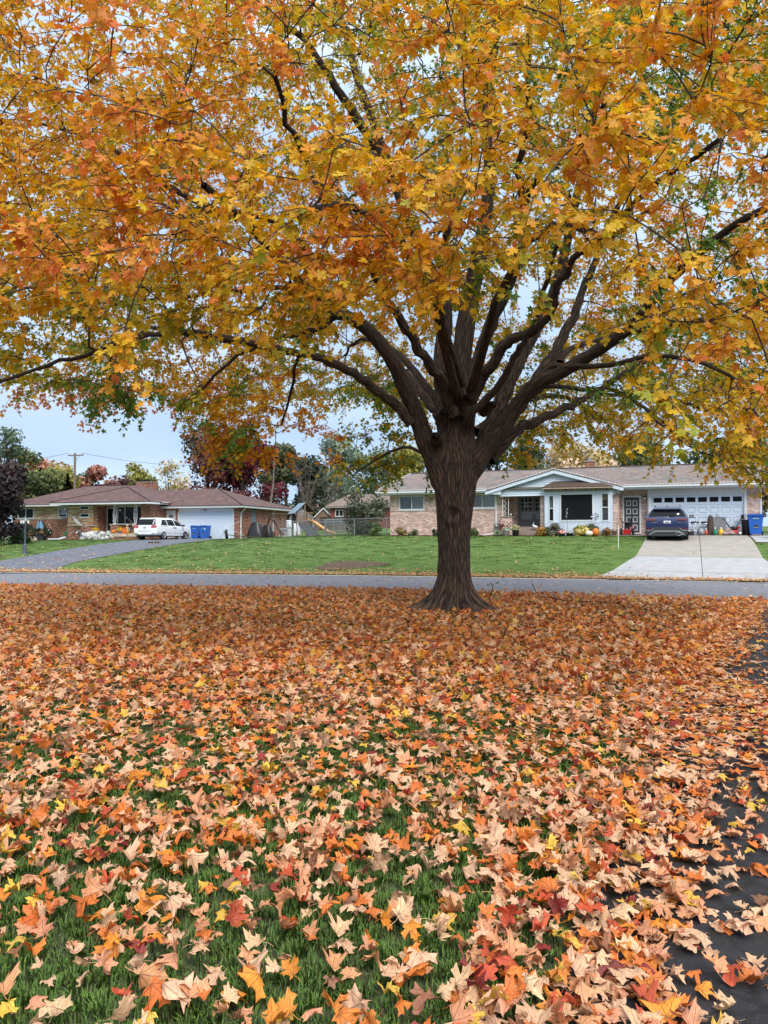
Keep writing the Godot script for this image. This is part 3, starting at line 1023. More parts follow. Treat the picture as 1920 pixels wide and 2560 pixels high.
func crown() -> void:
	var r := RandomNumberGenerator.new(); r.seed = 77
	var f := FastNoiseLite.new(); f.seed = 15; f.frequency = 0.28
	var f2 := FastNoiseLite.new(); f2.seed = 16; f2.frequency = 0.45
	var c := Vector3(1.4, 0, -16.0)
	# where the leaf clusters hang
	var spots := []
	var tries := 0
	while spots.size() < 2780 and tries < 60000:
		tries += 1
		var a := r.randf() * TAU
		var rad := 11.2 * sqrt(r.randf())
		var reach := 10.2 + 1.2 * f2.get_noise_2d(cos(a) * 3.0, sin(a) * 3.0)
		if rad > reach: continue
		var k := rad / reach
		var p := c + Vector3(cos(a) * rad, 0, sin(a) * rad)
		var d := -p.z
		var top := 4.5 + 11.5 * sqrt(maxf(0.0, 1.0 - k * k))
		# the skirt of the crown: higher to the left, low to the right and at the back
		var side := (p.x - 1.4) / 10.0
		var el := 0.22 + 0.03 * smoothstep(0.0, -0.5, side) - 0.08 * smoothstep(0.1, 0.6, side)
		var bottom := 1.6 + d * el
		if d > 17.0: bottom = 1.6 + d * lerpf(0.185, 0.135, smoothstep(-0.3, 0.4, side))
		bottom += 0.4 * f2.get_noise_2d(p.x * 2.2, p.z * 2.2)
		bottom = maxf(bottom, 2.6)
		if k < 0.42: bottom = maxf(bottom, lerpf(6.4, 3.6, k / 0.42))
		var y := lerpf(bottom, top, pow(r.randf(), 0.9))
		p.y = y
		# hollow inside
		var shell := clampf(maxf(k, (y - bottom) / maxf(top - bottom, 0.1)), 0.0, 1.0)
		var low := 1.0 - smoothstep(0.0, 1.3, y - bottom)
		var keep_p := maxf(0.30 + 0.7 * smoothstep(0.45, 0.9, shell), low * (0.55 + 0.45 * k))
		keep_p *= clampf(1.0 + 1.2 * f.get_noise_3d(p.x * 1.3, p.y * 1.6, p.z * 1.3), 0.2, 1.4)
		# room for the great limbs to be seen, seen from the street side
		var open := 1.0 - smoothstep(0.21, 0.30, absf(p.x / d - 0.09))
		if d < 16.5 and y < 1.6 + d * (0.22 + 0.13 * open): keep_p *= 1.0 - 0.97 * open
		if d < 15.0 and k < 0.8 and ratio_of(p) < 0.56: keep_p *= 0.42
		if d < 15.0 and p.x / d > 0.04 and p.x / d < 0.31 and ratio_of(p) > 0.23 and ratio_of(p) < 0.46: keep_p *= 0.3
		if d < 13.0 and absf(p.x / d - 0.07) < 0.2 and ratio_of(p) > 0.3 and ratio_of(p) < 0.60: keep_p *= 0.5
		if ratio_of(p) > 0.46: keep_p *= 2.8
		if d < 14.0 and p.x / d < -0.08 and y < 1.6 + d * 0.30: keep_p *= 0.45
		if r.randf() > keep_p: continue
		var ratio := (p.y - 1.6) / d
		if ratio > 0.82 or absf(p.x) > 0.506 * d + 1.6:
			if r.randf() > 0.07: continue
		spots.append(p)
	# hanging sprays seen below the skirt: x, y, z, spread, number
	for e in [[-3.8, 4.6, -17.6, 0.6, 14], [-3.4, 3.9, -17.6, 0.55, 16], [-2.9, 3.55, -17.4, 0.45, 14], [-2.6, 4.4, -17.8, 0.6, 12], [-0.6, 3.3, -19.0, 0.45, 8], [-0.1, 4.0, -19.0, 0.6, 9], [0.3, 3.1, -19.2, 0.35, 6], [0.4, 4.8, -19.6, 0.7, 9],
			[2.7, 3.75, -18.6, 0.55, 8], [3.5, 4.0, -18.4, 0.6, 8], [4.8, 4.0, -17.6, 0.7, 9], [5.8, 3.5, -15.6, 0.6, 8], [6.4, 3.0, -13.6, 0.5, 8], [6.1, 2.65, -12.2, 0.4, 7], [5.5, 4.1, -14.0, 0.7, 9], [6.6, 4.4, -14.5, 0.7, 9], [4.5, 4.5, -15.2, 0.6, 7], [6.9, 3.7, -13.2, 0.6, 9], [5.3, 5.0, -13.4, 0.7, 7], [7.0, 5.2, -13.6, 0.7, 8], [3.6, 4.9, -17.4, 0.6, 7], [5.6, 3.3, -11.6, 0.5, 8], [6.4, 3.0, -12.4, 0.5, 9], [-6.2, 4.4, -13.4, 0.6, 6], [-5.2, 4.15, -13.0, 0.5, 7], [-4.3, 3.95, -12.6, 0.45, 7]]:
		for k in e[4]:
			spots.append(Vector3(e[0] + r.randfn() * e[3], e[1] + absf(r.randfn()) * e[3] * 0.5, e[2] + r.randfn() * e[3]))
	# near sprays in front of the crown's heart, hanging from the forward branches
	for e in [[0.75, 4.55, -8.2, 0.5, 9], [1.0, 5.0, -8.4, 0.55, 10], [-0.4, 5.0, -8.6, 0.5, 9], [-0.8, 5.3, -9.0, 0.55, 9], [-0.95, 4.5, -9.2, 0.3, 5], [2.0, 5.5, -8.6, 0.7, 8], [-3.2, 4.9, -9.4, 0.7, 9], [-2.2, 5.0, -9.0, 0.8, 9], [-4.2, 5.4, -10.0, 0.8, 9], [2.6, 5.2, -9.8, 0.6, 5]]:
		for k in e[4]:
			spots.append(Vector3(e[0] + r.randfn() * e[3], e[1] + r.randfn() * e[3] * 0.5, e[2] + r.randfn() * e[3]))
	# grow a branch to every cluster, nearest first
	var order := []
	for p in spots:
		var best := 1e9
		for k in range(0, nodes.size(), 3):
			best = minf(best, nodes[k].distance_squared_to(p))
		order.append([best, p])
	order.sort_custom(func(a, b): return a[0] < b[0])
	var wood := Geo.new()
	var thin := Geo.new()
	var shapes := []
	for k in 10: shapes.append(leaf_shape(false, 0.55, 300 + k))
	for k in 6: shapes.append(leaf_shape(true, 0.5, 320 + k, 0.5))
	var found := []; var xf: Array[Transform3D] = []; var cols := PackedColorArray(); var nos := PackedInt32Array()
	for o in order:
		var p: Vector3 = o[1]
		var bi := 0; var bd := 1e9
		for k in nodes.size():
			var e := nodes[k].distance_squared_to(p)
			if e < bd:
				# a branch leaves forwards rather than back along its parent
				if node_d[k].dot(p - nodes[k]) < -0.3 * sqrt(e): e *= 2.2
				if e < bd: bd = e; bi = k
		var s := nodes[bi]; var dd := node_d[bi]
		var len := s.distance_to(p)
		var m1 := s + dd * len * 0.35 + Vector3(r.randfn(), r.randfn() + 0.3, r.randfn()) * len * 0.05
		var m2 := p - (p - s).normalized() * len * 0.3 + Vector3(r.randfn(), r.randfn() + 0.8, r.randfn()) * len * 0.06
		var pts := PackedVector3Array(); var rr := PackedFloat32Array()
		var r0 := minf(node_r[bi] * 0.75, 0.013 + 0.014 * len)
		var seg := clampi(int(len / 0.3), 3, 9)
		for k in seg + 1:
			var t := float(k) / seg
			pts.append(s.bezier_interpolate(m1, m2, p, t))
			rr.append(maxf(lerpf(r0, 0.008, t), 0.007))
		wood.tube(pts, rr, 5, false)
		for k in range(1, seg + 1):
			nodes.append(pts[k]); node_r.append(rr[k]); node_d.append((pts[k] - pts[k - 1]).normalized())
		# twigs with leaves in pairs
		var out := (p - Vector3(c.x, p.y * 0.75 + 1.0, c.z)).normalized()
		var heading := ((pts[seg] - pts[seg - 1]).normalized() + out * 0.6).normalized()
		var seen := absf(p.x) < 0.506 * -p.z + 0.8 and (p.y - 1.6) / -p.z < 0.80
		var outer := clampf(Vector2(p.x - c.x, p.z - c.z).length() / 10.0, 0.0, 1.0)
		var up_k := clampf((p.y - 3.0) / 9.0, 0.0, 1.0)
		var ripe := 0.20 + 0.42 * outer + 0.30 * up_k + 0.55 * f2.get_noise_3d(p.x * 0.9, p.y * 0.9, p.z * 0.9) + 0.30 * smoothstep(-10.0, -7.5, p.z) + 0.28 * smoothstep(-16.5, -19.0, p.z)
		ripe -= 0.12 * (1.0 - smoothstep(3.0, 6.5, absf(p.x - 1.4))) * smoothstep(-9.0, -12.0, p.z)
		ripe -= 0.28 * smoothstep(0.18, 0.32, ratio_of(p)) * smoothstep(1.5, 4.5, p.x) * smoothstep(-18.0, -14.0, p.z)
		ripe -= 0.30 * (1.0 - smoothstep(0.16, 0.38, ratio_of(p)))
		if p.x < -1.0 and p.z < -16.8 and p.y < 5.6: ripe += 0.80
		if p.x < -1.0 and ratio_of(p) > 0.36: ripe += 0.12
		if p.x > 2.2: ripe += 0.62 * smoothstep(6.0, 3.6, p.y) * smoothstep(2.2, 4.6, p.x)
		for w in (4 + r.randi() % 2 if seen else 2):
			var dir := (heading + Vector3(r.randfn(), r.randfn() * 0.45 - 0.1, r.randfn()) * 0.75).normalized()
			var tl := r.randf_range(0.35, 0.8)
			var q0 := p; var tp := PackedVector3Array([p]); var tr := PackedFloat32Array([0.0065])
			for k in 3:
				dir = (dir + Vector3(0, -0.10, 0) + Vector3(r.randfn(), r.randfn(), r.randfn()) * 0.12).normalized()
				q0 += dir * tl / 3.0
				tp.append(q0); tr.append(0.0055 - 0.001 * k)
			thin.tube(tp, tr, 3, false)
			var pairs := int(tl / 0.088)
			for k in pairs + 1:
				var t := float(k + 0.6) / (pairs + 0.6)
				var fi := minf(t * 3.0, 2.999)
				var at := tp[int(fi)].lerp(tp[int(fi) + 1], fi - int(fi))
				var cross := dir.cross(Vector3.UP).normalized().rotated(dir, (PI / 2 if k % 2 else 0.0) + r.randfn() * 0.4)
				for sgn in [-1.0, 1.0]:
					if r.randf() < 0.10: continue
					var ld: Vector3 = (cross * sgn + dir * 0.55 + Vector3(0, -0.55 - 0.4 * r.randf(), 0)).normalized()
					var nn := (Vector3.UP + out * 0.5 + Vector3(r.randfn(), r.randfn(), r.randfn()) * 0.55).normalized()
					var sx := ld.cross(nn).normalized()
					nn = sx.cross(ld).normalized()
					var size := clampf(r.randfn(0.087, 0.017), 0.05, 0.125)
					var tip: Vector3 = at + ld * size * 0.5
					var ri := ripe + r.randfn() * 0.16
					var col: Color
					if ri > 1.12: col = Color8(255, 166, 66) if r.randf() < 0.7 else Color8(252, 140, 62)
					elif ri > 0.84: col = Color8(255, 188, 28) if r.randf() < 0.6 else Color8(255, 172, 32)
					elif ri > 0.60: col = Color8(255, 202, 30) if r.randf() < 0.6 else Color8(252, 212, 44)
					elif ri > 0.40: col = Color8(236, 204, 40) if r.randf() < 0.6 else Color8(206, 194, 44)
					elif ri > 0.2: col = Color8(168, 178, 46)
					else: col = Color8(108, 150, 50)
					col = col.srgb_to_linear() * r.randf_range(0.82, 1.12)
					col.a = 1.0
					var x := Transform3D(Basis(sx * size, ld * size, nn * size), tip)
					xf.append(x); cols.append(col)
					var dist := tip.distance_to(EYE)
					nos.append(10 + r.randi() % 6 if dist < 9.0 else r.randi() % 10)
					if seen and dist < 9.5 and absf(tip.x) < 0.5 * -tip.z and (tip.y - 1.6) / -tip.z < 0.72: found.append([dist, xf.size() - 1])
	found.sort_custom(func(a, b): return a[0] < b[0])
	var single_leaf := {}
	for k in mini(300, found.size()): single_leaf[found[k][1]] = true
	var heap := Heap.new()
	for k in xf.size():
		if single_leaf.has(k):
			var cc := cols[k]
			keep("leaf", nos[k] + 50, shapes[nos[k]], xf[k], Color(maxf(snappedf(cc.r, 0.07), 0.07), maxf(snappedf(cc.g, 0.05), 0.05), maxf(snappedf(cc.b, 0.02), 0.02)), M.canopy, maple)
		else:
			heap.put(shapes[nos[k]], xf[k], cols[k])
	part("small_branches", wood, M.twig, maple).set_meta("kind", "stuff")
	part("twigs", thin, M.twig, maple).set_meta("kind", "stuff")
	var o := MeshInstance3D.new()
	o.name = "foliage"
	o.mesh = heap.made(M.canopy)
	o.set_meta("kind", "stuff")
	maple.add_child(o, true)
	print("crown spots ", spots.size(), " leaves ", xf.size(), " nodes ", nodes.size(), " near ", found.size(), " tries ", tries)

func ratio_of(p: Vector3) -> float: return (p.y - 1.6) / -p.z

func big_maple() -> void:
	maple = thing("maple_tree", "huge spreading maple with thick furrowed trunk and orange, yellow and green leaves", "tree")
	trunk()
	limbs()
	crown()

func limbs() -> void:
	limb([V(1.42, 2.26, -16.00), V(1.15, 2.94, -15.95), V(0.88, 3.57, -15.90), V(0.66, 4.19, -15.80), V(0.37, 4.83, -15.60), V(0.12, 5.24, -15.30), V(-0.27, 5.65, -15.00), V(-0.67, 5.84, -14.60), V(-1.08, 5.87, -14.20), V(-1.50, 6.19, -13.60), V(-1.89, 6.44, -12.80), V(-2.29, 6.70, -12.00), V(-2.65, 6.75, -11.00)], 0.260, 0.050)
	limb([V(0.58, 3.93, -15.75), V(0.34, 4.23, -15.70), V(0.02, 4.47, -15.50), V(-0.36, 4.71, -15.20), V(-0.84, 4.91, -14.80), V(-1.31, 5.01, -14.40), V(-1.73, 5.03, -14.00), V(-2.21, 5.03, -13.60), V(-2.76, 5.01, -13.00), V(-3.23, 4.94, -12.40), V(-3.52, 4.82, -12.00), V(-3.91, 4.62, -11.60), V(-4.42, 4.28, -11.20), V(-5.03, 3.97, -10.80), V(-5.62, 3.58, -10.40)], 0.130, 0.020)
	limb([V(-2.56, 5.03, -13.40), V(-3.27, 5.14, -13.40), V(-4.05, 5.35, -13.60), V(-5.06, 5.62, -14.00), V(-6.24, 5.84, -14.50)], 0.055, 0.020)
	limb([V(-0.89, 5.90, -14.60), V(-1.20, 5.60, -14.40), V(-1.67, 5.54, -14.60), V(-2.29, 5.48, -15.00), V(-3.02, 5.27, -15.40), V(-3.68, 4.82, -15.80), V(-4.15, 4.48, -16.00)], 0.075, 0.020)
	limb([V(-1.22, 5.89, -14.30), V(-1.28, 5.76, -14.60), V(-1.64, 5.52, -15.40), V(-1.85, 5.25, -16.00), V(-2.07, 4.72, -16.60), V(-2.29, 4.12, -17.00)], 0.085, 0.020)
	limb([V(1.24, 4.00, -16.20), V(1.08, 4.30, -16.30), V(0.87, 4.65, -16.50), V(0.60, 5.12, -16.90), V(0.35, 5.53, -17.30), V(-0.15, 6.32, -18.00), V(-1.01, 7.30, -19.00), V(-2.23, 8.19, -20.00), V(-3.58, 8.86, -21.00)], 0.130, 0.030)
	limb([V(1.44, 4.08, -15.60), V(1.32, 4.32, -15.50), V(1.12, 4.71, -15.20), V(0.87, 5.02, -14.90), V(0.63, 5.26, -14.60), V(0.37, 5.60, -14.20), V(0.09, 5.86, -13.70), V(-0.09, 6.09, -13.30), V(-0.40, 6.43, -12.60), V(-0.81, 6.66, -12.00), V(-1.12, 7.11, -11.30), V(-1.36, 7.50, -10.60), V(-1.45, 7.83, -10.00)], 0.150, 0.030)
	limb([V(1.40, 3.22, -16.10), V(1.30, 4.02, -16.20), V(1.24, 5.21, -16.30), V(1.35, 6.46, -16.50), V(1.21, 7.12, -16.70), V(0.73, 8.30, -17.00), V(0.23, 9.78, -17.20), V(-0.32, 11.44, -17.40), V(-0.65, 12.45, -17.60), V(-0.94, 13.71, -17.80), V(-1.34, 14.98, -18.00)], 0.220, 0.060)
	limb([V(0.37, 9.50, -17.20), V(-0.56, 10.84, -16.60), V(-1.05, 11.38, -16.20), V(-1.61, 12.04, -15.80), V(-2.15, 12.29, -15.40), V(-2.91, 12.67, -15.00)], 0.130, 0.040)
	limb([V(1.61, 2.95, -16.00), V(1.68, 4.37, -15.95), V(1.64, 5.12, -15.90), V(1.76, 6.28, -15.90), V(1.91, 7.05, -15.90), V(2.05, 7.79, -16.00), V(2.19, 8.47, -16.10), V(2.30, 9.48, -16.20), V(2.23, 10.41, -16.30), V(2.33, 11.63, -16.40), V(2.49, 12.96, -16.50), V(2.55, 14.67, -16.60)], 0.270, 0.080)
	limb([V(1.73, 4.08, -15.60), V(1.84, 4.53, -15.40), V(2.04, 4.86, -15.20), V(2.29, 5.26, -14.90), V(2.47, 5.43, -14.70), V(2.96, 5.60, -14.30), V(3.16, 5.92, -14.00), V(3.19, 6.19, -13.80), V(3.37, 6.49, -13.30), V(3.64, 6.61, -12.70), V(3.91, 6.76, -11.80), V(4.16, 6.85, -10.80), V(4.41, 6.79, -9.80)], 0.160, 0.030)
	limb([V(1.69, 3.91, -15.60), V(1.74, 4.08, -15.40), V(2.17, 4.44, -15.10), V(2.43, 4.86, -14.70), V(2.60, 5.19, -14.40), V(2.83, 5.62, -14.00), V(2.89, 6.16, -13.40), V(2.96, 6.64, -12.60), V(2.90, 7.02, -11.80)], 0.110, 0.030)
	limb([V(2.00, 5.43, -15.70), V(2.29, 6.13, -15.40), V(2.55, 6.67, -15.10), V(2.71, 7.21, -14.80), V(2.70, 7.59, -14.40), V(2.59, 7.94, -14.00), V(2.43, 8.35, -13.50), V(2.50, 8.76, -13.00), V(2.43, 9.25, -12.50), V(2.36, 9.86, -12.00)], 0.120, 0.040)
	limb([V(2.66, 7.85, -14.20), V(2.76, 8.07, -13.60), V(2.92, 7.99, -13.00), V(3.05, 7.97, -12.40), V(3.23, 8.12, -11.60), V(3.48, 8.09, -10.80)], 0.070, 0.025)
	limb([V(1.73, 2.78, -16.00), V(2.13, 3.41, -15.90), V(2.42, 3.77, -15.80), V(2.77, 4.31, -15.60), V(3.11, 4.70, -15.30), V(3.47, 4.84, -15.10), V(3.90, 5.06, -14.80), V(4.19, 5.22, -14.50), V(4.60, 5.49, -14.00), V(4.84, 5.85, -13.50), V(4.98, 6.04, -13.20), V(5.24, 6.30, -12.60), V(5.63, 6.59, -12.00), V(6.09, 6.71, -11.40)], 0.230, 0.050)
	limb([V(2.08, 3.47, -16.10), V(2.43, 4.30, -16.20), V(2.84, 5.21, -16.40), V(3.40, 6.24, -16.70), V(3.80, 7.02, -17.00), V(4.15, 8.05, -17.30), V(4.51, 9.49, -17.60), V(4.94, 11.18, -17.90), V(5.28, 12.93, -18.20), V(5.75, 14.67, -18.40)], 0.200, 0.060)
	limb([V(2.76, 4.32, -15.80), V(3.25, 4.93, -16.00), V(3.69, 5.59, -16.30), V(4.11, 6.29, -16.60), V(4.38, 6.88, -16.90), V(4.64, 7.51, -17.10), V(5.10, 8.56, -17.40), V(5.90, 10.06, -17.80), V(7.02, 11.74, -18.20)], 0.160, 0.050)
	limb([V(2.25, 3.22, -16.10), V(2.66, 3.68, -16.30), V(3.06, 3.98, -16.60), V(3.80, 4.35, -17.00), V(4.45, 4.69, -17.40), V(5.07, 5.06, -17.60), V(5.87, 5.55, -17.80), V(6.40, 5.79, -17.90), V(7.02, 5.82, -17.90), V(8.00, 5.55, -17.80), V(8.77, 5.14, -17.60)], 0.150, 0.030)
	limb([V(5.87, 5.55, -17.80), V(6.49, 4.90, -17.60), V(7.12, 4.54, -17.20), V(7.60, 4.21, -16.60), V(7.95, 3.71, -16.00)], 0.060, 0.020)
	limb([V(5.13, 5.09, -17.60), V(5.81, 4.70, -17.40), V(6.26, 4.15, -17.00), V(6.67, 3.60, -16.60), V(7.10, 3.31, -16.20)], 0.055, 0.020)
	limb([V(3.06, 4.49, -15.60), V(3.37, 4.68, -15.70), V(4.04, 4.71, -15.90), V(4.61, 4.63, -16.00), V(5.27, 4.50, -16.00), V(5.69, 4.02, -15.80), V(6.03, 3.55, -15.40)], 0.070, 0.020)
	limb([V(3.30, 4.86, -15.20), V(3.42, 4.99, -15.10), V(3.87, 4.87, -14.60), V(4.36, 4.81, -14.00), V(4.76, 4.75, -13.20), V(5.13, 4.49, -12.40), V(5.38, 3.89, -11.40), V(5.37, 3.20, -10.80)], 0.075, 0.020)
	limb([V(4.40, 5.36, -14.30), V(4.49, 5.37, -14.10), V(4.94, 5.29, -13.20), V(5.23, 5.04, -12.00), V(5.50, 4.81, -11.00)], 0.070, 0.025)
	limb([V(3.55, 5.11, -15.20), V(3.67, 5.32, -15.30), V(4.19, 5.62, -15.80), V(4.81, 5.89, -16.40), V(5.85, 6.53, -17.20), V(7.09, 7.34, -18.00), V(8.61, 8.00, -18.80)], 0.080, 0.025)
	limb([V(1.64, 4.19, -16.30), V(2.14, 5.68, -17.50), V(2.83, 7.46, -19.00), V(3.60, 8.80, -20.50), V(4.34, 9.80, -22.00)], 0.150, 0.050)
	limb([V(1.39, 4.12, -16.40), V(0.76, 5.51, -18.00), V(0.00, 6.59, -19.60), V(-0.67, 7.06, -21.00), V(-1.19, 6.95, -22.40)], 0.130, 0.030)
	limb([V(1.98, 3.84, -16.30), V(3.11, 4.71, -17.80), V(4.32, 5.19, -19.40), V(5.40, 5.23, -20.80), V(6.29, 4.86, -22.00)], 0.110, 0.030)
	limb([V(-1.20, 6.02, -14.60), V(-1.33, 6.44, -14.00), V(-1.46, 6.59, -13.00), V(-1.58, 6.63, -12.20), V(-1.86, 6.44, -11.40), V(-2.20, 6.15, -10.50), V(-2.61, 5.80, -9.60)], 0.100, 0.030)
	limb([V(-1.04, 5.98, -15.00), V(-1.58, 6.62, -15.60), V(-2.32, 7.01, -16.40), V(-3.98, 7.07, -17.00), V(-5.18, 7.06, -17.40), V(-6.21, 7.11, -17.80), V(-7.46, 6.76, -18.00)], 0.075, 0.025)
	limb([V(-2.53, 7.03, -12.80), V(-3.68, 7.64, -13.00), V(-4.45, 8.23, -13.20), V(-5.45, 8.77, -13.40), V(-6.56, 9.18, -13.60)], 0.070, 0.020)
	limb([V(1.53, 4.41, -15.60), V(1.11, 5.24, -14.00), V(0.92, 5.69, -12.40), V(0.86, 5.74, -10.80), V(0.83, 5.43, -9.20), V(0.85, 4.93, -8.00)], 0.120, 0.030)
	limb([V(1.55, 4.70, -15.40), V(0.90, 5.61, -13.00), V(0.24, 6.02, -11.20), V(-0.41, 5.80, -9.60), V(-0.81, 5.28, -8.40)], 0.110, 0.030)
	limb([V(1.79, 4.54, -15.40), V(1.94, 5.61, -13.00), V(2.17, 5.94, -11.00), V(2.31, 5.51, -9.40), V(2.45, 4.83, -8.20)], 0.110, 0.030)
	limb([V(1.05, 3.28, -15.90), V(0.45, 3.58, -17.00), V(-0.19, 3.43, -18.20), V(-0.80, 3.10, -19.00)], 0.050, 0.015)

# ---------------------------------------------------------------- houses
# a wall facing +z (or turned by x), with openings [x0, y0, x1, y1] and their reveals
func wall(x0: float, x1: float, y0: float, y1: float, z: float, holes := [], thick := 0.2) -> Geo:
	var g := Geo.new()
	var xs := [x0, x1]; var ys := [y0, y1]
	for h in holes:
		for q in [0, 2]:
			if not xs.has(h[q]): xs.append(h[q])
		for q in [1, 3]:
			if not ys.has(h[q]): ys.append(h[q])
	xs.sort(); ys.sort()
	for a in xs.size() - 1:
		for b in ys.size() - 1:
			var m := Vector2((xs[a] + xs[a + 1]) / 2, (ys[b] + ys[b + 1]) / 2)
			var free := true
			for h in holes:
				if m.x > h[0] and m.x < h[2] and m.y > h[1] and m.y < h[3]: free = false
			if not free: continue
			g.quad(V(xs[a], ys[b], z), V(xs[a + 1], ys[b], z), V(xs[a + 1], ys[b + 1], z), V(xs[a], ys[b + 1], z))
			g.quad(V(xs[a + 1], ys[b], z - thick), V(xs[a], ys[b], z - thick), V(xs[a], ys[b + 1], z - thick), V(xs[a + 1], ys[b + 1], z - thick))
	for h in holes:
		g.quad(V(h[0], h[1], z), V(h[0], h[1], z - thick), V(h[2], h[1], z - thick), V(h[2], h[1], z))
		g.quad(V(h[0], h[3], z - thick), V(h[0], h[3], z), V(h[2], h[3], z), V(h[2], h[3], z - thick))
		g.quad(V(h[0], h[1], z), V(h[0], h[3], z), V(h[0], h[3], z - thick), V(h[0], h[1], z - thick))
		g.quad(V(h[2], h[1], z - thick), V(h[2], h[3], z - thick), V(h[2], h[3], z), V(h[2], h[1], z))
	g.quad(V(x0, y0, z - thick), V(x0, y0, z), V(x0, y1, z), V(x0, y1, z - thick))
	g.quad(V(x1, y0, z), V(x1, y0, z - thick), V(x1, y1, z - thick), V(x1, y1, z))
	g.quad(V(x0, y1, z), V(x1, y1, z), V(x1, y1, z - thick), V(x0, y1, z - thick))
	return g

# a window set in an opening: frame, panes behind it, blinds behind those
func window(house: Node3D, x0: float, y0: float, x1: float, y1: float, z: float, m: Material, cols := [], rows := [], w := 0.06, blinds := [], sill := 0.0) -> Node3D:
	var g := Geo.new()
	g.bb(V(x0 - w, y0 - w, z - 0.12), V(x0, y1 + w, z + 0.03)); g.bb(V(x1, y0 - w, z - 0.12), V(x1 + w, y1 + w, z + 0.03))
	g.bb(V(x0, y0 - w, z - 0.12), V(x1, y0, z + 0.03)); g.bb(V(x0, y1, z - 0.12), V(x1, y1 + w, z + 0.03))
	if sill > 0: g.bb(V(x0 - w - 0.03, y0 - w - 0.05, z - 0.05), V(x1 + w + 0.03, y0 - w, z + sill))
	var o := part("window", g, m, house)
	var xs := [x0]; xs.append_array(cols); xs.append(x1)
	var ys := [y0]; ys.append_array(rows); ys.append(y1)
	if cols.size() or rows.size():
		var s := Geo.new()
		for c in cols: s.bb(V(c - w * 0.4, y0, z - 0.09), V(c + w * 0.4, y1, z + 0.005))
		for c in rows: s.bb(V(x0, c - w * 0.4, z - 0.092), V(x1, c + w * 0.4, z + 0.002))
		part("sash", s, m, o)
	for a in xs.size() - 1:
		for b in ys.size() - 1:
			var clear := false
			for q in blinds:
				if q[0] < xs[a + 1] - 0.01 and q[2] > xs[a] + 0.01 and q[1] < ys[b + 1] - 0.01 and q[3] > ys[b] + 0.01: clear = true
			part("pane", Geo.new().bb(V(xs[a], ys[b], z - 0.066), V(xs[a + 1], ys[b + 1], z - 0.06)), M.glass if clear else M.dark_glass, o)
	for b in blinds:   # [x0, y0, x1, y1, material]
		part("blind", Geo.new().bb(V(b[0], b[1], z - 0.15), V(b[2], b[3], z - 0.14)), b[4], o)
	return o

func text_part(called: String, s: String, size: float, at: Vector3, m: Material, parent: Node3D, turn := 0.0) -> void:
	var t := TextMesh.new()
	t.text = s
	var f := SystemFont.new()
	f.font_names = PackedStringArray(["Droid Sans"])
	f.font_weight = 700
	t.font = f
	t.font_size = 64
	t.pixel_size = size / 64.0
	t.depth = 0.012
	t.curve_step = 4.0
	var o := MeshInstance3D.new()
	o.mesh = t
	o.material_override = m
	o.position = at
	o.rotation.y = turn
	o.name = called
	parent.add_child(o, true)

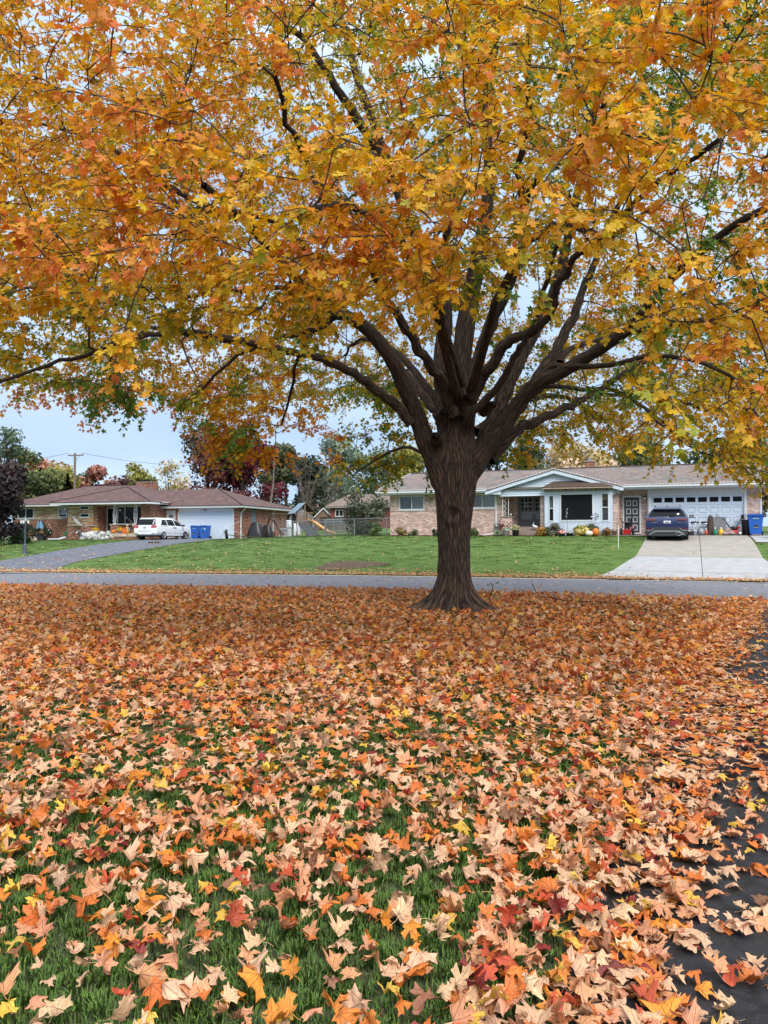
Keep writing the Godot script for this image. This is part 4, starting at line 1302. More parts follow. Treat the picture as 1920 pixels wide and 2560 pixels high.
func right_house() -> void:
	var h := thing("pink_brick_house", "low pinkish brick ranch house with white porch gable and wide bay window", "house", RO, -RA)
	var P := func(n: String, g: Geo, m: Material) -> MeshInstance3D: return part(n, g, m, h)
	# walls
	P.call("wall", wall(0, 7.05, -0.5, 2.42, 0, [[0.66, 1.58, 2.16, 2.32], [5.0, 1.63, 6.52, 2.32]]), M.pink_brick)
	var ledge := Geo.new()
	ledge.bb(V(-0.02, 1.46, -0.02), V(7.05, 1.51, 0.035))
	P.call("brick_ledge", ledge, M.pink_brick)
	window(h, 0.66, 1.58, 2.16, 2.32, 0.0, M.white, [1.40], [], 0.055, [[0.66, 1.58, 1.40, 2.32, M.dark_blind], [1.40, 1.58, 2.16, 2.32, M.blind]], 0.04)
	window(h, 5.0, 1.63, 6.52, 2.32, 0.0, M.white, [5.78], [], 0.055, [[5.0, 1.63, 5.78, 2.32, M.dark_blind], [5.78, 1.63, 6.52, 2.32, M.blind]], 0.04)
	P.call("wall", Geo.new().bb(V(0, -0.6, -10.2), V(0.2, 2.42, -0.2)), M.pink_brick)
	P.call("wall", Geo.new().bb(V(20.2, -0.6, -10.2), V(20.4, 2.42, -0.2)), M.pink_brick)
	P.call("wall", Geo.new().bb(V(0.2, -0.6, -10.2), V(20.2, 2.42, -10.0)), M.pink_brick)
	var fl := Geo.new()
	fl.bb(V(0.2, 0.30, -10.0), V(9.3, 0.36, -1.3)); fl.bb(V(9.3, 0.302, -10.0), V(20.2, 0.362, -0.6)); fl.bb(V(9.5, 0.34, -0.6), V(13.1, 0.362, 0.4)); fl.bb(V(0.2, 0.304, -1.3), V(6.9, 0.358, -0.2))
	P.call("floor", fl, M.room)
	P.call("ceiling", Geo.new().bb(V(0.2, 2.43, -10.0), V(20.2, 2.47, -0.02)), M.soffit)
	# porch
	P.call("wall", Geo.new().bb(V(6.85, 0, -1.4), V(7.05, 2.42, -0.2)), M.pink_brick)
	P.call("wall", wall(7.05, 9.5, 0.0, 2.42, -1.2, [[7.68, 0.52, 9.42, 2.2]]), M.pink_brick)
	P.call("porch_floor", Geo.new().bb(V(7.05, 0.36, -1.2), V(9.35, 0.47, 0.0)), M.step)
	P.call("porch_ceiling", Geo.new().bb(V(6.9, 2.27, -1.19), V(13.3, 2.31, 0.45)), M.soffit)
	var l := P.call("brick_ledge", Geo.new().bb(V(7.06, 1.55, -1.2), V(7.62, 1.60, -1.16)), M.pink_brick)
	# pair of grey storm doors
	for s in 2:
		var x := 7.72 + s * 0.86
		var d := Geo.new()
		d.bb(V(x, 0.52, -1.26), V(x + 0.09, 2.2, -1.2)); d.bb(V(x + 0.71, 0.52, -1.26), V(x + 0.80, 2.2, -1.2))
		d.bb(V(x + 0.09, 0.52, -1.255), V(x + 0.71, 0.62, -1.205)); d.bb(V(x + 0.09, 0.86, -1.255), V(x + 0.71, 0.92, -1.205)); d.bb(V(x + 0.09, 1.36, -1.255), V(x + 0.71, 1.44, -1.205)); d.bb(V(x + 0.09, 2.13, -1.255), V(x + 0.71, 2.2, -1.205))
		var door: MeshInstance3D = P.call("door", d, M.grey_paint)
		part("panel", Geo.new().bb(V(x + 0.09, 0.62, -1.25), V(x + 0.71, 0.86, -1.235)), M.grey_paint, door)
		part("panel", Geo.new().bb(V(x + 0.09, 0.92, -1.25), V(x + 0.71, 1.36, -1.235)), M.grey_metal, door)
		var cr := Geo.new()
		for e in [[-1, 1], [1, 1], [-1, -1], [1, -1]]:
			cr.rod(V(x + 0.40 + e[0] * 0.16, 1.14, -1.23), V(x + 0.40, 1.14 + e[1] * 0.15, -1.23), 0.008, 4)
		part("diamond", cr, M.silver, door)
		var bars := Geo.new()
		for k in [1, 2]: bars.bb(V(x + 0.09 + 0.62 * k / 3.0 - 0.014, 1.44, -1.245), V(x + 0.09 + 0.62 * k / 3.0 + 0.014, 2.13, -1.215))
		for k in [1, 2]: bars.bb(V(x + 0.09, 1.44 + 0.69 * k / 3.0 - 0.013, -1.243), V(x + 0.71, 1.44 + 0.69 * k / 3.0 + 0.013, -1.217))
		part("glazing_bars", bars, M.silver, door)
		for a in 3:
			for b in 3:
				part("pane", Geo.new().bb(V(x + 0.105 + a * 0.206, 1.455 + b * 0.23, -1.236), V(x + 0.285 + a * 0.206, 1.655 + b * 0.23, -1.230)), M.dark_glass, door)
		var ring := Geo.new()
		var rp := []
		for k in 13: rp.append(V(x + 0.40 + 0.085 * cos(TAU * k / 12), 1.79 + 0.085 * sin(TAU * k / 12), -1.21))
		part("ring_ornament", ring.path(rp, 0.018, 5), M.silver, door)
		part("handle", Geo.new().box(V(x + (0.75 if s == 0 else 0.05), 1.28, -1.17), V(0.03, 0.14, 0.05)), M.steel, door)
	var fr := Geo.new()
	fr.bb(V(7.62, 0.47, -1.27), V(7.72, 2.26, -1.16)); fr.bb(V(8.52, 0.52, -1.27), V(8.58, 2.2, -1.17)); fr.bb(V(9.38, 0.47, -1.27), V(9.46, 2.26, -1.16)); fr.bb(V(7.72, 2.2, -1.27), V(9.38, 2.26, -1.16)); fr.bb(V(7.6, 0.47, -1.3), V(9.4, 0.52, -1.1))
	P.call("door_frame", fr, M.grey_paint)
	var pl: MeshInstance3D = P.call("number_plate", Geo.new().bb(V(7.19, 1.84, -1.2), V(7.58, 1.99, -1.17)), M.block)
	text_part("house_number", "2934", 0.13, V(7.385, 1.915, -1.165), M.white, pl)
	# steps
	for k in 3:
		P.call("step", Geo.new().bb(V(7.9 if k < 2 else 7.7, -0.2 if k == 0 else 0.0, -0.35), V(9.2, 0.12 + k * 0.12, 1.0 - k * 0.32)), M.step)
	# pedestal, black pieces for the shade in its brick holes, white iron post above
	P.call("pedestal", Geo.new().bb(V(6.96, -0.3, 0.02), V(7.62, 1.0, 0.42)), M.pink_brick)
	P.call("pedestal_cap", Geo.new().bb(V(6.92, 1.0, -0.02), V(7.66, 1.06, 0.46)), M.step)
	for a in 3:
		for b in 5:
			if (a + b) % 2 == 0: P.call("brick_hole_shade", Geo.new().box(V(7.36 + a * 0.09, 0.34 + b * 0.095, 0.421), V(0.062, 0.06, 0.01)), M.black)
	var ip := Geo.new()
	for x in [7.06, 7.40]: ip.rod(V(x, 1.06, 0.3), V(x, 2.27, 0.3), 0.022, 6)
	for k in 4:
		var sc := []
		for q in 9:
			var a := -PI / 2 + PI * q / 8.0
			sc.append(V(7.10 + 0.16 * cos(a), 1.22 + k * 0.29 + 0.12 * sin(a), 0.3))
		ip.path(sc, 0.015, 5)
	P.call("iron_post", ip, M.white)
	P.call("pillar", Geo.new().bb(V(9.22, -0.3, -1.2), V(9.50, 2.27, 0.3)), M.pink_brick)
	P.call("pillar", Geo.new().bb(V(13.17, -0.4, -0.6), V(13.46, 2.27, 0.3)), M.pink_brick)
	P.call("pillar_cap", Geo.new().bb(V(13.13, 2.27, -0.6), V(13.52, 2.45, 0.34)), M.white)
	# bay
	var bay: MeshInstance3D = P.call("bay_front", wall(9.51, 13.16, -0.4, 2.48, 0.6, [[9.78, 0.80, 9.99, 2.16], [10.42, 0.82, 12.10, 2.22], [12.62, 0.80, 12.93, 2.22]], 0.14), M.blue_white)
	part("side", Geo.new().bb(V(9.51, -0.4, -0.6), V(9.62, 2.48, 0.46)), M.blue_white, bay)
	part("side", Geo.new().bb(V(13.05, -0.4, -0.6), V(13.16, 2.48, 0.46)), M.blue_white, bay)
	part("trim_band", Geo.new().bb(V(9.5, 0.67, 0.6), V(13.17, 0.71, 0.625)), M.blue_white, bay)
	part("trim_band", Geo.new().bb(V(9.5, 2.33, 0.6), V(13.17, 2.38, 0.625)), M.blue_white, bay)
	for k in 14:
		part("siding_board", Geo.new().bb(V(9.52 + k * 0.26, -0.2, 0.6), V(9.765 + k * 0.26, 0.67, 0.612)), M.blue_white, bay)
	window(h, 9.78, 0.80, 9.99, 2.16, 0.6, M.white, [], [1.47], 0.05, [[9.78, 1.47, 9.99, 2.16, M.teal_blind]])
	window(h, 10.42, 0.82, 12.10, 2.22, 0.6, M.white, [], [], 0.06, [])
	window(h, 12.62, 0.80, 12.93, 2.22, 0.6, M.white, [], [1.50], 0.055, [[12.62, 1.9, 12.93, 2.22, M.tan_blind], [12.62, 0.95, 12.93, 1.42, M.dark_blind]])
	var br := Geo.new()
	br.plate([V(9.45, 2.64, 1.05), V(13.22, 2.64, 1.05), V(12.2, 2.98, 0.57), V(10.0, 2.98, 0.57)], 0.03)
	br.plate([V(9.45, 2.64, 1.05), V(10.0, 2.98, 0.57), V(9.45, 2.64, 0.57)], 0.03)
	br.plate([V(13.22, 2.64, 1.05), V(12.2, 2.98, 0.57), V(13.22, 2.64, 0.57)], 0.03)
	P.call("bay_roof", br, M.dark_wood)
	P.call("bay_fascia", Geo.new().bb(V(9.46, 2.54, 0.61), V(13.2, 2.615, 1.03)), M.raw_wood)
	var fri: MeshInstance3D = P.call("bay_frieze", Geo.new().bb(V(9.5, 2.40, 0.602), V(13.17, 2.54, 0.66)), M.block)
	for k in 26:
		if k in [4, 6, 12, 19]: part("frieze_block", Geo.new().box(V(9.6 + k * 0.136, 2.48, 0.67), V(0.06, 0.11, 0.03)), M.yellow, fri)
		elif k % 2 == 0: part("frieze_block", Geo.new().box(V(9.6 + k * 0.136, 2.48, 0.668), V(0.05, 0.10, 0.025)), M.tin_blue if k % 4 else M.ink, fri)
	# entry beside the garage
	P.call("wall", wall(13.46, 15.02, -0.3, 2.42, -0.4, [[13.68, 0.12, 14.48, 2.06]]), M.pink_brick)
	var ed := Geo.new()
	ed.bb(V(13.69, 0.13, -0.50), V(14.47, 2.05, -0.45))
	var edoor: MeshInstance3D = P.call("entry_door", ed, M.slate_paint)
	for a in 2:
		for b in 4:
			var sq := Geo.new()
			var cx := 13.91 + a * 0.34; var cy := 0.40 + b * 0.445
			sq.bb(V(cx - 0.12, cy - 0.15, -0.45), V(cx + 0.12, cy - 0.115, -0.435)); sq.bb(V(cx - 0.12, cy + 0.115, -0.45), V(cx + 0.12, cy + 0.15, -0.435))
			sq.bb(V(cx - 0.12, cy - 0.115, -0.45), V(cx - 0.085, cy + 0.115, -0.435)); sq.bb(V(cx + 0.085, cy - 0.115, -0.45), V(cx + 0.12, cy + 0.115, -0.435))
			part("square_moulding", sq, M.white, edoor)
	part("knob", Geo.new().lathe([Vector2(0, 0.03), Vector2(0.03, 0.02), Vector2(0.03, 0.0), Vector2(0.012, -0.03)], Transform3D(Basis(Vector3.RIGHT, PI / 2), V(14.41, 1.0, -0.41)), 8), M.steel, edoor)
	var ef := Geo.new()
	ef.bb(V(13.60, 0.10, -0.52), V(13.68, 2.14, -0.37)); ef.bb(V(14.48, 0.10, -0.52), V(14.56, 2.14, -0.37)); ef.bb(V(13.68, 2.06, -0.52), V(14.48, 2.14, -0.37)); ef.bb(V(13.6, 0.06, -0.52), V(14.56, 0.10, -0.30))
	P.call("entry_frame", ef, M.white)
	var wl: MeshInstance3D = P.call("wall_lamp", Geo.new().box(V(14.76, 2.0, -0.32), V(0.15, 0.26, 0.14)), M.dark_iron)
	part("lamp_glass", Geo.new().box(V(14.76, 1.97, -0.245), V(0.10, 0.15, 0.02)), M.lamp_glass, wl)
	# garage
	P.call("garage_return", Geo.new().bb(V(14.92, -0.3, -0.4), V(15.02, 2.42, -0.05)), M.white_wood)
	var gf := Geo.new()
	gf.bb(V(14.98, -0.1, -0.05), V(15.10, 2.42, 0.04)); gf.bb(V(19.64, -0.1, -0.05), V(19.76, 2.42, 0.04)); gf.bb(V(15.10, 2.10, -0.05), V(19.64, 2.16, 0.045))
	P.call("garage_frame", gf, M.white_wood)
	var hd: MeshInstance3D = P.call("garage_header", Geo.new().bb(V(15.10, 2.16, -0.06), V(19.64, 2.42, 0.0)), M.white_wood)
	for k in 26: part("siding_board", Geo.new().bb(V(15.11 + k * 0.1745, 2.165, 0.0), V(15.268 + k * 0.1745, 2.40, 0.012)), M.white_wood, hd)
	var gd := Geo.new()
	gd.bb(V(15.10, 0.0, -0.12), V(19.64, 2.10, -0.08))
	var gdo: MeshInstance3D = P.call("garage_door", gd, M.blue_white)
	for b in 4:
		part("door_section", wall(15.11, 19.63, 0.01 + b * 0.525, 0.525 + b * 0.525, -0.05, _panel_holes(b), 0.03), M.blue_white, gdo)
		for a in 8:
			var x := 15.22 + a * 0.556; var y := 0.115 + b * 0.525
			if b == 3: part("pane", Geo.new().bb(V(x, y + 0.04, -0.079), V(x + 0.43, y + 0.30, -0.066)), M.dark_glass, gdo)
			else: part("panel", Geo.new().bb(V(x + 0.035, y + 0.03, -0.079), V(x + 0.40, y + 0.265, -0.052)), M.blue_white, gdo)
	P.call("wall", Geo.new().bb(V(19.76, -0.5, -0.2), V(20.4, 2.42, 0.0)), M.pink_brick)
	P.call("corner_board", Geo.new().bb(V(20.38, -0.4, -0.22), V(20.46, 2.42, 0.02)), M.white)
	# downpipe with its meter box
	var dp := Geo.new()
	dp.bb(V(6.58, 0.15, 0.0), V(6.66, 2.42, 0.08))
	P.call("downpipe", dp, M.white)
	var mb: MeshInstance3D = P.call("meter_box", Geo.new().bb(V(6.54, 0.35, 0.0), V(6.80, 0.62, 0.16)), M.grey_metal)
	part("meter", Geo.new().lathe([Vector2(0.0, 0.05), Vector2(0.07, 0.04), Vector2(0.08, -0.02)], Transform3D(Basis(Vector3.RIGHT, PI / 2), V(6.66, 0.50, 0.19)), 10), M.silver, mb)
	P.call("downpipe_foot", Geo.new().bar(V(6.60, 0.12, 0.1), V(5.9, -0.02, 0.55), 0.10, 0.06), M.white)
	# eaves
	P.call("soffit", Geo.new().bb(V(-0.65, 2.42, -0.02), V(6.6, 2.45, 0.56)), M.soffit)
	P.call("soffit", Geo.new().bb(V(13.46, 2.42, -0.42), V(21.0, 2.45, 0.56)), M.soffit)
	P.call("fascia", Geo.new().bb(V(-0.7, 2.43, 0.56), V(6.3, 2.60, 0.62)), M.white)
	P.call("fascia", Geo.new().bb(V(13.5, 2.46, 0.56), V(21.05, 2.62, 0.62)), M.white)
	var gut := Geo.new()
	gut.bb(V(-0.72, 2.52, 0.62), V(6.2, 2.61, 0.72)); gut.bb(V(13.6, 2.55, 0.62), V(21.05, 2.635, 0.72))
	P.call("gutter", gut, M.white)
	# main roof
	var rf := Geo.new()
	rf.plate([V(-0.72, 2.64, 0.66), V(21.05, 2.66, 0.66), V(20.9, 4.17, -5.0), V(-0.42, 4.17, -5.0)], 0.06)
	rf.plate([V(-0.72, 2.64, -10.7), V(-0.42, 4.17, -5.001), V(20.9, 4.17, -5.001), V(21.05, 2.66, -10.7)], 0.06)
	var roof: MeshInstance3D = P.call("roof", rf, M.shingle)
	part("ridge_cap", Geo.new().bar(V(-0.42, 4.18, -5.0), V(20.9, 4.18, -5.0), 0.28, 0.04), M.grey_shingle, roof)
	part("chimney", Geo.new().bb(V(10.97, 3.6, -6.2), V(11.5, 4.58, -5.4)), M.red_brick, roof)
	part("chimney_cap", Geo.new().bb(V(10.93, 4.58, -6.24), V(11.54, 4.64, -5.36)), M.block, roof)
	part("flue", Geo.new().rod(V(11.2, 4.64, -5.8), V(11.2, 4.85, -5.8), 0.1, 8), M.steel, roof)
	for x in [0.0, 20.2]:
		P.call("gable_end", Geo.new().prism(PackedVector2Array([Vector2(-0.2, 2.42), Vector2(-5.0, 4.08), Vector2(-10.2, 2.42)]), 0, 0.2, Transform3D(Basis(Vector3(0, 0, 1), Vector3.UP, Vector3(1, 0, 0)), V(x, 0, 0))), M.white_wood)
	# porch gable
	var pr := Geo.new()
	pr.plate([V(6.15, 2.52, 0.78), V(10.05, 3.64, 0.78), V(10.05, 3.64, -3.1), V(6.3, 2.60, 0.5)], 0.05)
	pr.plate([V(10.05, 3.64, 0.78), V(13.75, 2.58, 0.78), V(13.6, 2.66, 0.5), V(10.05, 3.64, -3.1)], 0.05)
	P.call("porch_roof", pr, M.shingle)
	P.call("rake_board", Geo.new().bar(V(6.15, 2.40, 0.74), V(10.05, 3.52, 0.74), 0.06, 0.20), M.blue_white)
	P.call("rake_board", Geo.new().bar(V(13.75, 2.46, 0.745), V(10.05, 3.52, 0.745), 0.06, 0.20), M.blue_white)
	P.call("eave_return", Geo.new().prism(PackedVector2Array([Vector2(6.12, 2.34), Vector2(7.05, 2.30), Vector2(7.05, 2.62), Vector2(6.12, 2.46)]), 0.56, 0.70), M.blue_white)
	P.call("gable_backing", Geo.new().prism(PackedVector2Array([Vector2(6.9, 2.20), Vector2(13.3, 2.20), Vector2(13.3, 2.58), Vector2(10.05, 3.5), Vector2(6.9, 2.58)]), 0.42, 0.5), M.white_wood)
	for k in 10:
		var y0 := 2.20 + k * 0.125
		var lx := maxf(7.0, 10.05 - (3.50 - y0 - 0.06) / 0.287); var rx := minf(13.25, 10.05 + (3.50 - y0 - 0.06) / 0.287)
		if rx - lx > 0.2: P.call("siding_board", Geo.new().prism(PackedVector2Array([Vector2(0.5, y0), Vector2(0.535, y0), Vector2(0.512, y0 + 0.12), Vector2(0.5, y0 + 0.12)]), lx, rx, Transform3D(Basis(Vector3(0, 0, 1), Vector3.UP, Vector3(1, 0, 0)), Vector3.ZERO)), M.blue_white)
	# strings of little white bulbs along the roof edges
	for run in [[V(-0.72, 2.68, 0.7), V(6.2, 2.68, 0.7)], [V(-0.72, 2.7, 0.6), V(-0.42, 4.2, -5.0)], [V(6.15, 2.57, 0.8), V(10.05, 3.69, 0.8)], [V(10.05, 3.69, 0.8), V(13.75, 2.63, 0.8)], [V(13.75, 2.69, 0.7), V(21.0, 2.71, 0.7)]]:
		var ls := Geo.new()
		var n := int(run[0].distance_to(run[1]) / 0.17)
		ls.rod(run[0], run[1], 0.006, 3)
		for k in n: ls.box((run[0] as Vector3).lerp(run[1], (k + 0.5) / n), V(0.07, 0.045, 0.05))
		P.call("light_string", ls, M.white)

func _panel_holes(b: int) -> Array:
	var o := []
	for a in 8:
		var x := 15.22 + a * 0.556; var y := 0.115 + b * 0.525
		o.append([x, y, x + 0.435, y + 0.30] if b < 3 else [x, y + 0.04, x + 0.43, y + 0.30])
	return o

func left_house() -> void:
	var h := thing("red_brick_house", "low red brick ranch house with plum hip roof and flags by the porch", "house", LO, -LA)
	var P := func(n: String, g: Geo, m: Material) -> MeshInstance3D: return part(n, g, m, h)
	# left wing
	P.call("wall", wall(-21.05, -14.55, -0.7, 1.55, 1.0), M.red_brick)
	P.call("wall", wall(-21.05, -18.85, 1.60, 2.66, 1.0, [[-20.52, 1.66, -18.85, 2.48]]), M.red_brick)
	P.call("stone_panel", wall(-18.85, -14.55, 1.60, 2.66, 1.012, [[-16.32, 1.72, -15.46, 2.48]]), M.ledge_stone)
	P.call("sill_course", Geo.new().bb(V(-21.07, 1.55, 0.8), V(-14.5, 1.60, 1.06)), M.sill)
	window(h, -20.45, 1.70, -18.92, 2.46, 1.0, M.white, [-19.7], [], 0.07)
	window(h, -16.26, 1.78, -15.52, 2.46, 1.012, M.white, [], [1.98], 0.07, [[-16.26, 1.98, -15.52, 2.46, M.tin_blue]])
	# stone bay with two strip windows
	P.call("wall", wall(-14.55, -12.08, -0.7, 0.96, 2.0), M.red_brick)
	P.call("sill_course", Geo.new().bb(V(-14.6, 0.96, 1.8), V(-11.65, 1.02, 2.06)), M.sill)
	P.call("stone_panel", wall(-14.55, -12.08, 1.02, 2.60, 2.0, [[-13.38, 2.30, -12.48, 2.56], [-13.38, 1.68, -12.48, 1.96]]), M.ledge_stone)
	window(h, -13.33, 2.34, -12.53, 2.54, 2.0, M.white, [], [], 0.05)
	window(h, -13.33, 1.72, -12.53, 1.93, 2.0, M.white, [], [], 0.05, [], 0.04)
	P.call("wall", Geo.new().bb(V(-12.08, -0.7, 0.6), V(-11.68, 2.66, 2.0)), M.red_brick)
	P.call("wall", Geo.new().bb(V(-14.55, -0.7, 0.8), V(-14.35, 2.66, 1.8)), M.red_brick)
	# porch wall with door and picture window
	P.call("wall", wall(-11.68, -7.6, 0.0, 2.66, 0.8, [[-12.4, 0.40, -11.6, 2.5], [-10.85, 1.10, -7.75, 2.58]]), M.red_brick)
	var df := Geo.new()
	df.bb(V(-11.66, 0.36, 0.7), V(-11.58, 2.52, 0.86)); df.bb(V(-10.98, 0.36, 0.7), V(-10.90, 2.52, 0.86)); df.bb(V(-11.58, 2.44, 0.7), V(-10.98, 2.52, 0.86))
	var fdoor: MeshInstance3D = P.call("front_door", df, M.white)
	part("door_glass", Geo.new().bb(V(-11.58, 0.42, 0.815), V(-10.98, 2.44, 0.83)), M.dark_glass, fdoor)
	part("handle", Geo.new().box(V(-11.06, 1.4, 0.86), V(0.05, 0.18, 0.06)), M.white, fdoor)
	window(h, -10.6, 1.18, -7.85, 2.52, 0.8, M.white, [-9.95], [], 0.07)
	P.call("porch_floor", Geo.new().bb(V(-11.68, 0.0, 0.8), V(-7.0, 0.36, 3.0)), M.sill)
	P.call("porch_base", Geo.new().bb(V(-11.6, -0.7, 0.8), V(-7.0, 0.0, 3.05)), M.red_brick)
	P.call("step", Geo.new().bb(V(-9.0, -0.5, 3.05), V(-6.9, 0.1, 3.5)), M.red_brick)
	P.call("step_tread", Geo.new().bb(V(-9.05, 0.1, 3.05), V(-6.85, 0.16, 3.55)), M.sill)
	P.call("pier", Geo.new().bb(V(-10.12, 0.36, 1.95), V(-9.35, 1.04, 2.45)), M.red_brick)
	P.call("pier", Geo.new().bb(V(-9.35, 0.36, 2.0), V(-7.6, 1.04, 2.3)), M.red_brick)
	P.call("pier_cap", Geo.new().bb(V(-10.17, 1.04, 1.9), V(-7.55, 1.10, 2.5)), M.sill)
	for x in [-9.88, -7.95]:
		var c := Geo.new()
		for s in [-1.0, 1.0]:
			var pts := []
			for k in 11:
				var t := k / 10.0
				pts.append(V(x + s * (0.05 + 0.10 * sin(PI * t)), 1.12 + t * 1.5, 2.2))
			c.path(pts, 0.028, 5)
		c.box(V(x, 1.14, 2.2), V(0.26, 0.05, 0.12)); c.box(V(x, 2.6, 2.2), V(0.26, 0.05, 0.12))
		for k in 3: c.box(V(x, 1.6 + k * 0.28, 2.2), V(0.20 + (0.06 if k == 1 else 0.0), 0.03, 0.03))
		for s in [-1.0, 1.0]: c.rod(V(x + s * 0.03, 1.3, 2.2), V(x + s * 0.03, 2.4, 2.2), 0.012, 4)
		P.call("iron_column", c, M.white)
	P.call("wall", Geo.new().bb(V(-7.6, -0.5, 0.0), V(-6.7, 2.66, 2.0)), M.red_brick)
	# service door beside the garage
	P.call("wall", wall(-6.7, -5.42, -0.4, 2.36, 0.0, [[-6.62, 0.0, -5.72, 2.22]]), M.red_brick)
	var sd: MeshInstance3D = P.call("service_door", Geo.new().bb(V(-6.62, 0.0, -0.12), V(-5.72, 2.22, -0.06)), M.white)
	var fan := PackedVector2Array([Vector2(-6.38, 1.66), Vector2(-5.96, 1.66)])
	for k in range(1, 8): fan.append(Vector2(-6.17 + 0.21 * cos(PI * k / 8.0), 1.66 + 0.21 * sin(PI * k / 8.0)))
	part("fan_light", Geo.new().prism(fan, -0.06, -0.05), M.dark_glass, sd)
	var sp := Geo.new()
	for k in [1, 2, 3]: sp.rod(V(-6.17, 1.66, -0.045), V(-6.17 + 0.2 * cos(PI * k / 4.0), 1.66 + 0.2 * sin(PI * k / 4.0), -0.045), 0.008, 4)
	part("fan_bars", sp, M.white, sd)
	# garage
	P.call("wall", Geo.new().bb(V(-0.45, -0.5, -0.2), V(0, 2.36, 0.0)), M.red_brick)
	P.call("garage_header", Geo.new().bb(V(-5.42, 2.12, -0.1), V(-0.45, 2.36, 0.02)), M.white_wood)
	text_part("house_number", "2946", 0.17, V(-3.0, 2.24, 0.035), M.ink, h)
	P.call("garage_frame", Geo.new().bb(V(-5.50, -0.3, -0.1), V(-5.40, 2.12, 0.03)), M.white)
	P.call("garage_frame", Geo.new().bb(V(-0.52, -0.3, -0.1), V(-0.43, 2.12, 0.03)), M.white)
	var gd: MeshInstance3D = P.call("garage_door", Geo.new().bb(V(-5.42, -0.2, -0.2), V(-0.5, 2.12, -0.12)), M.blue_white)
	for k in 8: part("door_section", Geo.new().bb(V(-5.4, -0.18 + k * 0.2875, -0.12), V(-0.52, 0.098 + k * 0.2875, -0.10)), M.blue_white, gd)
	P.call("wall", Geo.new().bb(V(-0.2, -0.5, -6.6), V(0, 2.36, -3.05)), M.red_brick)
	P.call("wall", Geo.new().bb(V(-0.2, -0.5, -2.2), V(0.0, 2.36, -0.2)), M.red_brick)
	P.call("wall", Geo.new().bb(V(-0.199, -0.5, -3.05), V(-0.001, 1.1, -2.2)), M.red_brick)
	var gb: MeshInstance3D = P.call("glass_block_window", Geo.new().bb(V(-0.16, 1.1, -3.05), V(-0.06, 2.32, -2.2)), M.grey_metal)
	for a in 4:
		for b in 6: part("glass_block", Geo.new().bb(V(-0.06, 1.11 + b * 0.2, -3.04 + a * 0.2125), V(-0.02, 1.29 + b * 0.2, -2.85 + a * 0.2125)), M.tin_blue, gb)
	P.call("block_sill", Geo.new().bb(V(-0.1, 1.05, -3.1), V(0.06, 1.10, -2.15)), M.white)
	P.call("wall", Geo.new().bb(V(-21.05, -0.7, -9.2), V(-0.2, 2.36, -9.0)), M.red_brick)
	P.call("wall", Geo.new().bb(V(-21.05, -0.7, -9.0), V(-20.85, 2.66, 0.8)), M.red_brick)
	P.call("wall", Geo.new().bb(V(-0.2, -0.5, -9.0), V(0, 2.36, -6.6)), M.red_brick)
	P.call("ceiling", Geo.new().bb(V(-20.85, 2.62, -9.0), V(-6.75, 2.655, 1.9)), M.soffit)
	P.call("floor", Geo.new().bb(V(-20.85, 0.3, -9.0), V(-6.75, 0.34, 0.75)), M.room)
	# eaves, gutters and roofs
	P.call("soffit", Geo.new().bb(V(-21.6, 2.66, 0.0), V(-14.6, 2.69, 1.62)), M.soffit)
	P.call("fascia", Geo.new().bb(V(-21.7, 2.66, 1.62), V(-15.3, 2.82, 1.70)), M.white)
	P.call("soffit", Geo.new().bb(V(-15.3, 2.67, 0.9), V(-6.1, 2.70, 3.02)), M.white)
	P.call("fascia", Geo.new().bb(V(-15.4, 2.67, 3.02), V(-6.05, 2.88, 3.10)), M.white)
	P.call("fascia", Geo.new().bb(V(-6.1, 2.67, 0.5), V(-6.03, 2.88, 3.02)), M.white)
	P.call("soffit", Geo.new().bb(V(-6.7, 2.36, 0.0), V(0.5, 2.39, 0.52)), M.soffit)
	P.call("soffit", Geo.new().bb(V(0.0, 2.362, -9.2), V(0.5, 2.392, 0.0)), M.soffit)
	P.call("fascia", Geo.new().bb(V(-6.9, 2.40, 0.52), V(0.58, 2.58, 0.60)), M.white)
	P.call("fascia", Geo.new().bb(V(0.5, 2.40, -9.6), V(0.58, 2.58, 0.52)), M.white)
	var rf := Geo.new()
	rf.plate([V(-21.75, 2.80, 1.75), V(-5.95, 2.80, 1.75), V(-12.2, 4.68, -4.0), V(-17.46, 4.68, -4.0)], 0.05)
	rf.plate([V(-21.75, 2.80, 1.75), V(-17.46, 4.68, -4.0), V(-17.46, 4.68, -4.4), V(-21.75, 2.80, -9.8)], 0.05)
	rf.plate([V(-5.95, 2.80, 1.75), V(-5.95, 2.80, -9.8), V(-12.2, 4.68, -4.4), V(-12.2, 4.68, -4.0)], 0.05)
	rf.plate([V(-21.75, 2.80, -9.8), V(-17.46, 4.68, -4.4), V(-12.2, 4.68, -4.4), V(-5.95, 2.80, -9.8)], 0.05)
	var roof: MeshInstance3D = P.call("roof", rf, M.plum_shingle)
	var pr := Geo.new()
	pr.plate([V(-15.45, 2.87, 3.14), V(-6.0, 2.87, 3.14), V(-11.0, 4.30, -1.0)], 0.05)
	pr.plate([V(-15.45, 2.87, 3.14), V(-11.0, 4.30, -1.0), V(-11.0, 4.30, -2.95), V(-15.45, 2.86, 1.5)], 0.05)
	pr.plate([V(-6.0, 2.87, 3.14), V(-6.0, 2.86, 1.5), V(-11.0, 4.30, -2.95), V(-11.0, 4.30, -1.0)], 0.05)
	P.call("porch_roof", pr, M.plum_shingle)
	var gr := Geo.new()
	gr.plate([V(-9.6, 2.59, 0.66), V(0.62, 2.59, 0.66), V(-4.13, 4.21, -4.2), V(-9.6, 4.21, -4.2)], 0.05)
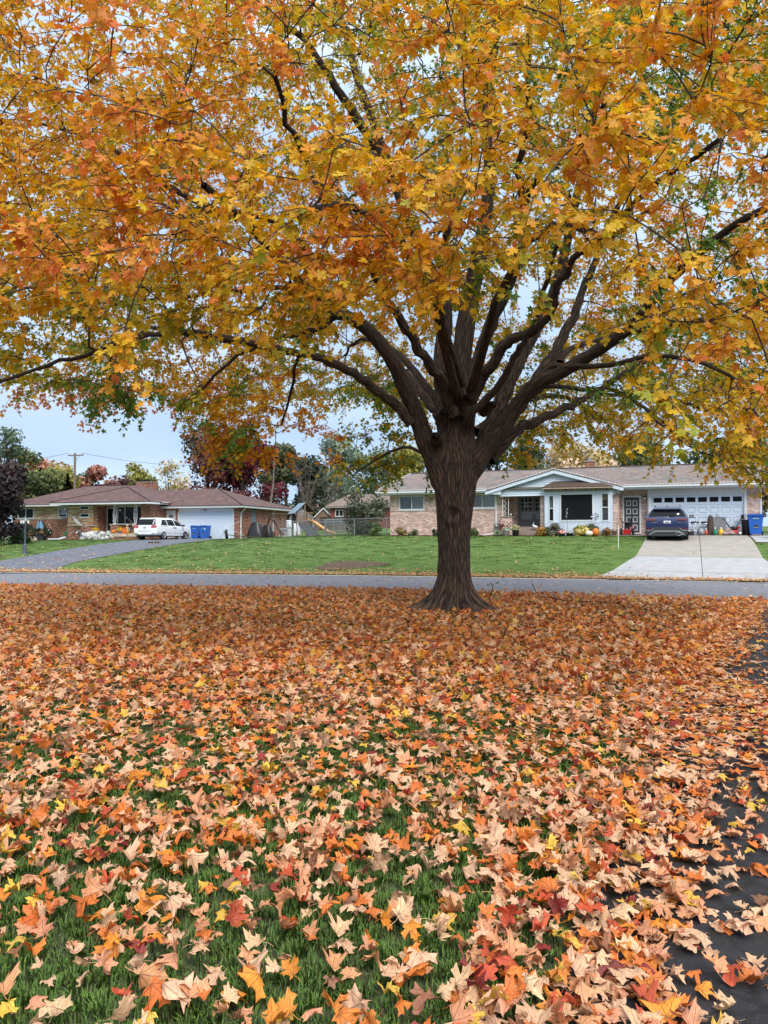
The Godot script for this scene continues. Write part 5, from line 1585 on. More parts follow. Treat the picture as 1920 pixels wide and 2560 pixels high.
	gr.plate([V(0.62, 2.59, 0.66), V(0.62, 2.59, -9.7), V(-4.13, 4.21, -4.4), V(-4.13, 4.21, -4.2)], 0.05)
	gr.plate([V(0.62, 2.59, -9.7), V(-9.6, 2.59, -9.7), V(-9.6, 4.21, -4.4), V(-4.13, 4.21, -4.4)], 0.05)
	P.call("garage_roof", gr, M.plum_shingle)
	for e in [[V(-17.46, 4.70, -4.0), V(-12.2, 4.70, -4.0)], [V(-11.0, 4.32, -1.0), V(-15.45, 2.89, 3.14)], [V(-11.0, 4.32, -1.0), V(-6.0, 2.89, 3.14)], [V(-4.13, 4.23, -4.2), V(0.62, 2.61, 0.66)]]:
		part("ridge_cap", Geo.new().bar(e[0], e[1], 0.13, 0.03), M.ridge, roof)
	part("chimney", Geo.new().bb(V(-12.75, 3.9, -5.6), V(-11.1, 4.95, -4.6)), M.red_brick, roof)
	part("chimney_cap", Geo.new().bb(V(-12.8, 4.95, -5.65), V(-11.05, 5.0, -4.55)), M.sill, roof)
	var fl := Geo.new()
	for k in 2: fl.rod(V(-12.2 + k * 0.5, 5.0, -5.1), V(-12.2 + k * 0.5, 5.18, -5.1), 0.14, 8)
	fl.bb(V(-12.5, 5.18, -5.35), V(-11.35, 5.22, -4.85))
	part("flue", fl, M.dark_iron, roof)
	# downpipes
	P.call("downpipe", Geo.new().path([V(0.52, 2.42, -0.15), V(0.45, 2.3, -0.2), V(0.07, 1.98, -0.22), V(0.06, 1.8, -0.22), V(0.06, 0.02, -0.22), V(0.1, -0.06, -0.25), V(0.5, -0.08, -0.9), V(1.4, -0.06, -3.6)], 0.05, 6), M.white)
	P.call("downpipe", Geo.new().path([V(0.5, 2.42, -5.6), V(0.08, 2.1, -6.1), V(0.07, 1.9, -6.1), V(0.07, 0.05, -6.1)], 0.05, 6), M.white)
	P.call("downpipe", Geo.new().path([V(-15.5, 2.66, 1.6), V(-15.45, 2.6, 1.5), V(-15.2, 2.56, 1.2), V(-14.7, 2.54, 1.06)], 0.045, 6), M.white)
	var fx := Geo.new()
	fx.lathe([Vector2(0.0, 0.1), Vector2(0.05, 0.09), Vector2(0.075, 0.0)], Transform3D(Basis(Vector3.RIGHT, 0.9), V(-0.35, 2.3, 0.16)), 8)
	fx.lathe([Vector2(0.0, 0.1), Vector2(0.05, 0.09), Vector2(0.075, 0.0)], Transform3D(Basis(Vector3.RIGHT, 0.9), V(-0.12, 2.32, 0.16)), 8)
	P.call("flood_lamp", fx, M.silver)
	P.call("patio_post", Geo.new().bb(V(0.42, -0.4, -9.4), V(0.58, 2.40, -9.24)), M.block)

func far_house() -> void:
	var h := thing("dark_red_house", "dark red brick house with grey hip roof behind the chain link fence", "house", V(-5.8, 2.2, -82), -6)
	var P := func(n: String, g: Geo, m: Material) -> MeshInstance3D: return part(n, g, m, h)
	P.call("wall", wall(0, 13, -1.0, 2.5, 0, [[0.55, 1.5, 1.4, 2.2], [5.2, 1.95, 5.7, 2.4]]), M.deep_brick)
	P.call("wall", Geo.new().bb(V(0, -1, -8), V(0.2, 2.5, -0.2)), M.deep_brick)
	P.call("wall", Geo.new().bb(V(12.8, -1, -8), V(13, 2.5, -0.2)), M.deep_brick)
	P.call("wall", Geo.new().bb(V(0.2, -1, -8), V(12.8, 2.5, -7.8)), M.deep_brick)
	P.call("wooden_panel", Geo.new().bb(V(0.02, -1, 0.0), V(2.3, 1.44, 0.03)), M.dark_wood)
	window(h, 0.6, 1.55, 1.35, 2.15, 0.0, M.white, [0.97], [], 0.07)
	window(h, 5.25, 2.0, 5.65, 2.35, 0.0, M.white, [], [], 0.07)
	P.call("fascia", Geo.new().bb(V(-0.4, 2.42, 0.35), V(13.4, 2.58, 0.42)), M.white)
	P.call("soffit", Geo.new().bb(V(-0.4, 2.5, -8.3), V(13.4, 2.53, 0.35)), M.soffit)
	var rf := Geo.new()
	rf.plate([V(-0.5, 2.58, 0.5), V(13.5, 2.58, 0.5), V(9.5, 4.1, -4), V(1.4, 4.1, -4)], 0.06)
	rf.plate([V(-0.5, 2.58, 0.5), V(1.4, 4.1, -4), V(-0.5, 2.58, -8.5)], 0.06)
	rf.plate([V(13.5, 2.58, 0.5), V(13.5, 2.58, -8.5), V(9.5, 4.1, -4)], 0.06)
	rf.plate([V(-0.5, 2.58, -8.5), V(1.4, 4.1, -4), V(9.5, 4.1, -4), V(13.5, 2.58, -8.5)], 0.06)
	P.call("roof", rf, M.grey_shingle)
	P.call("downpipe", Geo.new().rod(V(3.45, -0.6, 0.1), V(3.45, 2.4, 0.1), 0.06), M.white)
	P.call("cable", Geo.new().path([V(2.5, 2.3, 0.06), V(2.7, 1.4, 0.05), V(2.66, 0.4, 0.05)], 0.02, 4), M.silver)

# ---------------------------------------------------------------- vehicles
# stations run from the rear bumper (z 0) forwards along -z: [distance, underside, belt, roof, half width at belt, half width at roof]
func body_at(st: Array, d: float) -> Array:
	var n := st.size()
	for k in n - 1:
		if d <= st[k + 1][0] or k == n - 2:
			var t: float = clampf((d - st[k][0]) / (st[k + 1][0] - st[k][0]), 0, 1)
			var o := []
			for q in 6: o.append(lerpf(st[k][q], st[k + 1][q], t))
			return o
	return st[0]

func body_ring(s: Array) -> Array:
	var half := [Vector2(0, s[1]), Vector2(s[4] * 0.8, s[1]), Vector2(s[4] * 0.96, s[1] + 0.05), Vector2(s[4] * 1.005, lerpf(s[1], s[2], 0.35)), Vector2(s[4] * 1.01, lerpf(s[1], s[2], 0.7)), Vector2(s[4], s[2]),
		Vector2(lerpf(s[4], s[5], 0.5) + 0.015, lerpf(s[2], s[3], 0.5)), Vector2(s[5], lerpf(s[2], s[3], 0.88)), Vector2(s[5] * 0.86, lerpf(s[2], s[3], 0.985)), Vector2(s[5] * 0.5, s[3] + 0.008)]
	var o := []
	for p in half: o.append(V(p.x, p.y, -s[0]))
	o.append(V(0, s[3] + 0.012, -s[0]))
	for k in range(half.size() - 1, 0, -1): o.append(V(-half[k].x, half[k].y, -s[0]))
	return o

func car_shell(st: Array) -> Geo:
	var g := Geo.new()
	var rows := []
	for k in st.size() - 1:
		var n := maxi(1, int((st[k + 1][0] - st[k][0]) / 0.25))
		for q in n: rows.append(body_ring(body_at(st, lerpf(st[k][0], st[k + 1][0], float(q) / n))))
	rows.append(body_ring(st[st.size() - 1]))
	g.net(rows, true)
	if g.n[3].x < 0: g.flip()
	for e in [0, rows.size() - 1]:
		var c := Vector3.ZERO
		for p in rows[e]: c += p / rows[e].size()
		for k in rows[e].size():
			var a: Vector3 = rows[e][k]; var b: Vector3 = rows[e][(k + 1) % rows[e].size()]
			if e == 0: g.tri(c, a, b)
			else: g.tri(c, b, a)
	return g

func side_x(st: Array, d: float, y: float) -> float:
	var s := body_at(st, d)
	var r := body_ring(s)
	for k in range(4, 9):
		if y <= r[k + 1].y or k == 8:
			return lerpf(r[k].x, r[k + 1].x, clampf((y - r[k].y) / maxf(0.001, r[k + 1].y - r[k].y), 0, 1))
	return s[4]

# a patch on the flank between two lines [distance, height] low and high
func flank(st: Array, low: Array, high: Array, s: float, off := 0.012) -> Geo:
	var g := Geo.new()
	var rows := []
	for t in [0.0, 0.25, 0.5, 0.75, 1.0]:
		var row := []
		for k in low.size():
			var d := lerpf(low[k][0], high[k][0], t); var y := lerpf(low[k][1], high[k][1], t)
			row.append(V(s * (side_x(st, d, y) + off), y, -d))
		rows.append(row)
	g.net(rows)
	if g.n[0].x * s < 0: g.flip()
	return g

func tail_patch(d0: float, y0: float, w0: float, d1: float, y1: float, w1: float, off := 0.015, x0 := -1.0, x1 := 1.0, bow := 0.05) -> Geo:
	var g := Geo.new()
	var rows := []
	for t in [0.0, 0.5, 1.0]:
		var row := []
		for k in 7:
			var u := lerpf(x0, x1, k / 6.0)
			row.append(V(u * lerpf(w0, w1, t), lerpf(y0, y1, t), -lerpf(d0, d1, t) + off - bow * u * u))
		rows.append(row)
	g.net(rows)
	if g.n[0].z < 0: g.flip()
	return g

func wheel(parent: Node3D, x: float, d: float, r: float, rim: Material, spokes: int) -> void:
	var s := signf(x)
	var at := Transform3D(Basis(Vector3.FORWARD, PI / 2 * s), V(x, r, -d))
	var o := part("wheel", Geo.new().lathe([Vector2(r * 0.62, -0.10), Vector2(r * 0.94, -0.11), Vector2(r, -0.08), Vector2(r, 0.07), Vector2(r * 0.95, 0.10), Vector2(r * 0.66, 0.105), Vector2(r * 0.62, 0.08)], at, 22), M.rubber, parent)
	part("hub", Geo.new().lathe([Vector2(r * 0.64, 0.03), Vector2(0.0, 0.035)], at, 22), M.black, o)
	var g := Geo.new()
	g.lathe([Vector2(r * 0.66, 0.07), Vector2(r * 0.68, 0.10), Vector2(r * 0.62, 0.10), Vector2(r * 0.60, 0.06)], at, 22)
	for k in spokes:
		var a := TAU * k / spokes
		var b := at.basis * Basis(Vector3.UP, a)
		g.box(at * (Basis(Vector3.UP, a) * V(r * 0.34, 0.075, 0)), V(r * 0.6, 0.03, r * 0.11), b)
	g.lathe([Vector2(r * 0.16, 0.06), Vector2(r * 0.16, 0.10), Vector2(0, 0.105)], at, 10)
	part("rim", g, rim, o)
	# black half disc standing in for the shade inside the wheel well
	var arch := PackedVector2Array()
	for k in 13: arch.append(Vector2(cos(PI * k / 12.0), sin(PI * k / 12.0)) * r * 1.17 + Vector2(0, r * 0.95))
	var g2 := Geo.new().prism(arch, -0.05, 0.05, Transform3D(Basis(Vector3(0, 0, 1), Vector3.UP, Vector3(1, 0, 0)), V(x - s * 0.02, 0, -d)))
	part("wheel_well_shade", g2, M.black, parent)

func minivan() -> void:
	var at := lh(-4.9, 5.4)
	var o := thing("minivan", "white minivan parked on the asphalt drive before the left garage", "minivan", V(at.x, at.y + 0.02, at.z), -16)
	var st := [[0.0, 0.44, 0.66, 0.72, 0.84, 0.76], [0.03, 0.38, 0.85, 0.98, 0.93, 0.88], [0.10, 0.35, 1.02, 1.10, 0.975, 0.90], [0.34, 0.34, 1.05, 1.51, 0.99, 0.74], [0.55, 0.33, 1.06, 1.62, 0.99, 0.70], [1.0, 0.31, 1.06, 1.675, 0.995, 0.68], [2.0, 0.29, 1.05, 1.69, 0.995, 0.68], [2.7, 0.28, 1.04, 1.66, 0.99, 0.67], [3.2, 0.28, 1.02, 1.55, 0.985, 0.67], [3.75, 0.28, 1.0, 1.29, 0.975, 0.74], [4.2, 0.28, 0.97, 1.06, 0.96, 0.82], [4.8, 0.27, 0.86, 0.92, 0.92, 0.80], [5.05, 0.30, 0.68, 0.74, 0.83, 0.70], [5.15, 0.36, 0.54, 0.58, 0.66, 0.58]]
	part("body", car_shell(st), M.car_white, o)
	part("rear_window", tail_patch(0.125, 1.13, 0.86, 0.34, 1.52, 0.71, 0.02, -1.0, 1.0, 0.0), M.dark_glass, o)
	part("windscreen", tail_patch(4.16, 1.09, 0.76, 3.3, 1.51, 0.62, -0.03), M.dark_glass, o)
	part("spoiler", Geo.new().box(V(0, 1.60, -0.42), V(1.30, 0.05, 0.26), Basis(Vector3.RIGHT, 0.28)), M.car_white, o)
	for s in [-1.0, 1.0]:
		part("side_window", flank(st, [[0.62, 1.12], [1.0, 1.10], [1.50, 1.10]], [[0.95, 1.46], [1.15, 1.52], [1.50, 1.54]], s), M.dark_glass, o)
		part("side_window", flank(st, [[1.60, 1.10], [2.1, 1.09], [2.55, 1.08]], [[1.60, 1.54], [2.1, 1.55], [2.50, 1.54]], s), M.dark_glass, o)
		part("side_window", flank(st, [[2.66, 1.08], [3.2, 1.07], [3.75, 1.06]], [[2.62, 1.53], [2.95, 1.48], [3.25, 1.41]], s), M.dark_glass, o)
		var tl := tail_patch(0.02, 0.93, 0.985, 0.085, 1.10, 0.985, 0.06, 0.55 * s, 1.0 * s)
		part("tail_light", tl, M.tail, o)
		part("tail_light", flank(st, [[0.05, 0.95], [0.36, 1.0]], [[0.09, 1.10], [0.30, 1.08]], s), M.tail, o)
		part("door_handle", Geo.new().box(V(s * 1.015, 0.93, -2.45), V(0.03, 0.04, 0.5)), M.black, o)
		part("door_seam", flank(st, [[2.60, 0.42], [2.615, 0.42]], [[2.60, 1.05], [2.615, 1.05]], s, 0.004), M.black, o)
		part("slide_rail", flank(st, [[0.55, 1.0], [1.5, 1.0]], [[0.55, 1.02], [1.5, 1.02]], s, 0.004), M.black, o)
		part("sill", flank(st, [[1.25, 0.34], [3.7, 0.32]], [[1.25, 0.44], [3.7, 0.42]], s, 0.0), M.car_white, o)
		part("mirror", Geo.new().box(V(s * 1.11, 1.10, -3.55), V(0.20, 0.15, 0.12), Basis.IDENTITY, 0.8), M.black, o)
		for d in [1.02, 4.05]: wheel(o, s * 0.90, d, 0.335, M.silver, 10)
	part("chrome_strip", tail_patch(0.09, 1.10, 0.80, 0.10, 1.125, 0.80, 0.03), M.silver, o)
	var lp := part("licence_plate", Geo.new().box(V(0, 0.94, 0.005), V(0.31, 0.16, 0.02)), M.plate, o)
	part("plate_print", Geo.new().box(V(0, 0.94, 0.017), V(0.20, 0.05, 0.004)), M.ink, lp)
	part("bumper_seam", tail_patch(0.0, 0.66, 0.90, 0.0, 0.68, 0.90, 0.02), M.silver, o)
	for s in [-0.7, 0.7]: part("reflector", Geo.new().box(V(s, 0.47, 0.0), V(0.28, 0.04, 0.03)), M.cladding, o)
	part("underside", Geo.new().bb(V(-0.8, 0.24, -4.9), V(0.8, 0.40, -0.15)), M.black, o)
	for k in 3: part("sticker", Geo.new().box(V(0.62, 1.22 + k * 0.10, -0.15 - k * 0.055), V(0.10, 0.07, 0.02), Basis(Vector3.RIGHT, -0.42)), M.plate, o)
	part("wiper", Geo.new().bar(V(-0.1, 1.17, -0.10), V(0.35, 1.22, -0.13), 0.03, 0.02), M.black, o)

func suv() -> void:
	var at := rh(16.02, 5.05)
	var o := thing("suv", "dark blue suv seen from behind on the concrete driveway", "suv", V(at.x, at.y + 0.04, at.z), -RA)
	var st := [[0.0, 0.42, 0.74, 0.80, 0.86, 0.78], [0.04, 0.34, 0.90, 1.00, 0.93, 0.88], [0.12, 0.32, 1.05, 1.13, 0.945, 0.88], [0.38, 0.30, 1.09, 1.47, 0.945, 0.68], [0.55, 0.30, 1.10, 1.58, 0.945, 0.64], [1.2, 0.29, 1.10, 1.655, 0.945, 0.62], [2.2, 0.28, 1.08, 1.665, 0.945, 0.62], [2.9, 0.28, 1.05, 1.56, 0.94, 0.62], [3.5, 0.28, 1.02, 1.14, 0.935, 0.76], [4.3, 0.28, 0.92, 1.02, 0.91, 0.76], [4.65, 0.30, 0.70, 0.80, 0.84, 0.68], [4.75, 0.36, 0.52, 0.60, 0.70, 0.60]]
	part("body", car_shell(st), M.car_blue, o)
	part("rear_window", tail_patch(0.15, 1.17, 0.82, 0.385, 1.48, 0.66, 0.02, -1.0, 1.0, 0.0), M.dark_glass, o)
	part("windscreen", tail_patch(3.45, 1.16, 0.72, 2.95, 1.53, 0.58, -0.03), M.dark_glass, o)
	part("spoiler", Geo.new().box(V(0, 1.545, -0.40), V(1.22, 0.06, 0.34), Basis(Vector3.RIGHT, 0.22)), M.car_blue, o)
	part("antenna", Geo.new().prism(PackedVector2Array([Vector2(0, 1.64), Vector2(0.16, 1.64), Vector2(0.02, 1.72)]), -0.015, 0.015, Transform3D(Basis(Vector3(0, 0, -1), Vector3.UP, Vector3(1, 0, 0)), V(0, 0, -0.75))), M.black, o)
	for s in [-1.0, 1.0]:
		part("side_window", flank(st, [[0.75, 1.14], [1.3, 1.14], [1.9, 1.13]], [[1.0, 1.48], [1.4, 1.54], [1.9, 1.56]], s), M.dark_glass, o)
		part("side_window", flank(st, [[2.0, 1.13], [2.5, 1.12], [3.2, 1.10]], [[2.0, 1.56], [2.4, 1.55], [2.75, 1.50]], s), M.dark_glass, o)
		part("tail_light", tail_patch(0.035, 0.97, 0.935, 0.08, 1.06, 0.945, 0.065, 0.50 * s, 1.0 * s), M.dark_tail, o)
		part("tail_light", flank(st, [[0.06, 0.96], [0.30, 1.0]], [[0.10, 1.07], [0.24, 1.07]], s), M.dark_tail, o)
		part("reflector", tail_patch(0.02, 0.54, 0.90, 0.02, 0.62, 0.90, 0.075, 0.62 * s, 0.96 * s), M.dark_tail, o)
		part("chrome_slash", Geo.new().bar(V(s * 0.92, 0.50, 0.02), V(s * 0.70, 0.50, 0.055), 0.02, 0.03).bar(V(s * 0.70, 0.50, 0.055), V(s * 0.55, 0.62, 0.06), 0.02, 0.03), M.chrome, o)
		part("roof_rail", Geo.new().path([V(s * 0.56, 1.60, -0.75), V(s * 0.57, 1.70, -0.95), V(s * 0.57, 1.72, -2.2), V(s * 0.56, 1.64, -2.6)], 0.022, 5), M.cladding, o)
		var mi := part("mirror", Geo.new().box(V(s * 1.10, 1.22, -2.95), V(0.24, 0.17, 0.12), Basis.IDENTITY, 0.85), M.car_blue, o)
		part("mirror_glass", Geo.new().box(V(s * 1.11, 1.22, -2.885), V(0.19, 0.12, 0.01)), M.silver, mi)
		part("cladding", flank(st, [[0.3, 0.31], [4.3, 0.30]], [[0.3, 0.46], [4.3, 0.44]], s, 0.012), M.cladding, o)
		for d in [0.92, 3.72]: wheel(o, s * 0.84, d, 0.355, M.silver, 5)
	part("chrome_strip", tail_patch(0.12, 1.005, 0.60, 0.12, 1.03, 0.60, 0.055), M.chrome, o)
	part("lower_bumper", Geo.new().prism(PackedVector2Array([Vector2(-0.92, 0.34), Vector2(-0.84, 0.24), Vector2(0.84, 0.24), Vector2(0.92, 0.34), Vector2(0.92, 0.50), Vector2(0.70, 0.52), Vector2(0.52, 0.66), Vector2(-0.52, 0.66), Vector2(-0.70, 0.52), Vector2(-0.92, 0.50)]), -0.25, 0.04), M.cladding, o)
	part("skid_plate", Geo.new().prism(PackedVector2Array([Vector2(-0.74, 0.27), Vector2(-0.66, 0.34), Vector2(-0.5, 0.42), Vector2(0.5, 0.42), Vector2(0.66, 0.34), Vector2(0.74, 0.27), Vector2(0.80, 0.30), Vector2(0.60, 0.47), Vector2(0.5, 0.50), Vector2(-0.5, 0.50), Vector2(-0.60, 0.47), Vector2(-0.80, 0.30)]), 0.03, 0.075), M.silver, o)
	part("exhaust", Geo.new().lathe([Vector2(0.05, -0.1), Vector2(0.07, -0.1), Vector2(0.075, 0.08), Vector2(0.055, 0.08), Vector2(0.05, -0.08)], Transform3D(Basis(Vector3.RIGHT, PI / 2).scaled(Vector3(2.0, 1, 1)), V(0.52, 0.33, 0.02)), 12), M.chrome, o)
	var lp := part("licence_plate", Geo.new().box(V(0.02, 0.88, -0.02), V(0.31, 0.155, 0.03)), M.plate, o)
	part("plate_print", Geo.new().box(V(0.02, 0.88, -0.003), V(0.20, 0.06, 0.004)), M.grey_metal, lp)
	part("plate_shade", tail_patch(0.03, 0.78, 0.22, 0.06, 0.99, 0.24, 0.012), M.black, o)  # black sheet on the body in place of a shaded hollow around the plate
	var em := Geo.new()
	var ep := []
	for k in 13: ep.append(V(0.085 * cos(TAU * k / 12), 1.09 + 0.045 * sin(TAU * k / 12), -0.09))
	em.path(ep, 0.010, 4)
	em.bar(V(-0.03, 1.07, -0.09), V(-0.015, 1.11, -0.09), 0.016, 0.016); em.bar(V(0.015, 1.07, -0.09), V(0.03, 1.11, -0.09), 0.016, 0.016); em.bar(V(-0.03, 1.09, -0.09), V(0.03, 1.09, -0.09), 0.012, 0.012)
	part("emblem", em, M.chrome, o)
	part("wiper", Geo.new().bar(V(-0.02, 1.19, -0.12), V(0.38, 1.20, -0.13), 0.04, 0.03), M.black, o)
	part("sticker", Geo.new().box(V(0.50, 1.27, -0.205), V(0.10, 0.08, 0.02), Basis(Vector3.RIGHT, -0.6)), M.plate, o)
	part("badge", Geo.new().box(V(0.55, 0.88, -0.015), V(0.12, 0.025, 0.02)), M.silver, o)
	part("badge", Geo.new().box(V(-0.55, 0.88, -0.015), V(0.22, 0.025, 0.02)), M.silver, o)
	part("underside", Geo.new().bb(V(-0.75, 0.20, -4.5), V(0.75, 0.36, -0.26)), M.black, o)

# ---------------------------------------------------------------- things in the yards
func bin_cart() -> Node3D:
	var o := thing("recycling_bin", "x", "recycling bin", Vector3.ZERO, 0, "blue wheeled bins")
	var g := Geo.new()
	g.prism(PackedVector2Array([Vector2(-0.24, 0.06), Vector2(0.24, 0.06), Vector2(0.30, 0.80), Vector2(0.32, 0.82), Vector2(0.32, 0.98), Vector2(-0.32, 0.98), Vector2(-0.32, 0.82), Vector2(-0.30, 0.80)]), -0.30, 0.30)
	part("bin_body", g, M.blue_plastic, o)
	part("lid", Geo.new().prism(PackedVector2Array([Vector2(-0.35, 0.98), Vector2(0.35, 0.98), Vector2(0.33, 1.04), Vector2(0.2, 1.07), Vector2(-0.2, 1.07), Vector2(-0.33, 1.04)]), -0.36, 0.36), M.blue_plastic, o)
	part("grip", Geo.new().bb(V(-0.13, 0.80, 0.30), V(0.13, 0.87, 0.33)), M.sky_blue, o)
	part("recess_shade", Geo.new().bb(V(-0.09, 0.40, 0.30), V(0.09, 0.52, 0.305)), M.ink, o)  # raised dark piece standing in for the shade of a hollow
	part("grip_bar", Geo.new().bb(V(-0.11, 0.37, 0.30), V(0.11, 0.41, 0.325)), M.silver, o)
	for s in [-1.0, 1.0]: part("wheel", Geo.new().lathe([Vector2(0, -0.03), Vector2(0.12, -0.03), Vector2(0.12, 0.03), Vector2(0, 0.03)], Transform3D(Basis(Vector3.FORWARD, PI / 2), V(s * 0.30, 0.12, -0.28)), 12), M.rubber, o)
	return o

func pot(label: String, p: Vector3, r: float, h: float, m: Material, pal: Array, n: int, tall: float, sd: int, called := "flower_pot", category := "flower pot") -> Node3D:
	var o := thing(called, label, category, p)
	part("pot", Geo.new().lathe([Vector2(0, 0), Vector2(r * 0.72, 0), Vector2(r * 0.95, h * 0.85), Vector2(r * 1.06, h * 0.86), Vector2(r * 1.06, h), Vector2(r * 0.9, h), Vector2(0, h * 0.92)], Transform3D.IDENTITY, 12), m, o)
	var g := Geo.new(); g.use_color = true
	var rr := RandomNumberGenerator.new(); rr.seed = sd
	for k in n:
		var u := Vector3(rr.randfn(), absf(rr.randfn()), rr.randfn()).normalized()
		var q := u * V(r * 1.35, tall, r * 1.35) * pow(rr.randf(), 0.35) + V(0, h * 0.95, 0)
		var sx := u.cross(Vector3(rr.randfn(), rr.randfn(), rr.randfn())).normalized() * 0.035
		var sy := u.cross(sx).normalized() * 0.035
		g.col = (pal[rr.randi() % pal.size()] as Color).srgb_to_linear() * rr.randf_range(0.8, 1.15); g.col.a = 1.0
		var k0 := g.vert(q - sx, u); g.vert(q - sy, u); g.vert(q + sx, u); g.vert(q + sy, u)
		for w in [0, 2, 1, 0, 3, 2]: g.i.append(k0 + w)
	part("flowers", g, M.foliage, o).set_meta("kind", "stuff")
	return o

func pumpkin(label: String, p: Vector3, r: float, flat: float, m: Material) -> void:
	var o := thing("pumpkin", label, "pumpkin", p, 0, "pumpkins")
	var prof := []
	for k in 11:
		var a := -PI / 2 + PI * k / 10.0
		prof.append(Vector2(r * cos(a) * 0.9 + 0.001, r * flat + r * flat * sin(a)))
	part("rind", Geo.new().lathe(prof, Transform3D.IDENTITY, 32, 0.12, 16), m, o)
	part("stalk", Geo.new().rod(V(0, r * flat * 1.92, 0), V(r * 0.12, r * flat * 2.35, 0), r * 0.12, 5, r * 0.07), M.dark_wood, o)

func striped_flag(label: String, at: Vector3, turn: float, tip: Vector3, sd: int) -> void:
	var o := thing("striped_flag", label, "flag", at, turn, "black and white striped flags")
	part("flag_pole", Geo.new().rod(Vector3.ZERO, tip, 0.018, 6), M.dark_wood, o)
	part("finial", Geo.new().lathe([Vector2(0, 0.06), Vector2(0.045, 0.02), Vector2(0.04, -0.03), Vector2(0, -0.05)], Transform3D(Basis.IDENTITY, tip), 8), M.silver, o)
	part("bracket", Geo.new().box(V(0, 0, -0.02), V(0.08, 0.12, 0.08)), M.white, o)
	var s0 := tip * 0.96; var s1 := tip * 0.52
	var fly := V(1.15, -0.62, 0.15)
	var cloth := func(u: float, v: float) -> Vector3:
		var p := s0.lerp(s1, v) + fly * u
		p += V(0, -0.32 * u * u * (1.0 - v * 0.3), 0.11 * sin(u * 7.0 + v * 2.0 + sd) * u)
		return p
	for k in 13:
		var rows := []
		for v in [k / 13.0, (k + 1) / 13.0]:
			var row := []
			for q in 13: row.append(cloth.call(q / 12.0, v))
			rows.append(row)
		part("stripe", Geo.new().net(rows), M.ink if k % 2 == 0 else M.white, o)
	var rows := []
	for a in 7:
		var row := []
		for q in 7: row.append(cloth.call(q / 6.0 * 0.4, a / 6.0 * 0.54) + V(0, 0, 0.008))
		rows.append(row)
	part("canton", Geo.new().net(rows), M.black, o)
	rows = []
	for a in 7:
		var row := []
		for q in 7: row.append(cloth.call(q / 6.0 * 0.4, a / 6.0 * 0.54) - V(0, 0, 0.008))
		rows.append(row)
	part("canton", Geo.new().net(rows), M.black, o)

func lantern_post() -> void:
	var p := V(-19.85, height(-19.85, -42.0), -42.0)
	var o := thing("lamp_post", "slate grey garden lamp post with a ring of lanterns on the left lawn", "lamp post", p)
	part("base", Geo.new().lathe([Vector2(0.16, 0), Vector2(0.16, 0.04), Vector2(0.12, 0.06), Vector2(0.10, 0.50), Vector2(0.075, 0.56), Vector2(0.06, 0.58)], Transform3D.IDENTITY, 12), M.lamp_post, o)
	part("shaft", Geo.new().lathe([Vector2(0.05, 0.56), Vector2(0.036, 1.55), Vector2(0.05, 1.60), Vector2(0.03, 1.66), Vector2(0.03, 1.78)], Transform3D.IDENTITY, 10), M.lamp_post, o)
	for k in 5:
		var a := TAU * k / 5.0 + 0.3
		var d := V(cos(a), 0, sin(a))
		var c := d * 0.20 if k < 4 else V(0, 0.12, 0)
		if k < 4: part("arm", Geo.new().path([V(0, 1.62, 0), d * 0.12 + V(0, 1.58, 0), d * 0.20 + V(0, 1.66, 0)], 0.012, 5), M.lamp_post, o)
		var l := part("lantern", Geo.new().lathe([Vector2(0.03, 1.66), Vector2(0.055, 1.69), Vector2(0.055, 1.70)], Transform3D(Basis.IDENTITY, c), 6), M.lamp_post, o)
		part("lantern_glass", Geo.new().lathe([Vector2(0.05, 1.70), Vector2(0.075, 1.88), Vector2(0.07, 1.885)], Transform3D(Basis.IDENTITY, c), 6), M.lamp_glass, l)
		part("cap", Geo.new().lathe([Vector2(0.095, 1.885), Vector2(0.06, 1.94), Vector2(0.015, 1.97), Vector2(0.015, 2.02), Vector2(0, 2.03)], Transform3D(Basis.IDENTITY, c), 6), M.lamp_post, l)

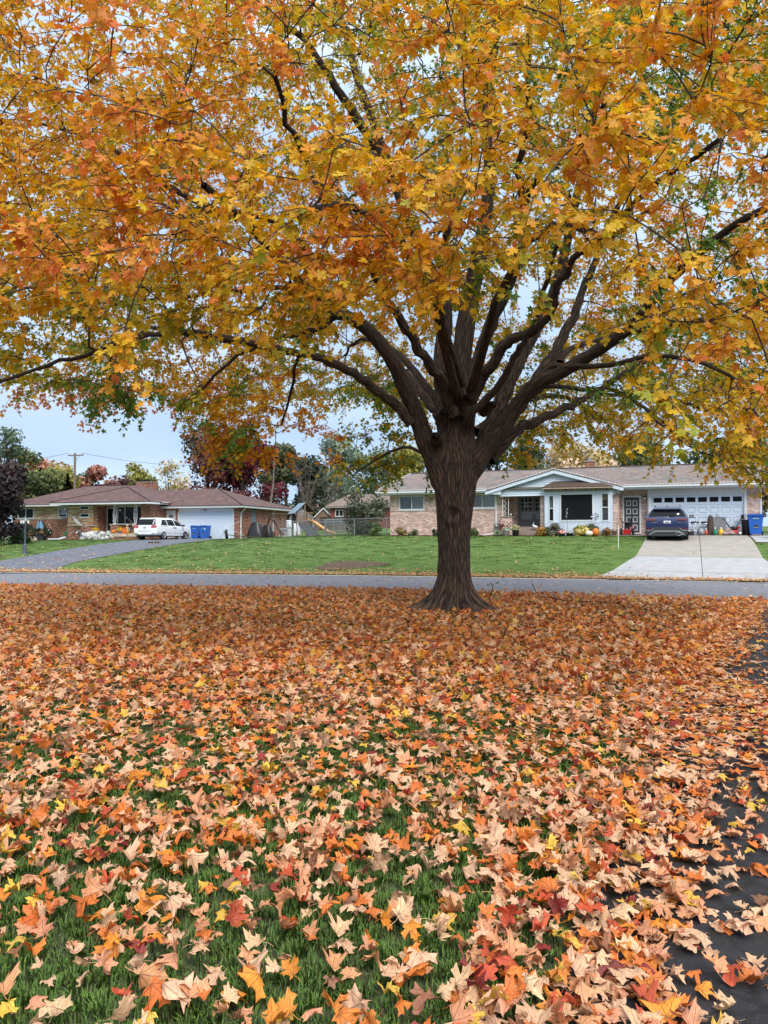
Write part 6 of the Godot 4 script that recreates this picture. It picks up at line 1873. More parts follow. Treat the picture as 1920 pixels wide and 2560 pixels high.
func left_yard() -> void:
	var S := func(r: int, g: int, b: int) -> Color: return Color8(r, g, b)
	lantern_post()
	var b := bin_cart()
	var p := lh(-3.3, 0.9); b.position = p; b.rotation.y = deg_to_rad(-14); b.set_meta("label", "blue wheeled bin nearer the minivan before the left garage door")
	copy(b, "recycling_bin", "blue wheeled bin with white drop mark, right of its twin before the left garage", lh(-2.35, 1.1), -20)
	part("drop_mark", Geo.new().prism(PackedVector2Array([Vector2(0, 0.98), Vector2(-0.05, 0.88), Vector2(-0.03, 0.83), Vector2(0.03, 0.83), Vector2(0.05, 0.88)]), -0.004, 0.004, Transform3D(Basis(Vector3.UP, 0.0), V(0.16, -0.10, 0.305))), M.plate, get_node("recycling_bin_001"))
	# covered grills by the garage's side wall
	for e in [[lh(1.05, -0.9), 0.62, 1.30, "black tarp covered grill with peaked top beside the garage wall", 3], [lh(1.25, -2.5), 0.52, 1.08, "lower black tarp covered machine right of the peaked one", 9]]:
		var o := thing("covered_grill", e[3], "covered grill", e[0], -LA, "tarp covered machines")
		var r := RandomNumberGenerator.new(); r.seed = e[4]
		var rows := []
		for k in 9:
			var t := k / 8.0
			var row := []
			for q in 20:
				var a := TAU * q / 20
				var w: float = e[1] * (1.08 - 0.72 * pow(t, 1.9)) * (1.0 + 0.07 * sin(a * 5.0 + t * 2.0) * (1.0 - t * 0.6))
				if k == 8: w *= 0.35
				var y: float = e[2] * t
				if k > 5: y = e[2] * (0.68 + 0.32 * (1.0 - pow((8 - k) / 3.0, 1.6))) - absf(cos(a)) * 0.12 * (8 - k) / 3.0
				row.append(V(w * signf(cos(a)) * pow(absf(cos(a)), 0.6), y, w * 0.8 * signf(sin(a)) * pow(absf(sin(a)), 0.6)))
			rows.append(row)
		var g := Geo.new().net(rows, true)
		if g.n[0].x < 0: g.flip()
		var c := Vector3.ZERO
		for q in rows[8]: c += q / 20.0
		for q in 20: g.tri(c + V(0, 0.03, 0), rows[8][(q + 1) % 20], rows[8][q])
		part("tarp", g, M.tarp, o)
		part("strap", Geo.new().path([V(e[1] * 0.9, 0.3, 0.3), V(e[1] * 1.02, 0.32, 0.0), V(e[1] * 0.9, 0.3, -0.3)], 0.012, 4), M.rubber, o)
	# red handle and box farther along that wall
	var o := thing("red_push_cart", "small red push cart half behind the covered machines", "cart", lh(1.15, -3.7), -LA)
	part("tub", Geo.new().box(V(0, 0.32, 0), V(0.35, 0.32, 0.5), Basis.IDENTITY, 1.15), M.red_paint, o)
	part("handle", Geo.new().path([V(-0.12, 0.45, 0.2), V(-0.3, 0.95, 0.35), V(0.1, 0.98, 0.35), V(0.14, 0.45, 0.2)], 0.018, 5), M.rubber, o)
	for s in [-0.2, 0.2]: part("wheel", Geo.new().lathe([Vector2(0, -0.03), Vector2(0.13, -0.03), Vector2(0.13, 0.03), Vector2(0, 0.03)], Transform3D(Basis(Vector3.FORWARD, PI / 2), V(s, 0.13, 0.1)), 10), M.rubber, o)
	o = thing("utility_box", "white metal utility box beside the fence at the garage corner", "box", lh(1.2, -6.2), -LA)
	part("housing", Geo.new().bb(V(-0.42, 0, -0.35), V(0.42, 0.72, 0.35)), M.white, o)
	part("lid", Geo.new().bb(V(-0.45, 0.72, -0.38), V(0.45, 0.77, 0.38)), M.silver, o)
	for k in 6: part("louvre", Geo.new().bb(V(-0.34, 0.12 + k * 0.09, 0.35), V(0.34, 0.16 + k * 0.09, 0.365)), M.silver, o)
	o = thing("covered_stack", "white sheeted bulk under the patio roof behind the garage", "covered stack", lh(-0.9, -10.9), -LA)  # white sheets over a stack of unknown things
	var rw := []
	for k in 5:
		var row := []
		for q in 15:
			var a := PI * q / 14.0
			row.append(V(cos(a) * 1.1 * (0.75 + 0.25 * sin(PI * k / 4.0)), sin(a) * (1.35 + 0.15 * sin(q * 2.2)), -1.6 + k * 0.8))
		rw.append(row)
	part("sheet", Geo.new().net(rw), M.white, o)
	part("sheet_end", Geo.new().prism(PackedVector2Array([Vector2(-0.82, 0), Vector2(0.82, 0), Vector2(0.7, 0.9), Vector2(0.3, 1.35), Vector2(-0.3, 1.35), Vector2(-0.7, 0.9)]), 1.55, 1.6), M.white, o)
	# trailer dolly on the grass
	o = thing("trailer_dolly", "black trailer dolly with one fat wheel lying on the lawn by the garage corner", "dolly", lh(0.55, 3.0), -LA)
	part("wheel", Geo.new().lathe([Vector2(0.1, -0.10), Vector2(0.30, -0.11), Vector2(0.34, -0.06), Vector2(0.34, 0.06), Vector2(0.30, 0.11), Vector2(0.1, 0.10)], Transform3D(Basis(Vector3.UP, 0.5) * Basis(Vector3.FORWARD, PI / 2 - 0.12), V(0, 0.33, 0)), 18), M.rubber, o)
	part("fender", Geo.new().path([V(-0.12, 0.45, 0.2), V(-0.1, 0.70, 0.0), V(-0.05, 0.66, -0.2)], 0.05, 5), M.silver, o)
	part("drawbar", Geo.new().rod(V(0.1, 0.30, -0.1), V(3.3, 0.02, 0.0), 0.035, 6), M.dark_iron, o)
	part("hitch", Geo.new().box(V(2.3, 0.14, 0.0), V(0.8, 0.10, 0.16), Basis(Vector3.FORWARD, 0.09)), M.dark_wood, o)
	part("push_handle", Geo.new().path([V(-0.6, 0.05, 0.0), V(0.05, 0.75, -0.4), V(0.45, 1.30, -0.9), V(0.8, 1.32, -0.9)], 0.018, 5), M.silver, o)
	part("brace", Geo.new().path([V(0.2, 0.75, -0.5), V(0.9, 0.25, -0.9), V(1.3, 0.0, -1.0)], 0.015, 5), M.silver, o)
	part("brace", Geo.new().path([V(0.3, 0.25, -0.7), V(0.85, 0.85, -0.9)], 0.015, 5), M.dark_iron, o)
	# concrete block at the drive's edge
	p = V(-14.9, 0, -49.3); p.y = height(p.x, p.z) + 0.02
	o = thing("cinder_block", "pair of dark holed cinder blocks on the edge of the asphalt drive", "cinder block", p, -8)
	for k in 2:
		var g := Geo.new()
		var x := -0.22 + k * 0.44
		g.bb(V(x - 0.2, 0, -0.1), V(x + 0.2, 0.04, 0.1)); g.bb(V(x - 0.2, 0.16, -0.1), V(x + 0.2, 0.2, 0.1))
		for q in [-0.18, 0.0, 0.18]: g.bb(V(x + q - 0.02, 0.04, -0.1), V(x + q + 0.02, 0.16, 0.1))
		part("block", g, M.block, o)
		part("block_hole_shade", Geo.new().bb(V(x - 0.2, 0.0, -0.13), V(x + 0.2, 0.2, -0.1)), M.black, o)  # black sheet standing in for the shade inside the block holes
	# flowers and ornaments before the red house
	var wf: Array = [S.call(236, 236, 240), S.call(226, 228, 236), S.call(242, 242, 242), S.call(84, 108, 66)]
	var n := 0
	for e in [[-11.9, 3.3, 0.42], [-11.2, 3.5, 0.5], [-10.5, 3.45, 0.5], [-9.8, 3.4, 0.42], [-10.9, 2.9, 0.5], [-10.0, 2.95, 0.5]]:
		var names := ["white chrysanthemum bush at the left end of the porch bed", "white chrysanthemum bush second from the left in front of the porch bed", "white chrysanthemum bush in the front middle of the porch bed", "white chrysanthemum bush at the right end of the porch bed", "white chrysanthemum bush behind the others, left of the pier", "white chrysanthemum bush behind the others, right before the pier"]
		var q := lh(e[0], e[1])
		clump_tree("white_chrysanthemum", names[n], q.x, q.z, e[2] + 0.22, e[2], 0.05, wf, 420, 0.05, 400 + n, "white chrysanthemums by the porch")
		n += 1
	var ym: Array = [S.call(236, 186, 20), S.call(222, 164, 16), S.call(244, 204, 50), S.call(96, 110, 40)]
	var pf := lh(-11.3, 2.7); pf.y = 1.45 + 0.36
	pot("yellow chrysanthemum pot by the front door of the red house", pf, 0.26, 0.22, M.terracotta, ym, 420, 0.34, 61)
	pf = lh(-8.9, 2.8); pf.y = 1.45 + 0.36
	pot("yellow chrysanthemum pot beside the orange flower print on the porch", pf, 0.26, 0.22, M.terracotta, ym, 420, 0.34, 62)
	pf = lh(-9.45, 2.9); pf.y = 1.45 + 0.36
	pumpkin("small orange pumpkin on the porch of the red house", pf, 0.19, 0.72, M.orange)
	pf = lh(-8.3, 3.15); pf.y = 1.45 + 0.17
	o = thing("garden_print", "orange and red flower print board leaning on the porch step", "sign", pf, -LA)
	part("board", Geo.new().bb(V(-0.22, 0.0, -0.02), V(0.22, 0.62, 0.02)), M.amber, o)
	part("print_border", Geo.new().bb(V(-0.22, 0.0, 0.02), V(0.22, 0.12, 0.026)), M.cream, o)
	for k in 5: part("petal", Geo.new().lathe([Vector2(0, 0.012), Vector2(0.07, 0.0)], Transform3D(Basis(Vector3.RIGHT, PI / 2), V(0.10 * cos(TAU * k / 5), 0.38 + 0.10 * sin(TAU * k / 5), 0.022)), 8), M.orange, o)
	pf = lh(-8.35, 2.7); pf.y = 1.45 + 0.36
	o = thing("scarecrow_bag", "yellow and white seasonal doll seated behind the flower print", "doll", pf, -LA)
	part("doll_body", Geo.new().lathe([Vector2(0, 0), Vector2(0.16, 0.02), Vector2(0.18, 0.3), Vector2(0.1, 0.48), Vector2(0.05, 0.52)], Transform3D.IDENTITY, 10), M.yellow, o)
	part("doll_head", Geo.new().lathe([Vector2(0, 0.5), Vector2(0.1, 0.56), Vector2(0.11, 0.64), Vector2(0.05, 0.74), Vector2(0, 0.76)], Transform3D.IDENTITY, 10), M.cream, o)
	part("doll_sleeve", Geo.new().rod(V(0.14, 0.4, 0.05), V(0.36, 0.2, 0.1), 0.07, 6), M.silver, o)
	var fa := lh(-12.75, 2.05); fa.y = 1.45 + 0.92
	striped_flag("black and white striped flag on a slanting pole before the stone wall", fa, -LA, V(-1.35, 1.35, 0.9), 1)
	fa = lh(-7.95, 2.55); fa.y = 1.45 + 1.0
	striped_flag("black and white striped flag drooping in front of the picture window", fa, -LA, V(-0.75, 1.15, 0.6), 4)
	# small figures along the bed
	o = thing("garden_flag", "small orange and white garden flag before the dark shrub", "garden flag", lh(-17.4, 3.1), -LA)
	part("stand", Geo.new().path([V(-0.2, 0, 0), V(-0.2, 0.95, 0), V(0.15, 0.95, 0)], 0.012, 4), M.dark_iron, o)
	part("cloth", Geo.new().bb(V(-0.16, 0.42, -0.006), V(0.14, 0.92, 0.006)), M.orange, o)
	part("ghost_print", Geo.new().lathe([Vector2(0, 0.008), Vector2(0.07, 0.0)], Transform3D(Basis(Vector3.RIGHT, PI / 2), V(-0.01, 0.66, 0.007)), 8), M.plate, o)
	o = thing("boulder", "pale pinkish boulder at the edge of the left bed", "rock", lh(-17.0, 3.3), 20)
	var rk := []
	var rr := RandomNumberGenerator.new(); rr.seed = 5
	for k in 7:
		var row := []
		for q in 14:
			var a := TAU * q / 14; var f := cos(PI / 2 * k / 6.0)
			row.append(V(cos(a) * 0.46 * f * rr.randf_range(0.9, 1.1), 0.36 * sin(PI / 2 * k / 6.0), sin(a) * 0.3 * f * rr.randf_range(0.9, 1.1)))
		rk.append(row)
	var rg := Geo.new().net(rk, true)
	if rg.n[0].x < 0: rg.flip()
	part("stone", rg, M.rock, o)
	o = thing("stone_trough", "dark stone trough behind the pale boulder", "trough", lh(-16.7, 2.7), -LA)
	part("basin", Geo.new().box(V(0, 0.2, 0), V(0.9, 0.4, 0.4), Basis.IDENTITY, 1.1), M.dark_iron, o)
	o = thing("butterfly_stake", "blue butterfly ornament on a stake above the dark shrub", "garden ornament", lh(-16.35, 3.2), -LA)
	part("stake", Geo.new().rod(V(0, 0, 0), V(0, 1.55, 0), 0.015, 5), M.dark_iron, o)
	for s in [-1.0, 1.0]:
		part("wing", Geo.new().prism(PackedVector2Array([Vector2(0.02 * s, 1.05), Vector2(0.30 * s, 0.92), Vector2(0.36 * s, 1.10), Vector2(0.24 * s, 1.40), Vector2(0.12 * s, 1.62), Vector2(0.02 * s, 1.40)]), -0.012, 0.012, Transform3D(Basis(Vector3.UP, 0.25 * s), Vector3.ZERO)), M.sky_blue, o)
	part("insect_body", Geo.new().lathe([Vector2(0, 1.0), Vector2(0.03, 1.05), Vector2(0.035, 1.4), Vector2(0, 1.5)], Transform3D.IDENTITY, 7), M.dark_iron, o)
	o = thing("plant_stand", "tall thin iron plant stand against the red brick wall", "plant stand", lh(-15.05, 2.9), -LA)
	var ps := Geo.new()
	part("frame", Geo.new().path([V(-0.2, 0, 0), V(-0.2, 1.15, 0), V(0.2, 1.15, 0), V(0.2, 0, 0)], 0.016, 4), M.dark_iron, o)
	for k in 3: part("rung", Geo.new().rod(V(-0.2, 0.3 + k * 0.35, 0), V(0.2, 0.3 + k * 0.35, 0), 0.01, 4), M.dark_iron, o)
	o = thing("white_lily_stake", "stake of small white flowers left of the iron plant stand", "garden ornament", lh(-15.6, 2.9), -LA)
	part("stalk", Geo.new().rod(V(0, 0, 0), V(0.05, 1.25, 0), 0.01, 4), M.dark_iron, o)
	for k in 4: part("bloom", Geo.new().lathe([Vector2(0, 0.0), Vector2(0.05, 0.06), Vector2(0.03, 0.09), Vector2(0, 0.09)], Transform3D(Basis.IDENTITY, V(0.04 + 0.07 * (-1 if k % 2 else 1), 0.55 + k * 0.22, 0)), 7), M.white, o)
	o = thing("drain_spout", "white drain spout lying along the foot of the wall", "drain spout", lh(-14.9, 3.0), -LA)
	part("trough", Geo.new().bar(V(-0.7, 0.08, 0.0), V(0.45, 0.10, 0.1), 0.14, 0.09), M.white, o)
	part("elbow", Geo.new().bar(V(0.45, 0.10, 0.1), V(0.95, 0.24, 0.0), 0.16, 0.12), M.white, o)
	o = thing("heron_figure", "teal metal heron standing before the brick wall", "garden figure", lh(-13.85, 3.0), -LA)
	part("body", Geo.new().tube(PackedVector3Array([V(-0.22, 0.34, 0), V(-0.08, 0.46, 0), V(0.06, 0.58, 0), V(0.12, 0.72, 0), V(0.08, 0.86, 0), V(0.12, 0.94, 0)]), PackedFloat32Array([0.02, 0.10, 0.08, 0.035, 0.025, 0.035]), 8), M.green_plastic, o)
	part("beak", Geo.new().rod(V(0.13, 0.94, 0), V(0.30, 0.92, 0), 0.016, 5, 0.004), M.yellow, o)
	for s in [-0.04, 0.05]: part("leg", Geo.new().rod(V(s, 0.45, 0), V(s + 0.03, 0, 0), 0.012, 4), M.silver, o)
	o = thing("lotus_stake", "small silver leaf ornament right of the teal heron", "garden ornament", lh(-13.35, 3.0), -LA)
	part("stem", Geo.new().path([V(-0.2, 0.02, 0), V(-0.05, 0.12, 0), V(0.05, 0.3, 0), V(0.06, 0.5, 0)], 0.02, 5), M.silver, o)
	part("bud", Geo.new().lathe([Vector2(0, 0.48), Vector2(0.07, 0.54), Vector2(0.04, 0.62), Vector2(0, 0.64)], Transform3D(Basis.IDENTITY, V(0.06, 0, 0)), 7), M.silver, o)
	o = thing("calf_figure", "grey and white calf figure facing the street by the stone bay", "garden figure", lh(-12.45, 3.0), -LA)
	part("body", Geo.new().tube(PackedVector3Array([V(0, 0.38, -0.45), V(0, 0.42, -0.3), V(0, 0.44, 0.0), V(0, 0.50, 0.15), V(0, 0.62, 0.26), V(0, 0.60, 0.40), V(0, 0.54, 0.50)]), PackedFloat32Array([0.06, 0.15, 0.16, 0.13, 0.09, 0.09, 0.05]), 10), M.grey_metal, o)
	for s in [-1.0, 1.0]:
		part("ear", Geo.new().rod(V(s * 0.06, 0.68, 0.28), V(s * 0.22, 0.72, 0.26), 0.045, 6, 0.01), M.grey_metal, o)
		for z in [-0.3, 0.12]: part("leg", Geo.new().rod(V(s * 0.09, 0.36, z), V(s * 0.09, 0, z), 0.05, 6, 0.035), M.silver, o)
	part("muzzle", Geo.new().lathe([Vector2(0, 0.06), Vector2(0.055, 0.03), Vector2(0.06, -0.03)], Transform3D(Basis(Vector3.RIGHT, PI / 2), V(0, 0.54, 0.50)), 8), M.plate, o)
	for e in [[-20.4, "white lamb figure at the foot of the left dark shrub"], [-19.75, "smaller white lamb figure right of the other lamb"]]:
		o = thing("lamb_figure", e[1], "garden figure", lh(e[0], 3.0), 40 if e[0] < -20 else -30)
		var k := 1.0 if e[0] < -20 else 0.75
		part("body", Geo.new().tube(PackedVector3Array([V(-0.26, 0.26, 0) * k, V(-0.18, 0.32, 0) * k, V(0.1, 0.33, 0) * k, V(0.2, 0.40, 0) * k, V(0.3, 0.48, 0) * k, V(0.40, 0.42, 0) * k]), PackedFloat32Array([0.05 * k, 0.14 * k, 0.14 * k, 0.10 * k, 0.08 * k, 0.04 * k]), 9), M.white, o)
		for x in [-0.16, 0.12]:
			for s in [-0.07, 0.07]: part("leg", Geo.new().rod(V(x, 0.25, s) * k, V(x, 0, s) * k, 0.03 * k, 5), M.white, o)
		for s in [-1.0, 1.0]: part("ear", Geo.new().rod(V(0.28, 0.52, s * 0.05) * k, V(0.26, 0.50, s * 0.14) * k, 0.025 * k, 5, 0.008), M.ink, o)

func back_yard() -> void:
	# play tower with slide
	var at := V(-6.7, height(-6.7, -62.0), -62.0)
	var o := thing("play_tower", "wooden play tower with blue-grey gable roof and swing frame", "playset", at, 24)
	for x in [-0.62, 0.62]:
		for z in [-0.6, 0.6]: part("post", Geo.new().bb(V(x - 0.05, 0, z - 0.05), V(x + 0.05, 2.0, z + 0.05)), M.wood, o)
	part("deck", Geo.new().bb(V(-0.7, 1.05, -0.7), V(0.7, 1.15, 0.7)), M.wood, o)
	for k in 8:
		part("rail_board", Geo.new().bb(V(-0.66 + k * 0.17, 1.15, 0.66), V(-0.53 + k * 0.17, 1.72, 0.69)), M.wood, o)
		part("rail_board", Geo.new().bb(V(-0.69, 1.15, -0.6 + k * 0.15), V(-0.66, 1.72, -0.48 + k * 0.15)), M.dark_wood, o)
	part("roof_panel", Geo.new().plate([V(-0.95, 1.86, 0.9), V(0, 2.72, 0.9), V(0, 2.72, -0.9), V(-0.95, 1.86, -0.9)], 0.05), M.tin_blue, o)
	part("roof_panel", Geo.new().plate([V(0, 2.72, 0.9), V(0.95, 1.86, 0.9), V(0.95, 1.86, -0.9), V(0, 2.72, -0.9)], 0.05), M.dark_wood, o)
	part("gable_post", Geo.new().bb(V(-0.05, 1.15, 0.70), V(0.05, 2.66, 0.78)), M.wood, o)
	part("gable_beam", Geo.new().bb(V(-0.85, 1.84, 0.68), V(0.85, 1.93, 0.76)), M.wood, o)
	part("climbing_wall", Geo.new().plate([V(-0.6, 1.05, 0.72), V(0.4, 1.05, 0.72), V(1.1, 0.02, 1.5), V(0.1, 0.02, 1.5)], 0.05), M.dark_iron, o)
	part("ladder_side", Geo.new().rod(V(-0.6, 1.1, 0.75), V(-1.0, 0, 1.4), 0.05, 5), M.silver, o)
	part("swing_beam", Geo.new().rod(V(-0.6, 1.78, 0.0), V(-2.9, 1.74, 0.9), 0.07, 6), M.dark_wood, o)
	for e in [[V(-2.75, 1.85, 0.8), V(-2.3, 0, 1.9)], [V(-2.85, 1.85, 0.9), V(-3.2, 0, 0.0)], [V(-2.95, 1.6, 0.9), V(-1.9, 0.05, 1.3)]]: part("frame_leg", Geo.new().rod(e[0], e[1], 0.07, 6), M.dark_wood, o)
	for k in 2:
		part("swing_rope", Geo.new().rod(V(-1.4 - k * 0.4, 1.76, 0.35 + k * 0.15), V(-1.4 - k * 0.4, 0.5, 0.4 + k * 0.15), 0.012, 4), M.silver, o)
	part("swing_seat", Geo.new().box(V(-1.6, 0.48, 0.47), V(0.5, 0.04, 0.2), Basis(Vector3.UP, -0.35)), M.blue_plastic, o)
	o = thing("slide", "orange-tan plastic slide coming down from the play tower", "slide", at + V(0.55, 0, 0.25), -18)
	var rows := []
	for k in 13:
		var t := k / 12.0
		var y := lerpf(1.28, 0.16, smoothstep(0.0, 0.92, t) * 0.55 + t * 0.45)
		if t > 0.9: y += (t - 0.9) * 0.3
		var x := t * 2.25
		rows.append([V(x, y + 0.16, -0.29), V(x, y + 0.16, -0.26), V(x, y, -0.22), V(x, y, 0.22), V(x, y + 0.16, 0.26), V(x, y + 0.16, 0.29), V(x, y - 0.04, 0.27), V(x, y - 0.05, 0.0), V(x, y - 0.04, -0.27)])
	var sg := Geo.new().net(rows, true)
	part("chute", sg, M.slide, o)
	part("chute_foot", Geo.new().bb(V(2.0, 0, -0.25), V(2.24, 0.14, 0.25)), M.slide, o)
	# chain link fences
	for e in [[[V(-9.9, 0, -62.6), V(-7.1, 0, -59.4), V(-4.45, 0, -57.0)], "chain link fence across the side yard from the garage to a corner post", 1.22], [[V(-4.45, 0, -57.0), V(-2.2, 0, -56.2), V(0.2, 0, -55.4)], "chain link fence from the corner post to the pink house", 1.22], [[V(-4.4, 0, -57.4), V(-3.2, 0, -66.0), V(0.8, 0, -64.0), V(4.0, 0, -62.0)], "farther chain link fence before the dark red house", 1.25]]:
		o = thing("chain_link_fence", e[1], "fence", Vector3.ZERO, 0, "chain link fences")
		var pts: Array = e[0]
		for k in pts.size() - 1:
			var a: Vector3 = pts[k]; var b: Vector3 = pts[k + 1]
			a.y = height(a.x, a.z); b.y = height(b.x, b.z)
			var n := maxi(1, int(a.distance_to(b) / 2.4))
			for q in n + 1:
				var p := a.lerp(b, float(q) / n); p.y = height(p.x, p.z)
				if q < n or k == pts.size() - 2: part("post", Geo.new().rod(p, p + V(0, e[2] + 0.05, 0), 0.035 if q else 0.045, 6), M.zinc, o)
			part("top_rail", Geo.new().rod(a + V(0, e[2], 0), b + V(0, e[2], 0), 0.022, 5), M.zinc, o)
			var wires := Geo.new()
			var len := a.distance_to(b)
			var m := int(len / 0.11)
			for q in range(-int(e[2] / 0.11), m):
				for s in [0, 1]:
					var t0: float = q * 0.11; var t1: float = t0 + e[2]
					var y0 := 0.04; var y1: float = e[2]
					if t0 < 0: y0 -= t0; t0 = 0
					if t1 > len: y1 -= t1 - len; t1 = len
					var p0: Vector3 = a.lerp(b, t0 / len) + V(0, y0 if s == 0 else e[2] - y0, 0); var p1: Vector3 = a.lerp(b, t1 / len) + V(0, y1 if s == 0 else e[2] - y1, 0)
					wires.rod(p0, p1, 0.0032, 3)
			part("wire_mesh", wires, M.zinc, o).set_meta("kind", "stuff")
	# trampoline, sheds
	o = thing("trampoline", "blue edged trampoline on the grass before the dark red house", "trampoline", V(-4.3, height(-4.3, -72), -72))
	part("mat", Geo.new().lathe([Vector2(0, 0.90), Vector2(1.8, 0.90)], Transform3D.IDENTITY, 28), M.black, o)
	part("pad", Geo.new().lathe([Vector2(1.8, 0.92), Vector2(2.2, 0.93), Vector2(2.22, 0.86), Vector2(1.8, 0.86)], Transform3D.IDENTITY, 28), M.sky_blue, o)
	for k in 6: part("leg", Geo.new().rod(V(2.1 * cos(k * 1.047), 0.86, 2.1 * sin(k * 1.047)), V(2.1 * cos(k * 1.047), 0, 2.1 * sin(k * 1.047)), 0.03, 5), M.zinc, o)
	o = thing("garden_shed", "small tan shed with pale gable trim left of the dark red house", "shed", V(-6.9, height(-6.9, -86), -86), 8)
	part("wall", Geo.new().prism(PackedVector2Array([Vector2(-0.9, 0), Vector2(0.9, 0), Vector2(0.9, 1.5), Vector2(0, 2.4), Vector2(-0.9, 1.5)]), -1.4, 0), M.wood, o)
	for s in [-1.0, 1.0]:
		part("roof_panel", Geo.new().plate([V(s * 1.05, 1.42, 0.15), V(0, 2.48, 0.15), V(0, 2.48, -1.5), V(s * 1.05, 1.42, -1.5)], 0.04), M.grey_shingle, o)
		part("trim", Geo.new().bar(V(s * 1.05, 1.42, 0.17), V(0, 2.47, 0.17), 0.05, 0.10), M.white, o)
	part("door", Geo.new().bb(V(-0.4, 0.05, 0), V(0.4, 1.5, 0.03)), M.dark_wood, o)
	o = thing("garden_shed", "grey barn-shaped shed behind the play tower", "shed", V(-9.0, height(-9.0, -84), -84), 14)
	part("wall", Geo.new().prism(PackedVector2Array([Vector2(-1.3, 0), Vector2(1.3, 0), Vector2(1.3, 1.3), Vector2(0.9, 2.1), Vector2(0, 2.5), Vector2(-0.9, 2.1), Vector2(-1.3, 1.3)]), -2.4, 0), M.grey_metal, o)
	part("roof_panel", Geo.new().plate([V(0.95, 2.12, 0.1), V(0, 2.58, 0.1), V(0, 2.58, -2.5), V(0.95, 2.12, -2.5)], 0.04), M.dark_wood, o)
	part("roof_panel", Geo.new().plate([V(-0.95, 2.12, 0.1), V(0, 2.58, 0.1), V(0, 2.58, -2.5), V(-0.95, 2.12, -2.5)], 0.04), M.dark_wood, o)
	part("door", Geo.new().bb(V(-0.6, 0.05, 0), V(0.6, 1.7, 0.03)), M.silver, o)
	# poles and wires
	for e in [[-34.7, -85.0, 11.3, "wooden utility pole with one crossarm rising behind the plum roof"], [0.75, -80.0, 8.6, "wooden utility pole half hidden behind the left roof of the pink house"]]:
		o = thing("utility_pole", e[3], "utility pole", V(e[0], height(e[0], e[1]) - 1.8, e[1]), -12, "wooden utility poles")
		part("shaft", Geo.new().rod(V(0, 0, 0), V(0, e[2], 0), 0.17, 8, 0.12), M.pole, o)
		part("crossarm", Geo.new().bb(V(-0.95, e[2] - 0.28, -0.2), V(0.95, e[2] - 0.16, -0.08)), M.pole, o)
		for s in [-1.0, 1.0]:
			part("brace", Geo.new().rod(V(s * 0.55, e[2] - 0.28, -0.1), V(0, e[2] - 0.85, -0.1), 0.02, 4), M.zinc, o)
			part("insulator", Geo.new().rod(V(s * 0.85, e[2] - 0.16, -0.14), V(s * 0.85, e[2] + 0.0, -0.14), 0.035, 6), M.silver, o)
	var spans := [[V(-35.5, 10.9, -85), V(-58, 9.0, -92), "thin power line running left from the utility pole"], [V(-33.9, 10.9, -85), V(-18, 9.6, -86), "thin power line running right from the utility pole to the trees"], [V(-18, 8.2, -74), V(3, 8.0, -74), "thin wire in front of the crimson tree"], [V(-14, 5.2, -70), V(1, 5.6, -70), "low wire over the play tower"]]
	for e in spans:
		o = thing("power_line", e[2], "power line", Vector3.ZERO, 0, "power lines")
		var pts := []
		for k in 9:
			var t := k / 8.0
			pts.append((e[0] as Vector3).lerp(e[1], t) - V(0, 0.5 * sin(PI * t), 0))
		part("cable", Geo.new().path(pts, 0.018, 4), M.dark_iron, o)
	# far woods closing the view between the yards
	var r := RandomNumberGenerator.new(); r.seed = 99
	var g := Geo.new(); g.use_color = true
	var pal := [Color8(84, 92, 66), Color8(100, 102, 70), Color8(120, 104, 74), Color8(70, 80, 62), Color8(132, 118, 80), Color8(110, 84, 74)]
	var lumps := []
	for k in 64:
		var x := -110.0 + k * 3.6 + r.randfn()
		lumps.append([V(x, 0, -138.0 + r.randfn() * 6.0), r.randf_range(2.8, 4.4), r.randf_range(6.0, 9.0), r.randi() % 6])
	for k in 30000:
		var l: Array = lumps[r.randi() % lumps.size()]
		var u := Vector3(r.randfn(), r.randfn(), r.randfn()).normalized()
		var q: Vector3 = l[0] + V(u.x * l[1], l[2] * 0.5 + u.y * l[2] * 0.5, u.z * l[1]) * V(1, 1, 1)
		q.y += 1.5
		var sx := u.cross(Vector3(r.randfn(), r.randfn(), r.randfn())).normalized() * 0.36
		var sy := u.cross(sx).normalized() * 0.3
		g.col = (pal[l[3]] as Color).srgb_to_linear() * r.randf_range(0.75, 1.25); g.col.a = 1.0
		var k0 := g.vert(q - sx, u); g.vert(q - sy, u); g.vert(q + sx, u); g.vert(q + sy, u)
		for w in [0, 2, 1, 0, 3, 2]: g.i.append(k0 + w)
	var d := part("distant_woods", g, M.foliage, self)
	tag(d, "far line of autumn woods behind all the yards", "woods", "", "stuff")

